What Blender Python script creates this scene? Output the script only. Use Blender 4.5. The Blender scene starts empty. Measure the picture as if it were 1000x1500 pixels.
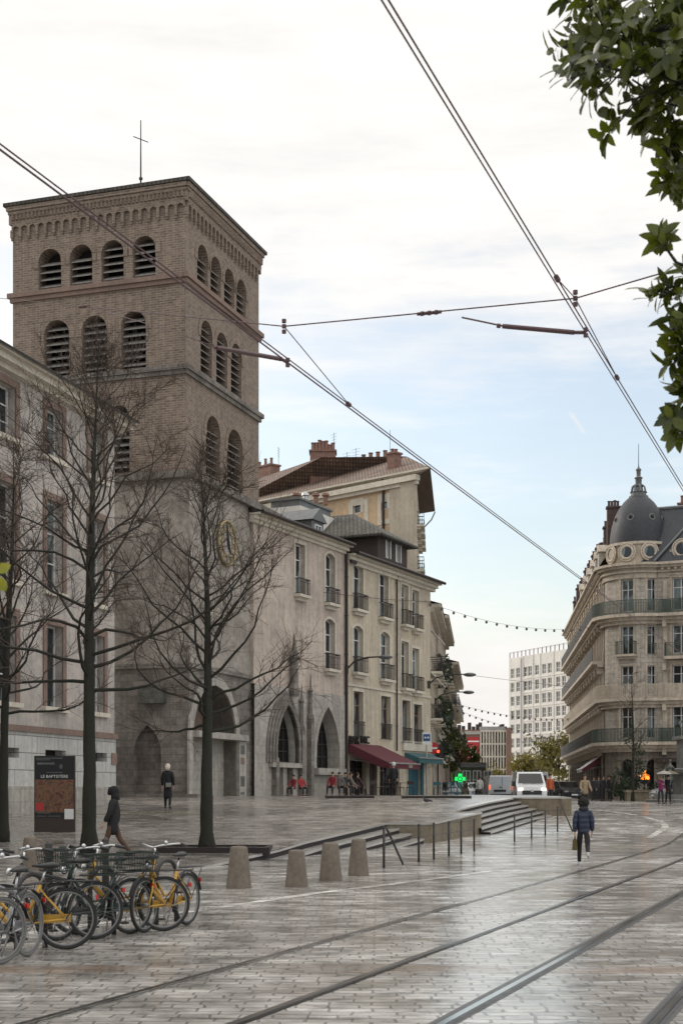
import bpy, bmesh, math, random
from mathutils import Vector, Matrix, noise as mnoise
R = math.radians; V = Vector
scene = bpy.context.scene
COL = scene.collection
FPX, CX, HY, CH = 2083.0, 500.0, 1160.0, 1.7      # focal length (px), centre column, horizon row, eye height
rnd = random.Random(7)

# ---------------------------------------------------------------- terrain
def zs(Y):                                         # street level: level near the viewer, climbing gently away
    if Y < 45: return 0.0
    if Y < 93: return 0.022*(Y-45)
    if Y < 300: return 1.056 + 0.0012*(Y-93)
    return 1.304
ZP = [(31,0.0),(36.5,.18),(39,.33),(46.5,.66),(53,.98),(58,1.26),(62,1.42),(68,1.5),(1e5,1.5)]
def zp(Y):                                         # sloping square
    if Y <= ZP[0][0]: return 0.033*(Y-31)
    for (a,za),(b,zb) in zip(ZP, ZP[1:]):
        if Y <= b: return za+(zb-za)*(Y-a)/(b-a)
def at(x, y, Y): return Vector(((x-CX)/FPX*Y, Y, CH-(y-HY)/FPX*Y))
def gp(x, y, zf=zs):                               # point of the ground at that spot of the view
    lo, hi = 3.0, 400.0
    for _ in range(60):
        m = (lo+hi)/2
        if CH-(y-HY)/FPX*m > zf(m): lo = m
        else: hi = m
    return Vector(((x-CX)/FPX*lo, lo, zf(lo)))
def gx(x, Y, zf=zs): return Vector(((x-CX)/FPX*Y, Y, zf(Y)))

# ---------------------------------------------------------------- mesh builder
class MB:
    def __init__(s): s.v=[]; s.f=[]; s.m=[]
    def face(s, pts, mi=0):
        b=len(s.v); s.v.extend([tuple(p) for p in pts]); s.f.append(tuple(range(b,b+len(pts)))); s.m.append(mi)
    def box(s, c, size, rz=0.0, mi=0, rot=None):
        hx,hy,hz=size[0]/2,size[1]/2,size[2]/2
        M = rot if rot is not None else Matrix.Rotation(rz,3,'Z')
        c=Vector(c); P=[c+M@Vector((x,y,z)) for x in(-hx,hx) for y in(-hy,hy) for z in(-hz,hz)]
        s.hexa(P,mi)
    def hexa(s,P,mi=0):
        b=len(s.v); s.v.extend([tuple(p) for p in P])
        for q in((0,1,3,2),(4,6,7,5),(0,4,5,1),(2,3,7,6),(0,2,6,4),(1,5,7,3)):
            s.f.append(tuple(b+i for i in q)); s.m.append(mi)
    def fbox(s,F,u0,u1,v0,v1,z0,z1,mi=0):
        s.hexa([F.pt(u,v,z) for u in(u0,u1) for v in(v1,v0) for z in(z0,z1)],mi)
    def tube(s,path,rad,n=6,mi=0,cap=True):
        path=[Vector(p) for p in path]
        if not hasattr(rad,'__len__'): rad=[rad]*len(path)
        b=len(s.v); up=None
        for i,p in enumerate(path):
            d=(path[min(i+1,len(path)-1)]-path[max(i-1,0)])
            if d.length<1e-9: d=Vector((0,0,1))
            d.normalize()
            if up is None: a=d.orthogonal().normalized()
            else:
                a=(up-d*up.dot(d))
                a=a.normalized() if a.length>1e-6 else d.orthogonal().normalized()
            up=a; c=d.cross(a)
            for k in range(n):
                t=2*math.pi*k/n
                s.v.append(tuple(p+(a*math.cos(t)+c*math.sin(t))*rad[i]))
        for i in range(len(path)-1):
            for k in range(n):
                k2=(k+1)%n
                s.f.append((b+i*n+k,b+i*n+k2,b+(i+1)*n+k2,b+(i+1)*n+k)); s.m.append(mi)
        if cap:
            s.f.append(tuple(b+k for k in range(n))[::-1]); s.m.append(mi)
            e=b+(len(path)-1)*n; s.f.append(tuple(e+k for k in range(n))); s.m.append(mi)
    def ring(s,c,Rr,r,axis,n=28,m=6,mi=0,a0=0,a1=2*math.pi):
        axis=Vector(axis).normalized(); a=axis.orthogonal().normalized()
        if abs(axis.z)<.9: a=Vector((0,0,1))-axis*axis.z; a.normalize()
        b=axis.cross(a); c=Vector(c); full=abs(a1-a0-2*math.pi)<1e-6
        pts=[c+(a*math.cos(a0+(a1-a0)*i/n)+b*math.sin(a0+(a1-a0)*i/n))*Rr for i in range(n+(0 if full else 1))]
        if full: pts=pts+[pts[0],pts[1]]
        s.tube(pts,r,m,mi,cap=not full)
    def lathe(s,c,prof,n=16,mi=0,a0=0,a1=2*math.pi,cap=True):
        c=Vector(c); b=len(s.v); full=abs(a1-a0-2*math.pi)<1e-6; k=n if full else n+1
        for r,z in prof:
            for i in range(k):
                t=a0+(a1-a0)*i/n; s.v.append((c.x+r*math.cos(t),c.y+r*math.sin(t),c.z+z))
        for j in range(len(prof)-1):
            for i in range(n):
                i2=(i+1)%k; s.f.append((b+j*k+i,b+j*k+i2,b+(j+1)*k+i2,b+(j+1)*k+i)); s.m.append(mi)
        if cap and full:
            s.f.append(tuple(b+i for i in range(k))[::-1]); s.m.append(mi)
            e=b+(len(prof)-1)*k; s.f.append(tuple(e+i for i in range(k))); s.m.append(mi)
    def prism(s,poly,dv,mi=0):                     # poly: 3-D ngon, dv: extrusion
        poly=[Vector(p) for p in poly]; dv=Vector(dv); q=[p+dv for p in poly]; n=len(poly)
        s.face(poly,mi); s.face(q[::-1],mi)
        for i in range(n): s.face([poly[(i+1)%n],poly[i],q[i],q[(i+1)%n]],mi)
    def ball(s,c,r,n=10,m=6,mi=0,sc=(1,1,1)):
        c=Vector(c); b=len(s.v)
        s.v.append((c.x,c.y,c.z-r*sc[2]))
        for j in range(1,m):
            p=-math.pi/2+math.pi*j/m
            for i in range(n):
                t=2*math.pi*i/n; s.v.append((c.x+r*sc[0]*math.cos(p)*math.cos(t),c.y+r*sc[1]*math.cos(p)*math.sin(t),c.z+r*sc[2]*math.sin(p)))
        s.v.append((c.x,c.y,c.z+r*sc[2])); top=len(s.v)-1
        for i in range(n):
            i2=(i+1)%n
            s.f.append((b,b+1+i2,b+1+i)); s.m.append(mi)
            for j in range(m-2):
                o=b+1+j*n; s.f.append((o+i,o+i2,o+n+i2,o+n+i)); s.m.append(mi)
            o=b+1+(m-2)*n; s.f.append((o+i,o+i2,top)); s.m.append(mi)
    def build(s,name,mat,parent=None,smooth=False,world=True,fix=False,sharp=None):
        me=bpy.data.meshes.new(name); off=Vector((0,0,0))
        if parent is not None and world:
            p=parent
            while p is not None: off+=p.location; p=p.parent
        vs=[(x-off.x,y-off.y,z-off.z) for x,y,z in s.v] if off.length else s.v
        me.from_pydata(vs,[],s.f)
        mats=mat if isinstance(mat,(list,tuple)) else [mat]
        for m in mats: me.materials.append(m)
        if len(mats)>1: me.polygons.foreach_set('material_index',s.m)
        if fix or smooth:
            bm=bmesh.new(); bm.from_mesh(me)
            if smooth: bmesh.ops.remove_doubles(bm,verts=bm.verts,dist=1e-5)
            bmesh.ops.recalc_face_normals(bm,faces=bm.faces); bm.to_mesh(me); bm.free()
        uv=me.uv_layers.new(name='UVMap'); W=s.v
        lv=me.loops; vco=me.vertices
        data=[0.0]*(2*len(lv))
        for p in me.polygons:
            n=p.normal
            if abs(n.z)>.75:
                for li in p.loop_indices:
                    c=vco[lv[li].vertex_index].co; data[2*li]=c.x+off.x; data[2*li+1]=c.y+off.y
            else:
                h=math.hypot(n.x,n.y); tx,ty=-n.y/h,n.x/h
                for li in p.loop_indices:
                    c=vco[lv[li].vertex_index].co; data[2*li]=(c.x+off.x)*tx+(c.y+off.y)*ty; data[2*li+1]=c.z+off.z
        uv.data.foreach_set('uv',data)
        if smooth: me.polygons.foreach_set('use_smooth',[True]*len(me.polygons))
        if sharp is not None and smooth:
            try: me.set_sharp_from_angle(angle=R(sharp))
            except Exception: pass
        me.update()
        o=bpy.data.objects.new(name,me); COL.objects.link(o)
        if parent is not None: o.parent=parent
        return o

def tag(o,label=None,cat=None,group=None,kind=None):
    if label: o['label']=label
    if cat: o['category']=cat
    if group: o['group']=group
    if kind: o['kind']=kind
    return o
def thing(name,label,cat,loc=(0,0,0),rz=0.0,group=None):
    o=bpy.data.objects.new(name,None); o.empty_display_size=.3; COL.objects.link(o)
    o.location=loc; o.rotation_euler=(0,0,rz)
    return tag(o,label,cat,group)
def copy_tree(o,parent=None):
    c=o.copy(); COL.objects.link(c)
    if parent is not None: c.parent=parent
    for ch in list(o.children): copy_tree(ch,c)
    return c

class Fr:                                          # a facade: origin, direction along it (to the right seen from outside)
    def __init__(s,O,d):
        s.O=Vector((O[0],O[1],0)); s.d=Vector((d[0],d[1],0)).normalized(); s.n=Vector((s.d.y,-s.d.x,0))
    def pt(s,u,v,z): return s.O+s.d*u+s.n*v+Vector((0,0,z))
    def ux(s,x,v=0.0):
        t=(x-CX)/FPX; O=s.O+s.n*v
        return (t*O.y-O.x)/(s.d.x-t*s.d.y)
    def zy(s,x,y,v=0.0):
        u=s.ux(x,v); Y=(s.pt(u,v,0)).y
        return CH+(HY-y)*Y/FPX
    def shift(s,v): 
        o=s.O+s.n*v; return Fr((o.x,o.y),(s.d.x,s.d.y))

def op(u0,u1,z0,z1,kind='rect',rise=None):
    w=u1-u0
    if rise is None: rise={'rect':0,'round':w/2,'seg':w*.16,'pointed':w*.95}[kind]
    return dict(u0=u0,u1=u1,z0=z0,z1=z1,kind=kind,rise=rise)
def arch(o,n=10,grow=0.0):                         # arch points from right spring to left spring
    u0,u1,z1,ri=o['u0']-grow,o['u1']+grow,o['z1']+grow,o['rise']+ (grow if o['rise'] else 0)
    uc,w=(u0+u1)/2,(u1-u0)/2; zb=z1-ri
    if o['kind']=='rect' or ri==0: return [(u1,z1),(u0,z1)]
    if o['kind']=='pointed':
        L=[]; Rr=(ri*ri+w*w)/(2*w)
        m=n//2
        a1=math.atan2(ri,Rr-w) if Rr>w else math.pi/2
        a1=math.asin(min(1,ri/Rr))
        for i in range(m+1):
            a=a1*i/m; L.append((u1-Rr+Rr*math.cos(a),zb+Rr*math.sin(a)))
        return L+[(2*uc-u,z) for u,z in L[::-1]][1:]
    if o['kind']=='round': return [(uc+w*math.cos(math.pi*i/n),zb+ri*math.sin(math.pi*i/n)) for i in range(n+1)]
    Rr=(w*w+ri*ri)/(2*ri); a=math.asin(min(1,w/Rr))
    return [(uc+Rr*math.sin(a-2*a*i/n),z1-Rr+Rr*math.cos(a-2*a*i/n)) for i in range(n+1)]
def outline(o,grow=0.0,bottom=True,n=10):
    a=arch(o,n,grow); g=grow
    return [(o['u0']-g,o['z0']-(g if bottom else 0)),(o['u1']+g,o['z0']-(g if bottom else 0))]+a
def wall(mb,F,u0,u1,z0,z1,ops,depth=.25,v=0.0,mi=0,mr=None):
    us=sorted(set([u0,u1]+[k for o in ops for k in(o['u0'],o['u1']) if u0<k<u1]))
    zz=sorted(set([z0,z1]+[k for o in ops for k in(o['z0'],o['z1']) if z0<k<z1]))
    for a,b in zip(us,us[1:]):
        for c,d in zip(zz,zz[1:]):
            mu,mz=(a+b)/2,(c+d)/2
            if any(o['u0']<mu<o['u1'] and o['z0']<mz<o['z1'] for o in ops): continue
            mb.face([F.pt(a,v,c),F.pt(b,v,c),F.pt(b,v,d),F.pt(a,v,d)],mi)
    mr=mi if mr is None else mr
    for o in ops:
        if o['kind']!='rect':
            A=arch(o)
            for (ua,za),(ub,zb) in zip(A,A[1:]):
                mb.face([F.pt(ub,v,zb),F.pt(ua,v,za),F.pt(ua,v,o['z1']),F.pt(ub,v,o['z1'])],mi)
        P=outline(o)
        dd=o.get('depth',depth)
        for (ua,za),(ub,zb) in zip(P,P[1:]+P[:1]):
            mb.face([F.pt(ua,v,za),F.pt(ua,v-dd,za),F.pt(ub,v-dd,zb),F.pt(ub,v,zb)],mr)
def ringbar(mb,F,o,wd,v0,v1,bottom=True,mi=0,inward=True):
    A=outline(o,0,True); Bq=outline(o,-wd if inward else wd,bottom)
    if not inward: A,Bq=Bq,A
    n=len(A); m=n if bottom else n-1
    idx=list(range(n)) if bottom else list(range(1,n))
    for i in idx:
        j=(i+1)%n
        a,b,c,d=A[i],A[j],Bq[j],Bq[i]
        mb.face([F.pt(a[0],v1,a[1]),F.pt(b[0],v1,b[1]),F.pt(c[0],v1,c[1]),F.pt(d[0],v1,d[1])],mi)
        mb.face([F.pt(a[0],v0,a[1]),F.pt(b[0],v0,b[1]),F.pt(b[0],v1,b[1]),F.pt(a[0],v1,a[1])],mi)
        mb.face([F.pt(d[0],v1,d[1]),F.pt(c[0],v1,c[1]),F.pt(c[0],v0,c[1]),F.pt(d[0],v0,d[1])],mi)
# ---------------------------------------------------------------- materials
def nmat(name):
    m=bpy.data.materials.new(name); m.use_nodes=True; nt=m.node_tree
    return m,nt,nt.nodes['Principled BSDF']
def nd(nt,t,ins=None,**kw):
    n=nt.nodes.new(t)
    for k,v in kw.items(): setattr(n,k,v)
    for k,v in (ins or {}).items():
        if isinstance(v,bpy.types.NodeSocket): nt.links.new(v,n.inputs[k])
        else: n.inputs[k].default_value=v
    return n
def c4(c): return (c[0],c[1],c[2],1)
def coords(nt,kind='UV',scale=(1,1,1),rz=0.0):
    t=nt.nodes.new('ShaderNodeTexCoord'); mp=nt.nodes.new('ShaderNodeMapping')
    nt.links.new(t.outputs[kind],mp.inputs[0]); mp.inputs['Scale'].default_value=scale; mp.inputs['Rotation'].default_value=(0,0,rz)
    return mp.outputs[0]
def noise(nt,vec,scale,detail=4,rough=.6):
    return nd(nt,'ShaderNodeTexNoise',{'Vector':vec,'Scale':scale,'Detail':detail,'Roughness':rough}).outputs['Fac']
def ramp(nt,fac,stops):
    n=nt.nodes.new('ShaderNodeValToRGB'); nt.links.new(fac,n.inputs[0]); e=n.color_ramp.elements
    while len(e)<len(stops): e.new(.5)
    for i,(p,c) in enumerate(stops):
        e[i].position=p; e[i].color=c4(c) if hasattr(c,'__len__') else (c,c,c,1)
    return n.outputs[0]
def mix(nt,fac,a,b,bt='MIX'):
    n=nt.nodes.new('ShaderNodeMix'); n.data_type='RGBA'; n.blend_type=bt
    for k,v in((0,fac),(6,a),(7,b)):
        if isinstance(v,bpy.types.NodeSocket): nt.links.new(v,n.inputs[k])
        else: n.inputs[k].default_value=v if k==0 else (c4(v) if len(v)==3 else v)
    return n.outputs[2]
def math_(nt,opn,a,b=0.0,clamp=False):
    n=nt.nodes.new('ShaderNodeMath'); n.operation=opn; n.use_clamp=clamp
    for i,v in enumerate((a,b)):
        if isinstance(v,bpy.types.NodeSocket): nt.links.new(v,n.inputs[i])
        else: n.inputs[i].default_value=v
    return n.outputs[0]
def bump(nt,b,h,strength=.3,dist=.02):
    n=nd(nt,'ShaderNodeBump',{'Height':h,'Strength':strength,'Distance':dist}); nt.links.new(n.outputs[0],b.inputs['Normal'])
def wallmat(name,col,col2=None,dirt=.35,streak=.35,rough=.88,brick=None,bumps=.35,patch=.35,kind='UV'):
    m,nt,b=nmat(name); uv=coords(nt,kind)
    col2=col2 or tuple(c*.72 for c in col)
    n1=noise(nt,uv,.45,5,.62); base=mix(nt,ramp(nt,n1,[(.5-patch*.45,0),(.5+patch*.45,1)]),col2,col)
    h=noise(nt,uv,9,5,.7)
    if brick:
        bt=nd(nt,'ShaderNodeTexBrick',{'Vector':uv,'Scale':1.0,'Mortar Size':brick[2],'Mortar Smooth':.2,'Bias':0.0,'Brick Width':brick[0],'Row Height':brick[1],
            'Color1':c4(brick[3]),'Color2':c4(brick[4]),'Mortar':c4(brick[5])})
        base=mix(nt,.8 if len(brick)<7 else brick[6],base,bt.outputs['Color'])
        h=math_(nt,'ADD',math_(nt,'MULTIPLY',bt.outputs['Fac'],-1.2),math_(nt,'MULTIPLY',h,.8))
    fine=ramp(nt,noise(nt,uv,3.2,6,.7),[(.25,1-dirt),(.7,1.08)])
    base=mix(nt,1.0,base,fine,'MULTIPLY')
    if streak:
        sv=coords(nt,kind,(2.6,.16,1)); st=ramp(nt,noise(nt,sv,1.5,5,.65),[(.34,1-streak*.6),(.56,1.0)])
        base=mix(nt,1.0,base,st,'MULTIPLY')
    nt.links.new(base,b.inputs['Base Color']); b.inputs['Roughness'].default_value=rough
    bump(nt,b,h,bumps,.02); return m
def plain(name,col,rough=.5,metal=0.0,var=.18,scale=6,kind='Object',coat=0.0,bumps=0.0):
    m,nt,b=nmat(name); v=coords(nt,kind)
    f=noise(nt,v,scale,4,.6)
    c=mix(nt,ramp(nt,f,[(.3,0),(.7,1)]),tuple(x*(1-var) for x in col),tuple(min(1,x*(1+var)) for x in col))
    nt.links.new(c,b.inputs['Base Color']); b.inputs['Metallic'].default_value=metal
    nt.links.new(ramp(nt,f,[(.2,max(.03,rough-.1)),(.8,min(1,rough+.1))]),b.inputs['Roughness'])
    if coat: b.inputs['Coat Weight'].default_value=coat
    if bumps: bump(nt,b,f,bumps,.01)
    return m
def glassmat(name,dark=(.02,.024,.028),curtain=(.25,.25,.24),amount=.5,rough=.06):
    m,nt,b=nmat(name)
    # each pane draws its own blind or dark room from its place in the wall
    uv=coords(nt,'UV',(.9,.35,1)); f=noise(nt,uv,1.3,1,.4)
    c=mix(nt,ramp(nt,f,[(1-amount-.03,0),(1-amount+.03,1)]),dark,curtain)
    n2=noise(nt,coords(nt,'UV',(9,.4,1)),1.0,2,.5)
    c=mix(nt,1.0,c,ramp(nt,n2,[(.3,.65),(.7,1.1)]),'MULTIPLY')
    nt.links.new(c,b.inputs['Base Color']); b.inputs['Roughness'].default_value=rough
    bump(nt,b,noise(nt,coords(nt,'UV'),1.2,2,.5),.06,.02)
    return m
def emit(name,col,st):
    m,nt,b=nmat(name); b.inputs['Base Color'].default_value=c4(tuple(c*.3 for c in col)); b.inputs['Emission Color'].default_value=c4(col); b.inputs['Emission Strength'].default_value=st; return m
def pavemat(name,bw,bh,c1,c2,mort,rz=0.0,wet=(.06,.42),wscale=.22,bst=.5,msize=.012,thr=(.38,.62),stain=None,spec=.5):
    m,nt,b=nmat(name); uv=coords(nt,'UV',(1,1,1),rz)
    wob=nd(nt,'ShaderNodeTexNoise',{'Vector':uv,'Scale':2.3,'Detail':3.0})
    uvw=nd(nt,'ShaderNodeVectorMath',{0:uv,1:nd(nt,'ShaderNodeVectorMath',{0:wob.outputs['Color'],3:.11},operation='SCALE').outputs[0]},operation='ADD').outputs[0]
    bt=nd(nt,'ShaderNodeTexBrick',{'Vector':uvw,'Scale':1.0,'Mortar Size':msize,'Mortar Smooth':.25,'Bias':0.0,'Brick Width':bw,'Row Height':bh,'Color1':c4(c1),'Color2':c4(c2),'Mortar':c4(mort)}); bt.squash=.72; bt.squash_frequency=3; bt.offset=.43
    grime=noise(nt,coords(nt,'UV',(.7,1.5,1),rz),2.4,6,.72)
    big=noise(nt,uv,.16,4,.6); mid=noise(nt,coords(nt,'UV',(.9,1.3,1),rz),1.1,5,.65); fine=noise(nt,uv,14,4,.7)
    col=mix(nt,1.0,bt.outputs['Color'],ramp(nt,mid,[(.3,.68),(.7,1.4)]),'MULTIPLY')
    col=mix(nt,1.0,col,ramp(nt,big,[(.3,.85),(.7,1.25)]),'MULTIPLY')
    col=mix(nt,1.0,col,ramp(nt,grime,[(.36,.38),(.52,1.0),(.75,1.18)]),'MULTIPLY')
    if stain:
        for y0,y1,x0,x1,sc in stain:
            sx=nd(nt,'ShaderNodeSeparateXYZ',{0:coords(nt,'UV')})
            yy=math_(nt,'ADD',sx.outputs[1],math_(nt,'MULTIPLY',math_(nt,'SUBTRACT',noise(nt,coords(nt,'UV',(.6,.6,1)),1.3,4,.6),.5),.5))
            inside=math_(nt,'MULTIPLY',math_(nt,'GREATER_THAN',yy,y0),math_(nt,'LESS_THAN',yy,y1))
            xin=math_(nt,'MULTIPLY',math_(nt,'GREATER_THAN',sx.outputs[0],x0),math_(nt,'LESS_THAN',sx.outputs[0],x1))
            msk=math_(nt,'MULTIPLY',math_(nt,'MULTIPLY',inside,xin),ramp(nt,noise(nt,coords(nt,'UV',(.5,1.2,1)),1.2,4,.6),[(.4,0),(.62,.8)]))
            col=mix(nt,msk,col,sc)
    nt.links.new(col,b.inputs['Base Color'])
    w=math_(nt,'ADD',math_(nt,'MULTIPLY',mid,.6),math_(nt,'MULTIPLY',big,.4))
    wf=ramp(nt,w,[(thr[0],0),(thr[1],1)])
    ro=nd(nt,'ShaderNodeMapRange',{'Value':wf,'To Min':wet[0],'To Max':wet[1]}).outputs[0]
    nt.links.new(ro,b.inputs['Roughness'])
    b.inputs['Specular IOR Level'].default_value=spec
    h=math_(nt,'ADD',math_(nt,'MULTIPLY',bt.outputs['Fac'],-1.0),math_(nt,'ADD',math_(nt,'MULTIPLY',fine,.35),math_(nt,'MULTIPLY',mid,.9)))
    bn=nd(nt,'ShaderNodeBump',{'Height':h,'Distance':.02})
    nt.links.new(nd(nt,'ShaderNodeMapRange',{'Value':wf,'To Min':bst*.35,'To Max':bst}).outputs[0],bn.inputs['Strength'])
    nt.links.new(bn.outputs[0],b.inputs['Normal'])
    return m
def leafmat(name,c1,c2,trans=.35,rough=.45,kind='Object',scale=2.0):
    m,nt,b=nmat(name); v=coords(nt,kind)
    g=nd(nt,'ShaderNodeNewGeometry')
    f=noise(nt,v,scale,3,.6)
    ri=nd(nt,'ShaderNodeMath',{0:f,1:math_(nt,'MULTIPLY',g.outputs['Random Per Island'],.6)},operation='ADD').outputs[0]
    c=mix(nt,ramp(nt,ri,[(.4,0),(1.0,1)]),c1,c2)
    nt.links.new(c,b.inputs['Base Color']); b.inputs['Roughness'].default_value=rough
    tr=nd(nt,'ShaderNodeBsdfTranslucent'); nt.links.new(mix(nt,1.0,c,(1.5,1.6,.7),'MULTIPLY'),tr.inputs[0])
    ms=nd(nt,'ShaderNodeMixShader',{0:trans}); nt.links.new(b.outputs[0],ms.inputs[1]); nt.links.new(tr.outputs[0],ms.inputs[2])
    nt.links.new(ms.outputs[0],nt.nodes['Material Output'].inputs[0]); return m
def tilemat(name,c1,c2,tw=.22,rows=.33):
    m,nt,b=nmat(name); uv=coords(nt,'UV')
    wv=nd(nt,'ShaderNodeTexBrick',{'Vector':uv,'Scale':1.0,'Mortar Size':.03,'Brick Width':tw,'Row Height':rows,'Color1':c4(c1),'Color2':c4(c2),'Mortar':c4(tuple(x*.35 for x in c2))}); wv.offset=0.0
    c=mix(nt,1.0,wv.outputs['Color'],ramp(nt,noise(nt,uv,.8,5,.7),[(.3,.6),(.7,1.2)]),'MULTIPLY')
    nt.links.new(c,b.inputs['Base Color']); b.inputs['Roughness'].default_value=.8
    bump(nt,b,math_(nt,'MULTIPLY',wv.outputs['Fac'],-1),.6,.05); return m

M={}
M['brick']=wallmat('brown_brick',(.265,.196,.148),(.155,.114,.088),brick=(.34,.11,.018,(.285,.21,.158),(.15,.112,.087),(.34,.285,.235),.8),dirt=.4,streak=.35,patch=.35)
M['brick_red']=wallmat('red_brick',(.26,.12,.085),(.16,.08,.06),brick=(.25,.08,.012,(.27,.115,.08),(.18,.075,.055),(.3,.26,.22)),streak=.2)
M['brick_chim']=wallmat('sooty_brick',(.12,.065,.055),(.07,.045,.04),brick=(.25,.08,.012,(.13,.07,.06),(.08,.05,.045),(.14,.12,.11)),streak=.2)
M['brick_dark']=plain('dark_brick',(.055,.045,.04),.85,kind='UV')
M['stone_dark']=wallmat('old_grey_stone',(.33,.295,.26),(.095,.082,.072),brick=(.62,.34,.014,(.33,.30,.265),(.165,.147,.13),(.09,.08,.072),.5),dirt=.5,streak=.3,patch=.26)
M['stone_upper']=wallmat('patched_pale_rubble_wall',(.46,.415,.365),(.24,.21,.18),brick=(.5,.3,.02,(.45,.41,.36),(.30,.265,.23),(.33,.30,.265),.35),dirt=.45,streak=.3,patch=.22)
M['stone_pale']=wallmat('pale_grey_stone',(0.504,0.468,0.414),(0.300,0.282,0.252),brick=(.95,.45,.01,(0.528,0.492,0.432),(0.396,0.372,0.336),(0.240,0.228,0.204),.5),dirt=.4,streak=.45,patch=.45)
M['stucco_grey']=wallmat('weathered_pink_grey_stucco',(.535,.48,.435),(.37,.335,.31),dirt=.3,streak=.35,patch=.32)
M['base_blocks']=wallmat('dressed_stone_base',(0.552,0.540,0.504),(0.408,0.402,0.378),brick=(1.6,.62,.018,(0.576,0.564,0.528),(0.444,0.438,0.414),(0.120,0.114,0.108),.75),dirt=.25,streak=.35)
M['stucco_pink']=wallmat('pinkish_stucco',(0.600,0.504,0.426),(0.432,0.366,0.318),dirt=.3,streak=.4)
M['stucco_cream']=wallmat('cream_stucco',(0.624,0.540,0.414),(0.480,0.420,0.330),dirt=.28,streak=.4)
M['stucco_ochre']=wallmat('ochre_stucco',(0.560,0.403,0.246),(0.448,0.336,0.224),dirt=.2,streak=.2)
M['stucco_tan']=wallmat('tan_stucco',(0.483,0.425,0.333),(0.380,0.333,0.265),dirt=.2,streak=.3)
M['trim_cream']=wallmat('pale_cream_trim',(0.672,0.616,0.515),(0.538,0.493,0.414),dirt=.25,streak=.25)
M['trim_brown']=wallmat('brown_stone_surround',(.25,.175,.14),(.19,.135,.11),dirt=.3,streak=.2)
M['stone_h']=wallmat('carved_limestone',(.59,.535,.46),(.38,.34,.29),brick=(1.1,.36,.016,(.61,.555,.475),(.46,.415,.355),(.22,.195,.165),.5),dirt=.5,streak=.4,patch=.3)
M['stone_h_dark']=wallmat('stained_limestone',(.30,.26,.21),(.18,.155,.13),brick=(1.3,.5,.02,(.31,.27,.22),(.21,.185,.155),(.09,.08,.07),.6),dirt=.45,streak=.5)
M['stone_h_trim']=wallmat('limestone_trim',(0.648,0.564,0.462),(0.480,0.414,0.336),dirt=.35,streak=.4)
M['white_render']=wallmat('white_concrete',(0.726,0.693,0.638),(0.605,0.583,0.550),dirt=.12,streak=.2)
M['grey_render']=wallmat('grey_concrete',(.33,.32,.31),(.27,.26,.25),dirt=.15,streak=.2)
M['concrete_step']=wallmat('wet_step_stone',(.46,.44,.41),(.34,.325,.30),dirt=.3,streak=0,rough=.14)
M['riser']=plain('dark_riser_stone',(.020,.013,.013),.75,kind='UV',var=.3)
M['parapet']=wallmat('tan_parapet_stone',(.27,.225,.155),(.16,.135,.10),brick=(1.1,.9,.012,(.29,.24,.165),(.21,.175,.125),(.08,.07,.06),.5),dirt=.4,streak=.4)
M['bollard']=plain('rough_granite',(.15,.124,.098),.9,var=.24,scale=11,bumps=1.0)
M['slate']=wallmat('blue_grey_slate',(.032,.036,.046),(.02,.023,.03),brick=(.3,.2,.012,(.036,.041,.052),(.022,.025,.033),(.012,.013,.016),.7),dirt=.3,streak=.2,rough=.55)
M['zinc']=wallmat('zinc_sheet',(.16,.17,.17),(.10,.105,.105),dirt=.3,streak=.3,rough=.45)
M['tile_red']=tilemat('brown_clay_tiles',(.25,.17,.125),(.165,.115,.09))
M['tile_grey']=tilemat('grey_flat_tiles',(.15,.14,.115),(.09,.085,.07),.25,.25)
M['tile_dark']=tilemat('dark_mossy_tiles',(.085,.07,.055),(.045,.042,.035))
M['wood_dark']=plain('dark_brown_boards',(.045,.03,.026),.7,kind='UV')
M['wood_soffit']=plain('brown_soffit_boards',(.09,.06,.042),.8,kind='UV')
M['white']=plain('white_painted_wood',(.62,.62,.60),.5,var=.1)
M['slat']=plain('weathered_grey_slats',(.20,.185,.17),.75,kind='UV',var=.3)
M['black']=plain('black_iron',(.018,.018,.019),.5,.3)
M['iron_green']=plain('green_grey_iron',(.075,.095,.08),.6,.2)
M['iron_dark']=plain('dark_iron_railing',(.04,.036,.034),.55,.3)
M['dark']=plain('dark_recess',(.014,.012,.011),.9)
M['pipe']=plain('dark_brown_pipe',(.03,.022,.02),.5,.2)
M['steel']=plain('galvanised_steel',(.45,.45,.45),.35,.9)
M['chrome']=plain('chrome',(.5,.5,.5),.2,1.0,.05)
M['rail']=plain('polished_rail_steel',(.40,.40,.40),.16,1.0,.1,kind='UV',scale=1)
M['groove']=plain('wet_rail_groove',(.018,.016,.015),.35,0,kind='UV')
M['railbed']=plain('tarred_joint',(.05,.046,.042),.4,0,kind='UV')
M['wire']=plain('dark_copper_wire',(.085,.045,.05),.6,.2)
M['insul']=plain('oxide_red_insulator',(.075,.035,.04),.5)
M['glass']=glassmat('window_glass',amount=.42)
M['glass_blue']=glassmat('window_glass_with_blue_blinds',(.022,.027,.031),(.17,.21,.22),.45)
M['glass_dark']=glassmat('dark_window_glass',(.012,.012,.013),(.03,.028,.026),.3,.12)
M['glass_far']=glassmat('far_window_glass',(.10,.095,.09),(.22,.21,.195),.4,.2)
M['bark']=wallmat('dark_wet_bark',(.026,.021,.016),(.017,.020,.009),dirt=.45,streak=.3,kind='Object',rough=.8,bumps=.9)
M['twig']=plain('brown_twigs',(.062,.041,.03),.75)
M['redtwig']=plain('reddish_twigs',(.05,.032,.026),.75)
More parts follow.
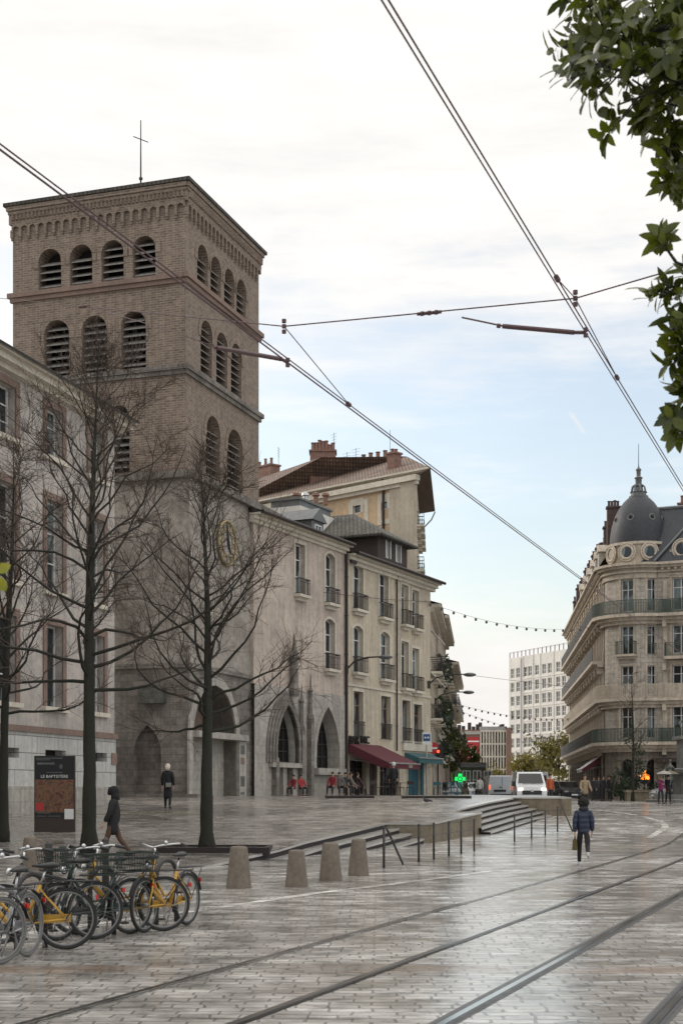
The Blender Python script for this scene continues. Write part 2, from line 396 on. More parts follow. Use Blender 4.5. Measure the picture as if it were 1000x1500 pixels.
M['street']=pavemat('wet_street_setts',.34,.17,(.45,.43,.40),(.345,.328,.305),(.17,.16,.148),R(1.5),wet=(.03,.30),bst=.5,msize=.013,spec=.8,
    stain=[(13.3,13.9,-5.5,1.6,(.20,.12,.07)),(13.3,13.9,2.0,3.7,(.22,.14,.08)),(42.5,44.5,6.3,12,(.15,.12,.06))])
M['plaza']=pavemat('wet_square_setts',.22,.14,(.30,.277,.25),(.20,.184,.165),(.085,.078,.07),R(-4),wet=(.06,.40),bst=.6,spec=.7,thr=(.36,.64))
M['band']=pavemat('pale_stone_band',.9,.4,(.66,.64,.60),(.54,.52,.49),(.3,.29,.27),0,wet=(.1,.35),bst=.2)
M['tanband']=pavemat('tan_flagstones',.7,.5,(.26,.235,.18),(.20,.18,.14),(.1,.09,.08),R(-4),wet=(.15,.4),bst=.2)
M['soil']=plain('mossy_soil',(.035,.042,.016),.95,kind='UV',bumps=.8)
M['tyre']=plain('tyre_rubber',(.02,.02,.02),.75)
M['yellow']=plain('yellow_bike_paint',(.50,.27,.012),.3,var=.1,coat=.4)
M['bikegreen']=plain('dark_green_bike_paint',(.014,.038,.03),.35,coat=.4)
M['bikeblack']=plain('black_bike_paint',(.016,.016,.018),.35,coat=.4)
M['bikegrey']=plain('silver_bike_paint',(.34,.34,.35),.3,.6)
M['plastic']=plain('black_plastic',(.02,.02,.021),.5)
M['basket']=plain('dark_green_wire_basket',(.012,.022,.017),.6)
M['red_lens']=plain('red_reflector',(.45,.02,.015),.2)
M['skin']=plain('skin',(.48,.29,.21),.55,var=.08)
M['awning']=plain('burgundy_canvas',(.095,.020,.027),.85,kind='UV',var=.2)
M['awning_teal']=plain('teal_canvas',(.035,.10,.115),.8,kind='UV')
M['teal']=plain('teal_shopfront_paint',(.02,.10,.135),.5,kind='UV')
M['vanwhite']=plain('white_van_paint',(.62,.63,.64),.28,var=.05,coat=.5)
M['vangrey']=plain('light_grey_van_paint',(.33,.35,.37),.3,var=.05,coat=.5)
M['cardark']=plain('dark_car_paint',(.02,.022,.026),.22,coat=.6,var=.05)
M['carsilver']=plain('silver_car_paint',(.42,.43,.44),.25,.5,.05)
M['bronze']=plain('weathered_bronze',(.11,.115,.10),.55,.2,.5,scale=3,bumps=.5)
M['statue']=wallmat('grey_statue_stone',(.36,.35,.33),(.12,.12,.11),dirt=.4,streak=.5,kind='Object',patch=.5)
M['gold']=plain('tarnished_gilding',(.34,.27,.14),.45,.5)
M['rim']=plain('grey_wheel_rim',(.20,.20,.20),.45,.4)
M['greytyre']=plain('pale_grey_tyre',(.15,.147,.14),.75)
M['blue']=plain('blue_sign_enamel',(.03,.075,.22),.4,var=.05)
M['signwhite']=plain('white_sign_enamel',(.7,.7,.68),.4,var=.05)
M['signred']=plain('red_sign_enamel',(.42,.025,.03),.4,var=.05)
M['head']=emit('headlamp_glow',(1,.92,.8),1.6)
M['amber']=emit('amber_lamp_glow',(1,.4,.06),1.6)
M['tail']=emit('red_lamp_glow',(1,.12,.05),1.3)
M['neon']=emit('green_cross_glow',(.03,1,.18),.75)
M['fire']=emit('orange_brazier_glow',(1,.28,.03),1.5)
M['bulb']=plain('frosted_bulb',(.12,.10,.11),.4)
M['leaf_mag']=leafmat('glossy_evergreen_leaves',(.010,.021,.006),(.095,.11,.014),.34,.30,scale=1.3)
M['leaf_yel']=leafmat('yellowing_leaves',(.095,.08,.02),(.19,.15,.035),.3,.6)
M['leaf_green']=leafmat('dull_green_leaves',(.025,.04,.012),(.08,.095,.02),.25,.6)
M['leaf_green2']=leafmat('yellow_green_leaves',(.06,.055,.014),(.15,.125,.03),.3,.6)
M['leaf_red']=leafmat('russet_leaves',(.075,.035,.02),(.14,.06,.03),.25,.6)
M['leaf_dark']=leafmat('dark_evergreen_leaves',(.010,.02,.010),(.025,.042,.018),.15,.55)
M['leaf_twig']=leafmat('yellow_green_leaf',(.14,.16,.012),(.24,.22,.02),.4,.4)
# ---------------------------------------------------------------- terrain levels (refined), street, square
ZS=[(46,0.0),(52.5,.16),(61.5,.66),(70,.82),(93,1.05),(300,1.3),(1e5,1.3)]
def zs(Y):
    if Y<=46: return 0.0
    for (a,za),(b,zb) in zip(ZS,ZS[1:]):
        if Y<=b: return za+(zb-za)*(Y-a)/(b-a)
gp.__defaults__=(zs,); gx.__defaults__=(zs,)

st=MB(); ys=[-60,-10,0,10,20,30,40,46,49,52.5,57,61.5,66,70,80,93,120,160,220,300,500,900,1600]
xs=[-900,-300,-100,-50,-25,-10,0,10,25,50,100,300,900]
for a,b in zip(ys,ys[1:]):
    for c,d in zip(xs,xs[1:]):
        st.face([(c,a,zs(a)),(d,a,zs(a)),(d,b,zs(b)),(c,b,zs(b))])
tag(st.build('street',M['street']),kind='structure')

EDGE=[[(31,-3.25),(34.5,-2.3),(39,-.95),(46.8,1.5)],[(46.8,2.97),(49.5,4.0),(52.3,5.12)],[(52.3,3.87),(53,4.13),(58,6.0),(62,7.5)],[(62,9.85),(65,10.4),(68,10.3),(82,10.0),(100,9.5),(140,6.0)]]
pz=MB()
for seg in EDGE:
    for (a,xa),(b,xb) in zip(seg,seg[1:]):
        n=max(1,int((b-a)/3)) if b<90 else 2
        for i in range(n):
            y0=a+(b-a)*i/n; y1=a+(b-a)*(i+1)/n; x0=xa+(xb-xa)*i/n; x1=xa+(xb-xa)*(i+1)/n
            for l,r0,r1 in ((-46,-20,-20),(-20,x0,x1)):
                pz.face([(l,y0,zp(y0)+.003),(r0,y0,zp(y0)+.003),(r1,y1,zp(y1)+.003),(l,y1,zp(y1)+.003)])
tag(pz.build('square',M['plaza']),kind='structure')

def strip(name,pts,w,mat,lift=.004,zf=zs,step=1.5):
    P=[]
    for a,b in zip(pts,pts[1:]):
        n=max(1,int((b-a).length/step))
        P+=[a+(b-a)*i/n for i in range(n)]
    P.append(pts[-1]); mb=MB(); prev=None
    for i,p in enumerate(P):
        d=P[min(i+1,len(P)-1)]-P[max(0,i-1)]; d.z=0; d.normalize(); s=Vector((d.y,-d.x,0))*w/2
        l,r=p-s,p+s; cur=[(l.x,l.y,zf(l.y)+lift),(r.x,r.y,zf(r.y)+lift)]
        if prev: mb.face([prev[0],prev[1],cur[1],cur[0]])
        prev=cur
    return mb
def rail_path(k,y0,y1): return [Vector((-k*1.7+.3697*y-.00125*max(0,y-30)**2,y,0)) for y in [y0+(y1-y0)*i/46 for i in range(47)]]
RK=(3.62,2.72,1.83,.92)
RL=['tram rail farthest left, running past the bicycles','second tram rail from the left, dark groove across the street','third tram rail from the left, with bright polished double line','tram rail in the bottom right corner of the street']
for k,l in zip(RK,RL):
    t=thing('tram_rail',l,'rail',(-k*1.7+.3697*20,20,0),group='grooved tram rails set in the paving')
    dr=Vector((.3697,1,0)).normalized(); s=Vector((dr.y,-dr.x,0))
    wide=k<2
    for nm,off,w,mt,li in (('joint',0.0,.20,'railbed',.004),('rail_head',0.0,.065,'rail',.010),('groove',.055,.034,'groove',.008),('guard_lip',-.055,.028,'groove',.008)) if wide else (('joint',0.0,.13,'railbed' if k<3 else 'band',.004),('rail_head',-.030,.048,'rail',.010),('groove',.016,.042 if k<3 else .022,'groove',.012),('guard_lip',.048,.018,'rail',.009)):  # leftmost rail: its gleam is painted in as a pale joint
        P=[p+s*off for p in rail_path(k,2.5,95)]
        strip(nm,P,w,0,li,step=2).build(nm,M[mt],t)
tag(strip('b',[gp(-60,1382),gp(150,1352),gp(290,1334),gp(460,1309),gp(640,1287),gp(720,1276)],.21,0).build('stone_band',M['band']),'pale line of stone across the street behind the bicycles','paving line',kind='structure')
cv=[(826,1186),(855,1185.5),(885,1187.5),(915,1191.5),(945,1197),(965,1203),(974,1209),(972,1214),(962,1220),(948,1228)]
tag(strip('b',[gp(*c) for c in cv],.26,0).build('stone_kerb_line',M['band']),'pale curved kerb line','paving line',kind='structure')
tb=MB()
for y0,y1,x0,x1 in((51.2,52.6,-22,-5.0),):
    tb.face([(x0,y0,zp(y0)+.008),(x1,y0,zp(y0)+.008),(x1,y1,zp(y1)+.008),(x0,y1,zp(y1)+.008)])
tag(tb.build('flagstone_path',M['tanband']),kind='structure')

# ---------------------------------------------------------------- steps and parapets
def stair(label,E,n,drop,tread,lastdrop=None):
    t=thing('stone_staircase',label,'steps',(E[0][1]+.3,E[0][0],0),group='steps down from the square')
    d=Vector((E[-1][1]-E[0][1],E[-1][0]-E[0][0],0)).normalized(); s=Vector((d.y,-d.x,0))
    # densify the edge
    P=[]
    for (a,xa),(b,xb) in zip(E,E[1:]):
        m=max(1,int((b-a)/1.0))
        P+=[(a+(b-a)*i/m,xa+(xb-xa)*i/m) for i in range(m)]
    P.append(E[-1])
    for k in range(n+1):
        mb=MB(); i0=-.34 if k==0 else tread*k-tread; i1=tread*k
        for (a,xa),(b,xb) in zip(P,P[1:]):
            q=[]
            for y,x in((a,xa),(b,xb)):
                base=Vector((x,y,0)); z=zp(y)-drop*k+(.006 if k==0 else 0)
                if k==0: z=zp(y)+.012
                q.append((base+s*i0+Vector((0,0,z)),base+s*i1+Vector((0,0,z)),base+s*i1+Vector((0,0,z-drop-.02)),base+s*(i1-.035)+Vector((0,0,z)),base+s*(i1-.035)+Vector((0,0,z))))
            A,B=q
            mb.face([A[0],A[1],B[1],B[0]],0)            # tread
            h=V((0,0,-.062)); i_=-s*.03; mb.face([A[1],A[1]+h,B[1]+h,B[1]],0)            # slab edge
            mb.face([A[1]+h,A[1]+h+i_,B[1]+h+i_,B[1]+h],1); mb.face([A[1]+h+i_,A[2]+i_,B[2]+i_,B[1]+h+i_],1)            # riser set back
        A=q[0]
        ob=mb.build('step',[M['concrete_step'],M['riser']],t)
    return t
stair('low wedge of steps fading into the street beside the stone bollards',EDGE[0],3,.165,.42)
stair('broad flight of five steps between the two parapets',EDGE[2],5,.142,.33)

def parapet(label,P,zt,zb,th,cap=.05):
    t=thing('parapet_wall',label,'wall',(P[0].x,P[0].y,zb))
    w=MB(); c=MB()
    for a,b in zip(P,P[1:]):
        d=(b-a); d.z=0; d.normalize(); s=Vector((-d.y,d.x,0))*th
        za,zb2=zt(a.y),zt(b.y)
        lo=Vector((0,0,-.4))
        w.hexa([a+lo,a+Vector((0,0,za-cap)),a+s+lo,a+s+Vector((0,0,za-cap)),b+lo,b+Vector((0,0,zb2-cap)),b+s+lo,b+s+Vector((0,0,zb2-cap))])
        o=-s.normalized()*.03
        c.hexa([a+o+Vector((0,0,za-cap)),a+o+Vector((0,0,za+.012)),a+s+Vector((0,0,za-cap)),a+s+Vector((0,0,za+.012)),b+o+Vector((0,0,zb2-cap)),b+o+Vector((0,0,zb2+.012)),b+s+Vector((0,0,zb2-cap)),b+s+Vector((0,0,zb2+.012))])
    w.build('wall',M['parapet'],t,fix=True); c.build('coping',M['concrete_step'],t,fix=True)
V=Vector
parapet('low tan stone parapet standing behind the row of thin posts',[V((1.45,46.75,0)),V((2.97,46.72,0)),V((5.14,52.3,0)),V((3.9,52.75,0))],zp,0,.4)
parapet('low tan stone parapet at the top of the broad steps near the vans',[V((7.45,62.15,0)),V((9.9,61.5,0)),V((10.4,65,0))],lambda y:zp(62)+.03,0.4,.4)

# bollards
def bollard(x,y,h,label,wb=.34,zf=zs):
    p=gp(x,y,zf); r=wb/2
    t=MB(); t.lathe((0,0,0),[(r*1.02,-.05),(r,0),(r*.97,.03),(r*.68,h*.93),(r*.63,h*.975),(r*.5,h),(r*.2,h+.006)],22)
    rr=random.Random(x)
    t.v=[(a+rr.uniform(-.006,.006),b+rr.uniform(-.006,.006),c) for a,b,c in t.v]
    o=t.build('stone_bollard',M['bollard'],None,smooth=True,sharp=50); o.location=p
    tag(o,label,'bollard',group='tapered stone bollards along the street')
bollard(350,1301,.74,'tapered stone bollard at the left end of the row, beside the mossy tree base',.46)
bollard(434,1299,.66,'second stone bollard from the left, the shortest looking of the row',.42)
bollard(484,1290,.73,'third stone bollard from the left, in front of the wedge steps',.45)
bollard(525,1283,.75,'stone bollard at the right end of the row, nearest the thin posts',.43)
bollard(45,1275,.72,'pale stone bollard half hidden behind the yellow bicycle',.42)

# handrails
def posts(label,items,brace,railz):
    t=thing('handrail',label,'handrail',gp(*items[0]),group='slim posts with thin rails by the steps')
    tops=[]
    for x,y in items:
        p=gp(x,y); h=.90
        mb=MB(); mb.tube([p+V((0,0,-.05)),p+V((0,0,h))],.028,8); mb.ball(p+V((0,0,h)),.034,8,5); mb.build('post',M['iron_dark'],t,smooth=True)
        tops.append(p+V((0,0,h)))
    for (x0,y0),(x1,y1) in brace:
        a=gp(x0,y0)+V((0,0,.88)); b=gp(x1,y1); mb=MB(); mb.tube([a,b],.028,8); mb.build('brace',M['iron_dark'],t,smooth=True)
    mb=MB()
    for a,b in zip(tops,tops[1:]):
        for dz in railz: mb.tube([a+V((0,0,dz)),b+V((0,0,dz))],.010,5,cap=False)
    mb.build('rail',M['iron_dark'],t)
posts('left run of thin dark posts with a leaning end brace, below the parapet',[(562,1272),(613,1263),(635,1259),(657,1254),(675,1251),(694,1247)],[((566,1271),(590,1266))],(-.02,-.28))
posts('right run of thin dark posts at the foot of the broad steps',[(753,1233),(778,1228),(798,1224),(816,1218)],[((823,1216),(838,1218))],(-.02,-.28))

kb=MB()
for x0,x1 in((476,548),(588,690)):
    a,b=gx(x0,62,zp),gx(x1,62.4,zp); kb.hexa([a+V((0,0,-.1)),a+V((0,0,.10)),a+V((0,.3,-.1)),a+V((0,.3,.10)),b+V((0,0,-.1)),b+V((0,0,.10)),b+V((0,.3,-.1)),b+V((0,.3,.10))])
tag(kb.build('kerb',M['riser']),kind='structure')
# ---------------------------------------------------------------- camera, sky, sun
cam=bpy.data.cameras.new('camera'); co=bpy.data.objects.new('camera',cam); COL.objects.link(co)
co.location=(0,0,CH); co.rotation_euler=(math.pi/2,0,0)
cam.sensor_fit='VERTICAL'; cam.sensor_height=36.0; cam.sensor_width=24.0; cam.lens=FPX/1500*36
cam.shift_x=0; cam.shift_y=(HY-750)/1500; cam.clip_end=4000; cam.clip_start=.1
cam.dof.use_dof=True; cam.dof.focus_distance=55; cam.dof.aperture_fstop=6.3
scene.camera=co
sun=bpy.data.lights.new('sun','SUN'); sun.energy=.9; sun.angle=R(12); sun.color=(1,.94,.86)
so=bpy.data.objects.new('sun',sun); COL.objects.link(so)
sd=V((-.78,.52,.48)).normalized(); so.rotation_euler=sd.to_track_quat('Z','Y').to_euler(); so.location=(-40,60,60)

w=bpy.data.worlds.new('World'); scene.world=w; w.use_nodes=True; nt=w.node_tree
for n in list(nt.nodes): nt.nodes.remove(n)
out=nt.nodes.new('ShaderNodeOutputWorld')
sky=nt.nodes.new('ShaderNodeTexSky'); sky.sky_type='NISHITA'; sky.sun_disc=False; sky.sun_elevation=R(27); sky.sun_rotation=math.atan2(sd.x,sd.y); sky.air_density=1.2; sky.dust_density=2.0
b1=nd(nt,'ShaderNodeBackground',{'Color':sky.outputs[0],'Strength':.15})
tc=nt.nodes.new('ShaderNodeTexCoord'); dirv=tc.outputs['Generated']
sx=nd(nt,'ShaderNodeSeparateXYZ',{0:dirv}); z=sx.outputs[2]
mp=nt.nodes.new('ShaderNodeMapping'); nt.links.new(dirv,mp.inputs[0]); mp.inputs['Scale'].default_value=(1.0,1.0,2.6); mp.inputs['Rotation'].default_value=(0,R(12),0); mp.inputs['Location'].default_value=(.35,.2,.1)
n1=nd(nt,'ShaderNodeTexNoise',{'Vector':mp.outputs[0],'Scale':4.2,'Detail':7.0,'Roughness':.58,'Distortion':.35}).outputs['Fac']
mp2=nt.nodes.new('ShaderNodeMapping'); nt.links.new(dirv,mp2.inputs[0]); mp2.inputs['Scale'].default_value=(1.0,1.0,7.0); mp2.inputs['Rotation'].default_value=(0,R(-16),0)
n2=nd(nt,'ShaderNodeTexNoise',{'Vector':mp2.outputs[0],'Scale':5.5,'Detail':7.0,'Roughness':.62}).outputs['Fac']
cov=ramp(nt,z,[(0,.95),(.075,.85),(.125,.46),(.19,.27),(.245,.30),(.275,.47),(.30,.58),(.33,.68),(.40,.84),(.5,1.0)])
s1=math_(nt,'ADD',cov,math_(nt,'MULTIPLY',math_(nt,'SUBTRACT',n1,.5),.95))
s2=math_(nt,'ADD',s1,math_(nt,'MULTIPLY',math_(nt,'SUBTRACT',n2,.5),.85))
mask=ramp(nt,s2,[(.30,.28),(.50,.62),(.70,.95),(.92,1.0)])
# a short vapour trail high up on the right
d1=V(((829-CX)/FPX,1,(HY-597)/FPX)).normalized(); d2=V(((860-CX)/FPX,1,(HY-641)/FPX)).normalized()
nn=d1.cross(d2).normalized(); mm=(d1+d2).normalized()
dt=lambda v:nd(nt,'ShaderNodeVectorMath',{0:dirv,1:tuple(v)},operation='DOT_PRODUCT').outputs['Value']
line=ramp(nt,math_(nt,'ABSOLUTE',dt(nn)),[(.0,1),(.0005,0)])
seg=ramp(nt,math_(nt,'MULTIPLY',math_(nt,'SUBTRACT',1.0,dt(mm)),1/(1-math.cos(d1.angle(d2)/2))),[(.35,1),(1.0,0)])
mask=math_(nt,'MAXIMUM',mask,math_(nt,'MULTIPLY',math_(nt,'MULTIPLY',line,seg),.6))
shade=ramp(nt,math_(nt,'ADD',math_(nt,'MULTIPLY',n1,.5),math_(nt,'MULTIPLY',n2,.5)),[(.34,.86),(.56,1.0)])
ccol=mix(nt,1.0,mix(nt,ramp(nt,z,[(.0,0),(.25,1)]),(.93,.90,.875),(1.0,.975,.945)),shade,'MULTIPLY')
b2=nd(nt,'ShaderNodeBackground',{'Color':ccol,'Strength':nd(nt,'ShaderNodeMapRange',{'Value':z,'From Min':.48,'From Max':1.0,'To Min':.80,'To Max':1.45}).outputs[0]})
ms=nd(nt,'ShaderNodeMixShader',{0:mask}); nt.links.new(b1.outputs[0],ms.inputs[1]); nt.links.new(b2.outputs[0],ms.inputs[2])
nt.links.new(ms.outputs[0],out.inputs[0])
vs=scene.view_settings; vs.view_transform='Standard'; vs.look='None'; vs.exposure=0.42; vs.gamma=1; vs.use_curve_mapping=False
# ---------------------------------------------------------------- windows and facade parts
def window(par,F,o,v=-.2,sillmat=None,hood=False,fmat='white',gmat='glass',fw=.07,mull=1,trans=(.68,),surround=None,sill=None,rail=None,blind=None,smat='trim_cream',name='window'):
    fb=MB(); ringbar(fb,F,o,fw,v-.06,v,True)
    u0,u1,z0,z1=o['u0']+fw,o['u1']-fw,o['z0']+fw,o['z1']-fw
    for i in range(mull):
        u=u0+(u1-u0)*(i+1)/(mull+1); fb.fbox(F,u-fw*.5,u+fw*.5,v-.05,v-.006,z0,z1-(o['rise']*.02))
    for tfr in trans:
        zz=o['z0']+(o['z1']-o['z0'])*tfr; fb.fbox(F,u0,u1,v-.05,v-.01,zz-fw*.4,zz+fw*.4)
    w=fb.build(name,M[fmat],par)
    g=MB(); g.face([F.pt(u,v-.055,z) for u,z in outline(o)]); g.build('pane',M[gmat],w)
    if surround:
        sw,pr=surround[:2]; s=MB(); ringbar(s,F,o,sw,-.02,pr,False,inward=False); s.build('surround',M[smat],w)
    if sill:
        sw,pr,hh=sill; s=MB(); s.fbox(F,o['u0']-sw,o['u1']+sw,-.18,pr,o['z0']-hh,o['z0']+.012); s.build('sill',M[sillmat or smat],w)
    if hood:
        s=MB(); a,b_=o['u0']-.28,o['u1']+.28; s.fbox(F,a,b_,-.02,.2,o['z1']+.2,o['z1']+.32); s.fbox(F,(a+b_)/2-.16,(a+b_)/2+.16,-.02,.17,o['z1']-.02,o['z1']+.198)
        if hood=='gable': s.prism([F.pt(a,.19,o['z1']+.322),F.pt(b_,.19,o['z1']+.322),F.pt((a+b_)/2,.19,o['z1']+.62)],F.n*-.2)
        s.build('hood_mould',M[smat],w)
    if rail:
        rh,pr=rail[:2]; mt=rail[2] if len(rail)>2 else 'iron_dark'; ov=rail[3] if len(rail)>3 else .04
        zb=o['z0']-.02
        if pr>.2:
            s=MB(); s.fbox(F,o['u0']-ov-.08,o['u1']+ov+.08,-.05,pr+.06,zb-.16,zb-.004); s.fbox(F,o['u0']-ov+.05,o['u1']+ov-.05,-.05,pr*.6,zb-.34,zb-.162); s.build('balcony_slab',M[smat],w)
        s=MB(); railing(s,F,o['u0']-ov,o['u1']+ov,pr,zb+.02,zb+rh); s.build('railing',M[mt],w)
    return w
def railing(s,F,u0,u1,pr,z0,z1,step=.11,t=.018,sides=True):
    s.fbox(F,u0,u1,pr-.02,pr+.02,z1-.05,z1); s.fbox(F,u0,u1,pr-.015,pr+.015,z0,z0+.03); s.fbox(F,u0,u1,pr-.012,pr+.012,z1-.22,z1-.19)
    n=max(2,int((u1-u0)/step))
    for i in range(n+1):
        u=u0+(u1-u0)*i/n; s.fbox(F,u-t/2,u+t/2,pr-t/2,pr+t/2,z0+.03,z1-.05)
    if sides and pr>.08:
        for u in(u0,u1):
            s.fbox(F,u-.02,u+.02,0,pr,z1-.05,z1); s.fbox(F,u-.015,u+.015,0,pr,z0,z0+.03)
            m=max(1,int(pr/step))
            for i in range(m): s.fbox(F,u-t/2,u+t/2,pr*i/m,pr*i/m+t,z0+.03,z1-.05)
def band(name,par,F,u0,u1,z0,z1,pr,mat,v0=-.05):
    b=MB(); b.fbox(F,u0,u1,v0,pr,z0,z1); return b.build(name,M[mat],par)
def cornice(name,par,F,u0,u1,prof,mat):            # prof: list of (z0,z1,projection)
    b=MB()
    for z0,z1,pr in prof: b.fbox(F,u0,u1,-.1,pr,z0,z1)
    return b.build(name,M[mat],par)
def shell(mb,F,u0,u1,depth,z0,z1,left=True,right=True,back=True,top=True,mi=0):
    a,b=F.pt(u0,0,0),F.pt(u1,0,0); c,d=F.pt(u1,-depth,0),F.pt(u0,-depth,0)
    q=lambda p,z:V((p.x,p.y,z))
    if right: mb.face([q(b,z0),q(c,z0),q(c,z1),q(b,z1)],mi)
    if left: mb.face([q(d,z0),q(a,z0),q(a,z1),q(d,z1)],mi)
    if back: mb.face([q(c,z0),q(d,z0),q(d,z1),q(c,z1)],mi)
    if top: mb.face([q(a,z1),q(b,z1),q(c,z1),q(d,z1)],mi)
def downpipe(par,F,u,z0,z1,v=.09,r=.055,mat='pipe'):
    b=MB(); b.tube([F.pt(u,v,z0),F.pt(u,v,z1-.3),F.pt(u,v+.12,z1)],r,8)
    z=z0+1.5
    while z<z1-.5: b.tube([F.pt(u,v,z),F.pt(u,v,z+.06)],r*1.35,8); z+=2.2
    return b.build('downpipe',M[mat],par,smooth=True,sharp=40)
def chimney(par,c,size,z0,z1,rz,pots,mat='brick_red',potmat='brick_red',pr=.13,ph=.6,name='chimney'):
    b=MB(); b.box((c[0],c[1],(z0+z1)/2),(size[0],size[1],z1-z0),rz); b.box((c[0],c[1],z1+.06),(size[0]+.16,size[1]+.16,.14),rz)
    ch=b.build(name,M[mat],par); rr=random.Random(int(c[0]*100))
    for i in range(pots):
        u=(i+.5)/pots-.5; x=c[0]+math.cos(rz)*u*size[0]*.92; y=c[1]+math.sin(rz)*u*size[0]*.92; h=ph*rr.uniform(.7,1.25)
        p=MB(); p.lathe((x,y,z1+.12),[(pr*1.1,0),(pr*.85,.08),(pr*.8,h-.08),(pr,h-.06),(pr,h)],10); p.build('chimney_pot',M[potmat],ch,smooth=True,sharp=40)
    return ch
def aerial(par,p,h,n=5,rz=.6,w=.9):
    b=MB(); b.tube([p,p+V((0,0,h))],.018,5)
    for i in range(n):
        z=h-.12-i*.22; d=V((math.cos(rz),math.sin(rz),0))*w*(.5-.05*i); q=p+V((0,0,z)); b.tube([q-d,q+d],.010,4)
    return b.build('aerial',M['iron_dark'],par)
def text(body,size,loc,F,mat,par=None,name='lettering',extrude=.01,align='CENTER',font=None,sx=1.0):
    cu=bpy.data.curves.new(name,'FONT'); cu.body=body; cu.size=size; cu.extrude=extrude; cu.align_x=align; cu.align_y='CENTER'; cu.resolution_u=2
    o=bpy.data.objects.new(name,cu); COL.objects.link(o); bpy.context.view_layer.update()
    me=bpy.data.meshes.new_from_object(o.evaluated_get(bpy.context.evaluated_depsgraph_get())); bpy.data.objects.remove(o)
    me.name=name
    Mx=Matrix((F.d,V((0,0,1)),F.n)).transposed()
    off=V((0,0,0)); p=par
    while p is not None: off+=p.location; p=p.parent
    for v in me.vertices: v.co=Mx@V((v.co.x*sx,v.co.y,v.co.z))+loc-off
    me.materials.clear(); me.materials.append(M[mat])
    o=bpy.data.objects.new(name,me); COL.objects.link(o)
    if par is not None: o.parent=par
    return o

# ================================================================ A: stuccoed house behind the trees (left)
cA=at(168,1160,58); FA=Fr((cA.x-.2856*46,cA.y-.9583*46),(.2856,.9583)); UA=46.0
tA=thing('townhouse','weathered pinkish grey house with brown window surrounds behind the bare trees at the left','house',FA.pt(UA/2,-5,1.2))
zE=FA.zy(168,621)
z_str=FA.zy(168,1082)
cols=[FA.ux(80),FA.ux(142)]; du=cols[1]-cols[0]
cols=[cols[1]-du*k for k in range(0,11) if cols[1]-du*k>1.5][::-1]
rows=[(FA.zy(80,672),FA.zy(80,600)),(FA.zy(80,868),FA.zy(80,735)),(FA.zy(74,1036),FA.zy(74,915))]
opsA=[]
for u in cols:
    for (z0,z1) in rows: opsA.append(op(u-.62,u+.62,z0,z1))
w=MB(); wall(w,FA,0,UA,z_str,zE,opsA,depth=.42); shell(w,FA,0,UA,11,-.5,zE,top=False)
w.build('wall',M['stucco_grey'],tA)
bl=MB(); wall(bl,FA,0,UA,-.5,z_str,[op(u-.8,u+.8,FA.zy(66,1112),FA.zy(66,1098)) for u in cols],depth=.5,v=.06); bl.face([FA.pt(0,.06,z_str),FA.pt(UA,.06,z_str),FA.pt(UA,0,z_str),FA.pt(0,0,z_str)])
bl.face([FA.pt(UA,.06,-.5),FA.pt(UA,0,-.5),FA.pt(UA,0,z_str),FA.pt(UA,.06,z_str)])
bl.build('stone_base',M['base_blocks'],tA)
for u in cols:
    g=MB(); g.fbox(FA,u-.8,u+.8,-.45,-.40,FA.zy(66,1112),FA.zy(66,1098)); g.build('opening_shade',M['dark'],tA)  # solid dark panel paints the shade inside each small wall opening
band('string_course',tA,FA,0,UA+.05,z_str-.02,z_str+.2,.14,'trim_brown'); band('plinth',tA,FA,0,UA+.04,-.5,1.9,.12,'stone_pale')
for i,o in enumerate(opsA):
    if o['u0']<24: continue
    window(tA,FA,o,v=-.30,fmat='white',gmat='glass_blue',fw=.06,mull=1,trans=(.33,.66),surround=(.27,.05),sill=(.32,.16,.16),smat='trim_brown',sillmat='trim_cream')
cornice('eave_gutter',tA,FA,-.3,UA+.55,[(zE-.35,zE-.18,.25),(zE-.18,zE+.02,.55),(zE+.02,zE+.17,.75)],'trim_cream')
r=MB(); a,b=FA.pt(-.4,.85,zE+.18),FA.pt(UA+.6,.85,zE+.18); c,d=FA.pt(UA+.6,-5.5,zE+2.6),FA.pt(-.4,-5.5,zE+2.6)
r.face([a,b,c,d]); r.face([FA.pt(UA+.6,-11.6,zE+.2),FA.pt(-.4,-11.6,zE+.2),d,c]); r.face([b,FA.pt(UA+.6,-11.6,zE+.2),c]); r.face([a,b,FA.pt(UA+.6,.85,zE+.08),FA.pt(-.4,.85,zE+.08)])
r.build('roof',M['tile_dark'],tA)
s=MB(); s.fbox(FA,FA.ux(163)-.1,FA.ux(163)+.35,.06,.10,FA.zy(163,1120),FA.zy(163,1103)); s.build('wall_plaque',M['trim_brown'],tA)

# ================================================================ bell tower
Y0=65.0; cT=at(272,1160,Y0); wT=9.0
dR=V((.316,.949,0)).normalized(); FR=Fr((cT.x,cT.y),(dR.x,dR.y))
dL=V((.949,-.316,0)).normalized(); FL=Fr((cT.x-dL.x*wT,cT.y-dL.y*wT),(dL.x,dL.y))
tT=thing('bell_tower','tall square brown brick bell tower with three tiers of arched louvred openings','tower',(cT.x-2,cT.y+5,1.5))
z=lambda y:CH+(HY-y)*Y0/FPX
zS3,zS2,zS1,zTop=z(694),z(541),z(407),z(283)
tw=MB()
def rowops(F,xs,zz): 
    L=[]
    for a,b in xs:
        ua,ub=F.ux(a),F.ux(b); L.append(op(ua,ub,zz[0],zz[1],'round'))
    return L
z1r=(FR.zy(296,429),FR.zy(296,359)); z2r=(FR.zy(302,562),FR.zy(302,470)); z3r=(FR.zy(312,722),FR.zy(312,610))
zl3=(FL.zy(176,700),FL.zy(176,594))
opsL=rowops(FL,[(57,90),(103,135.5),(149,181.5),(195,228)],z1r)+rowops(FL,[(65,102),(120,157),(178,214)],z2r)+rowops(FL,[(158,190)],zl3)
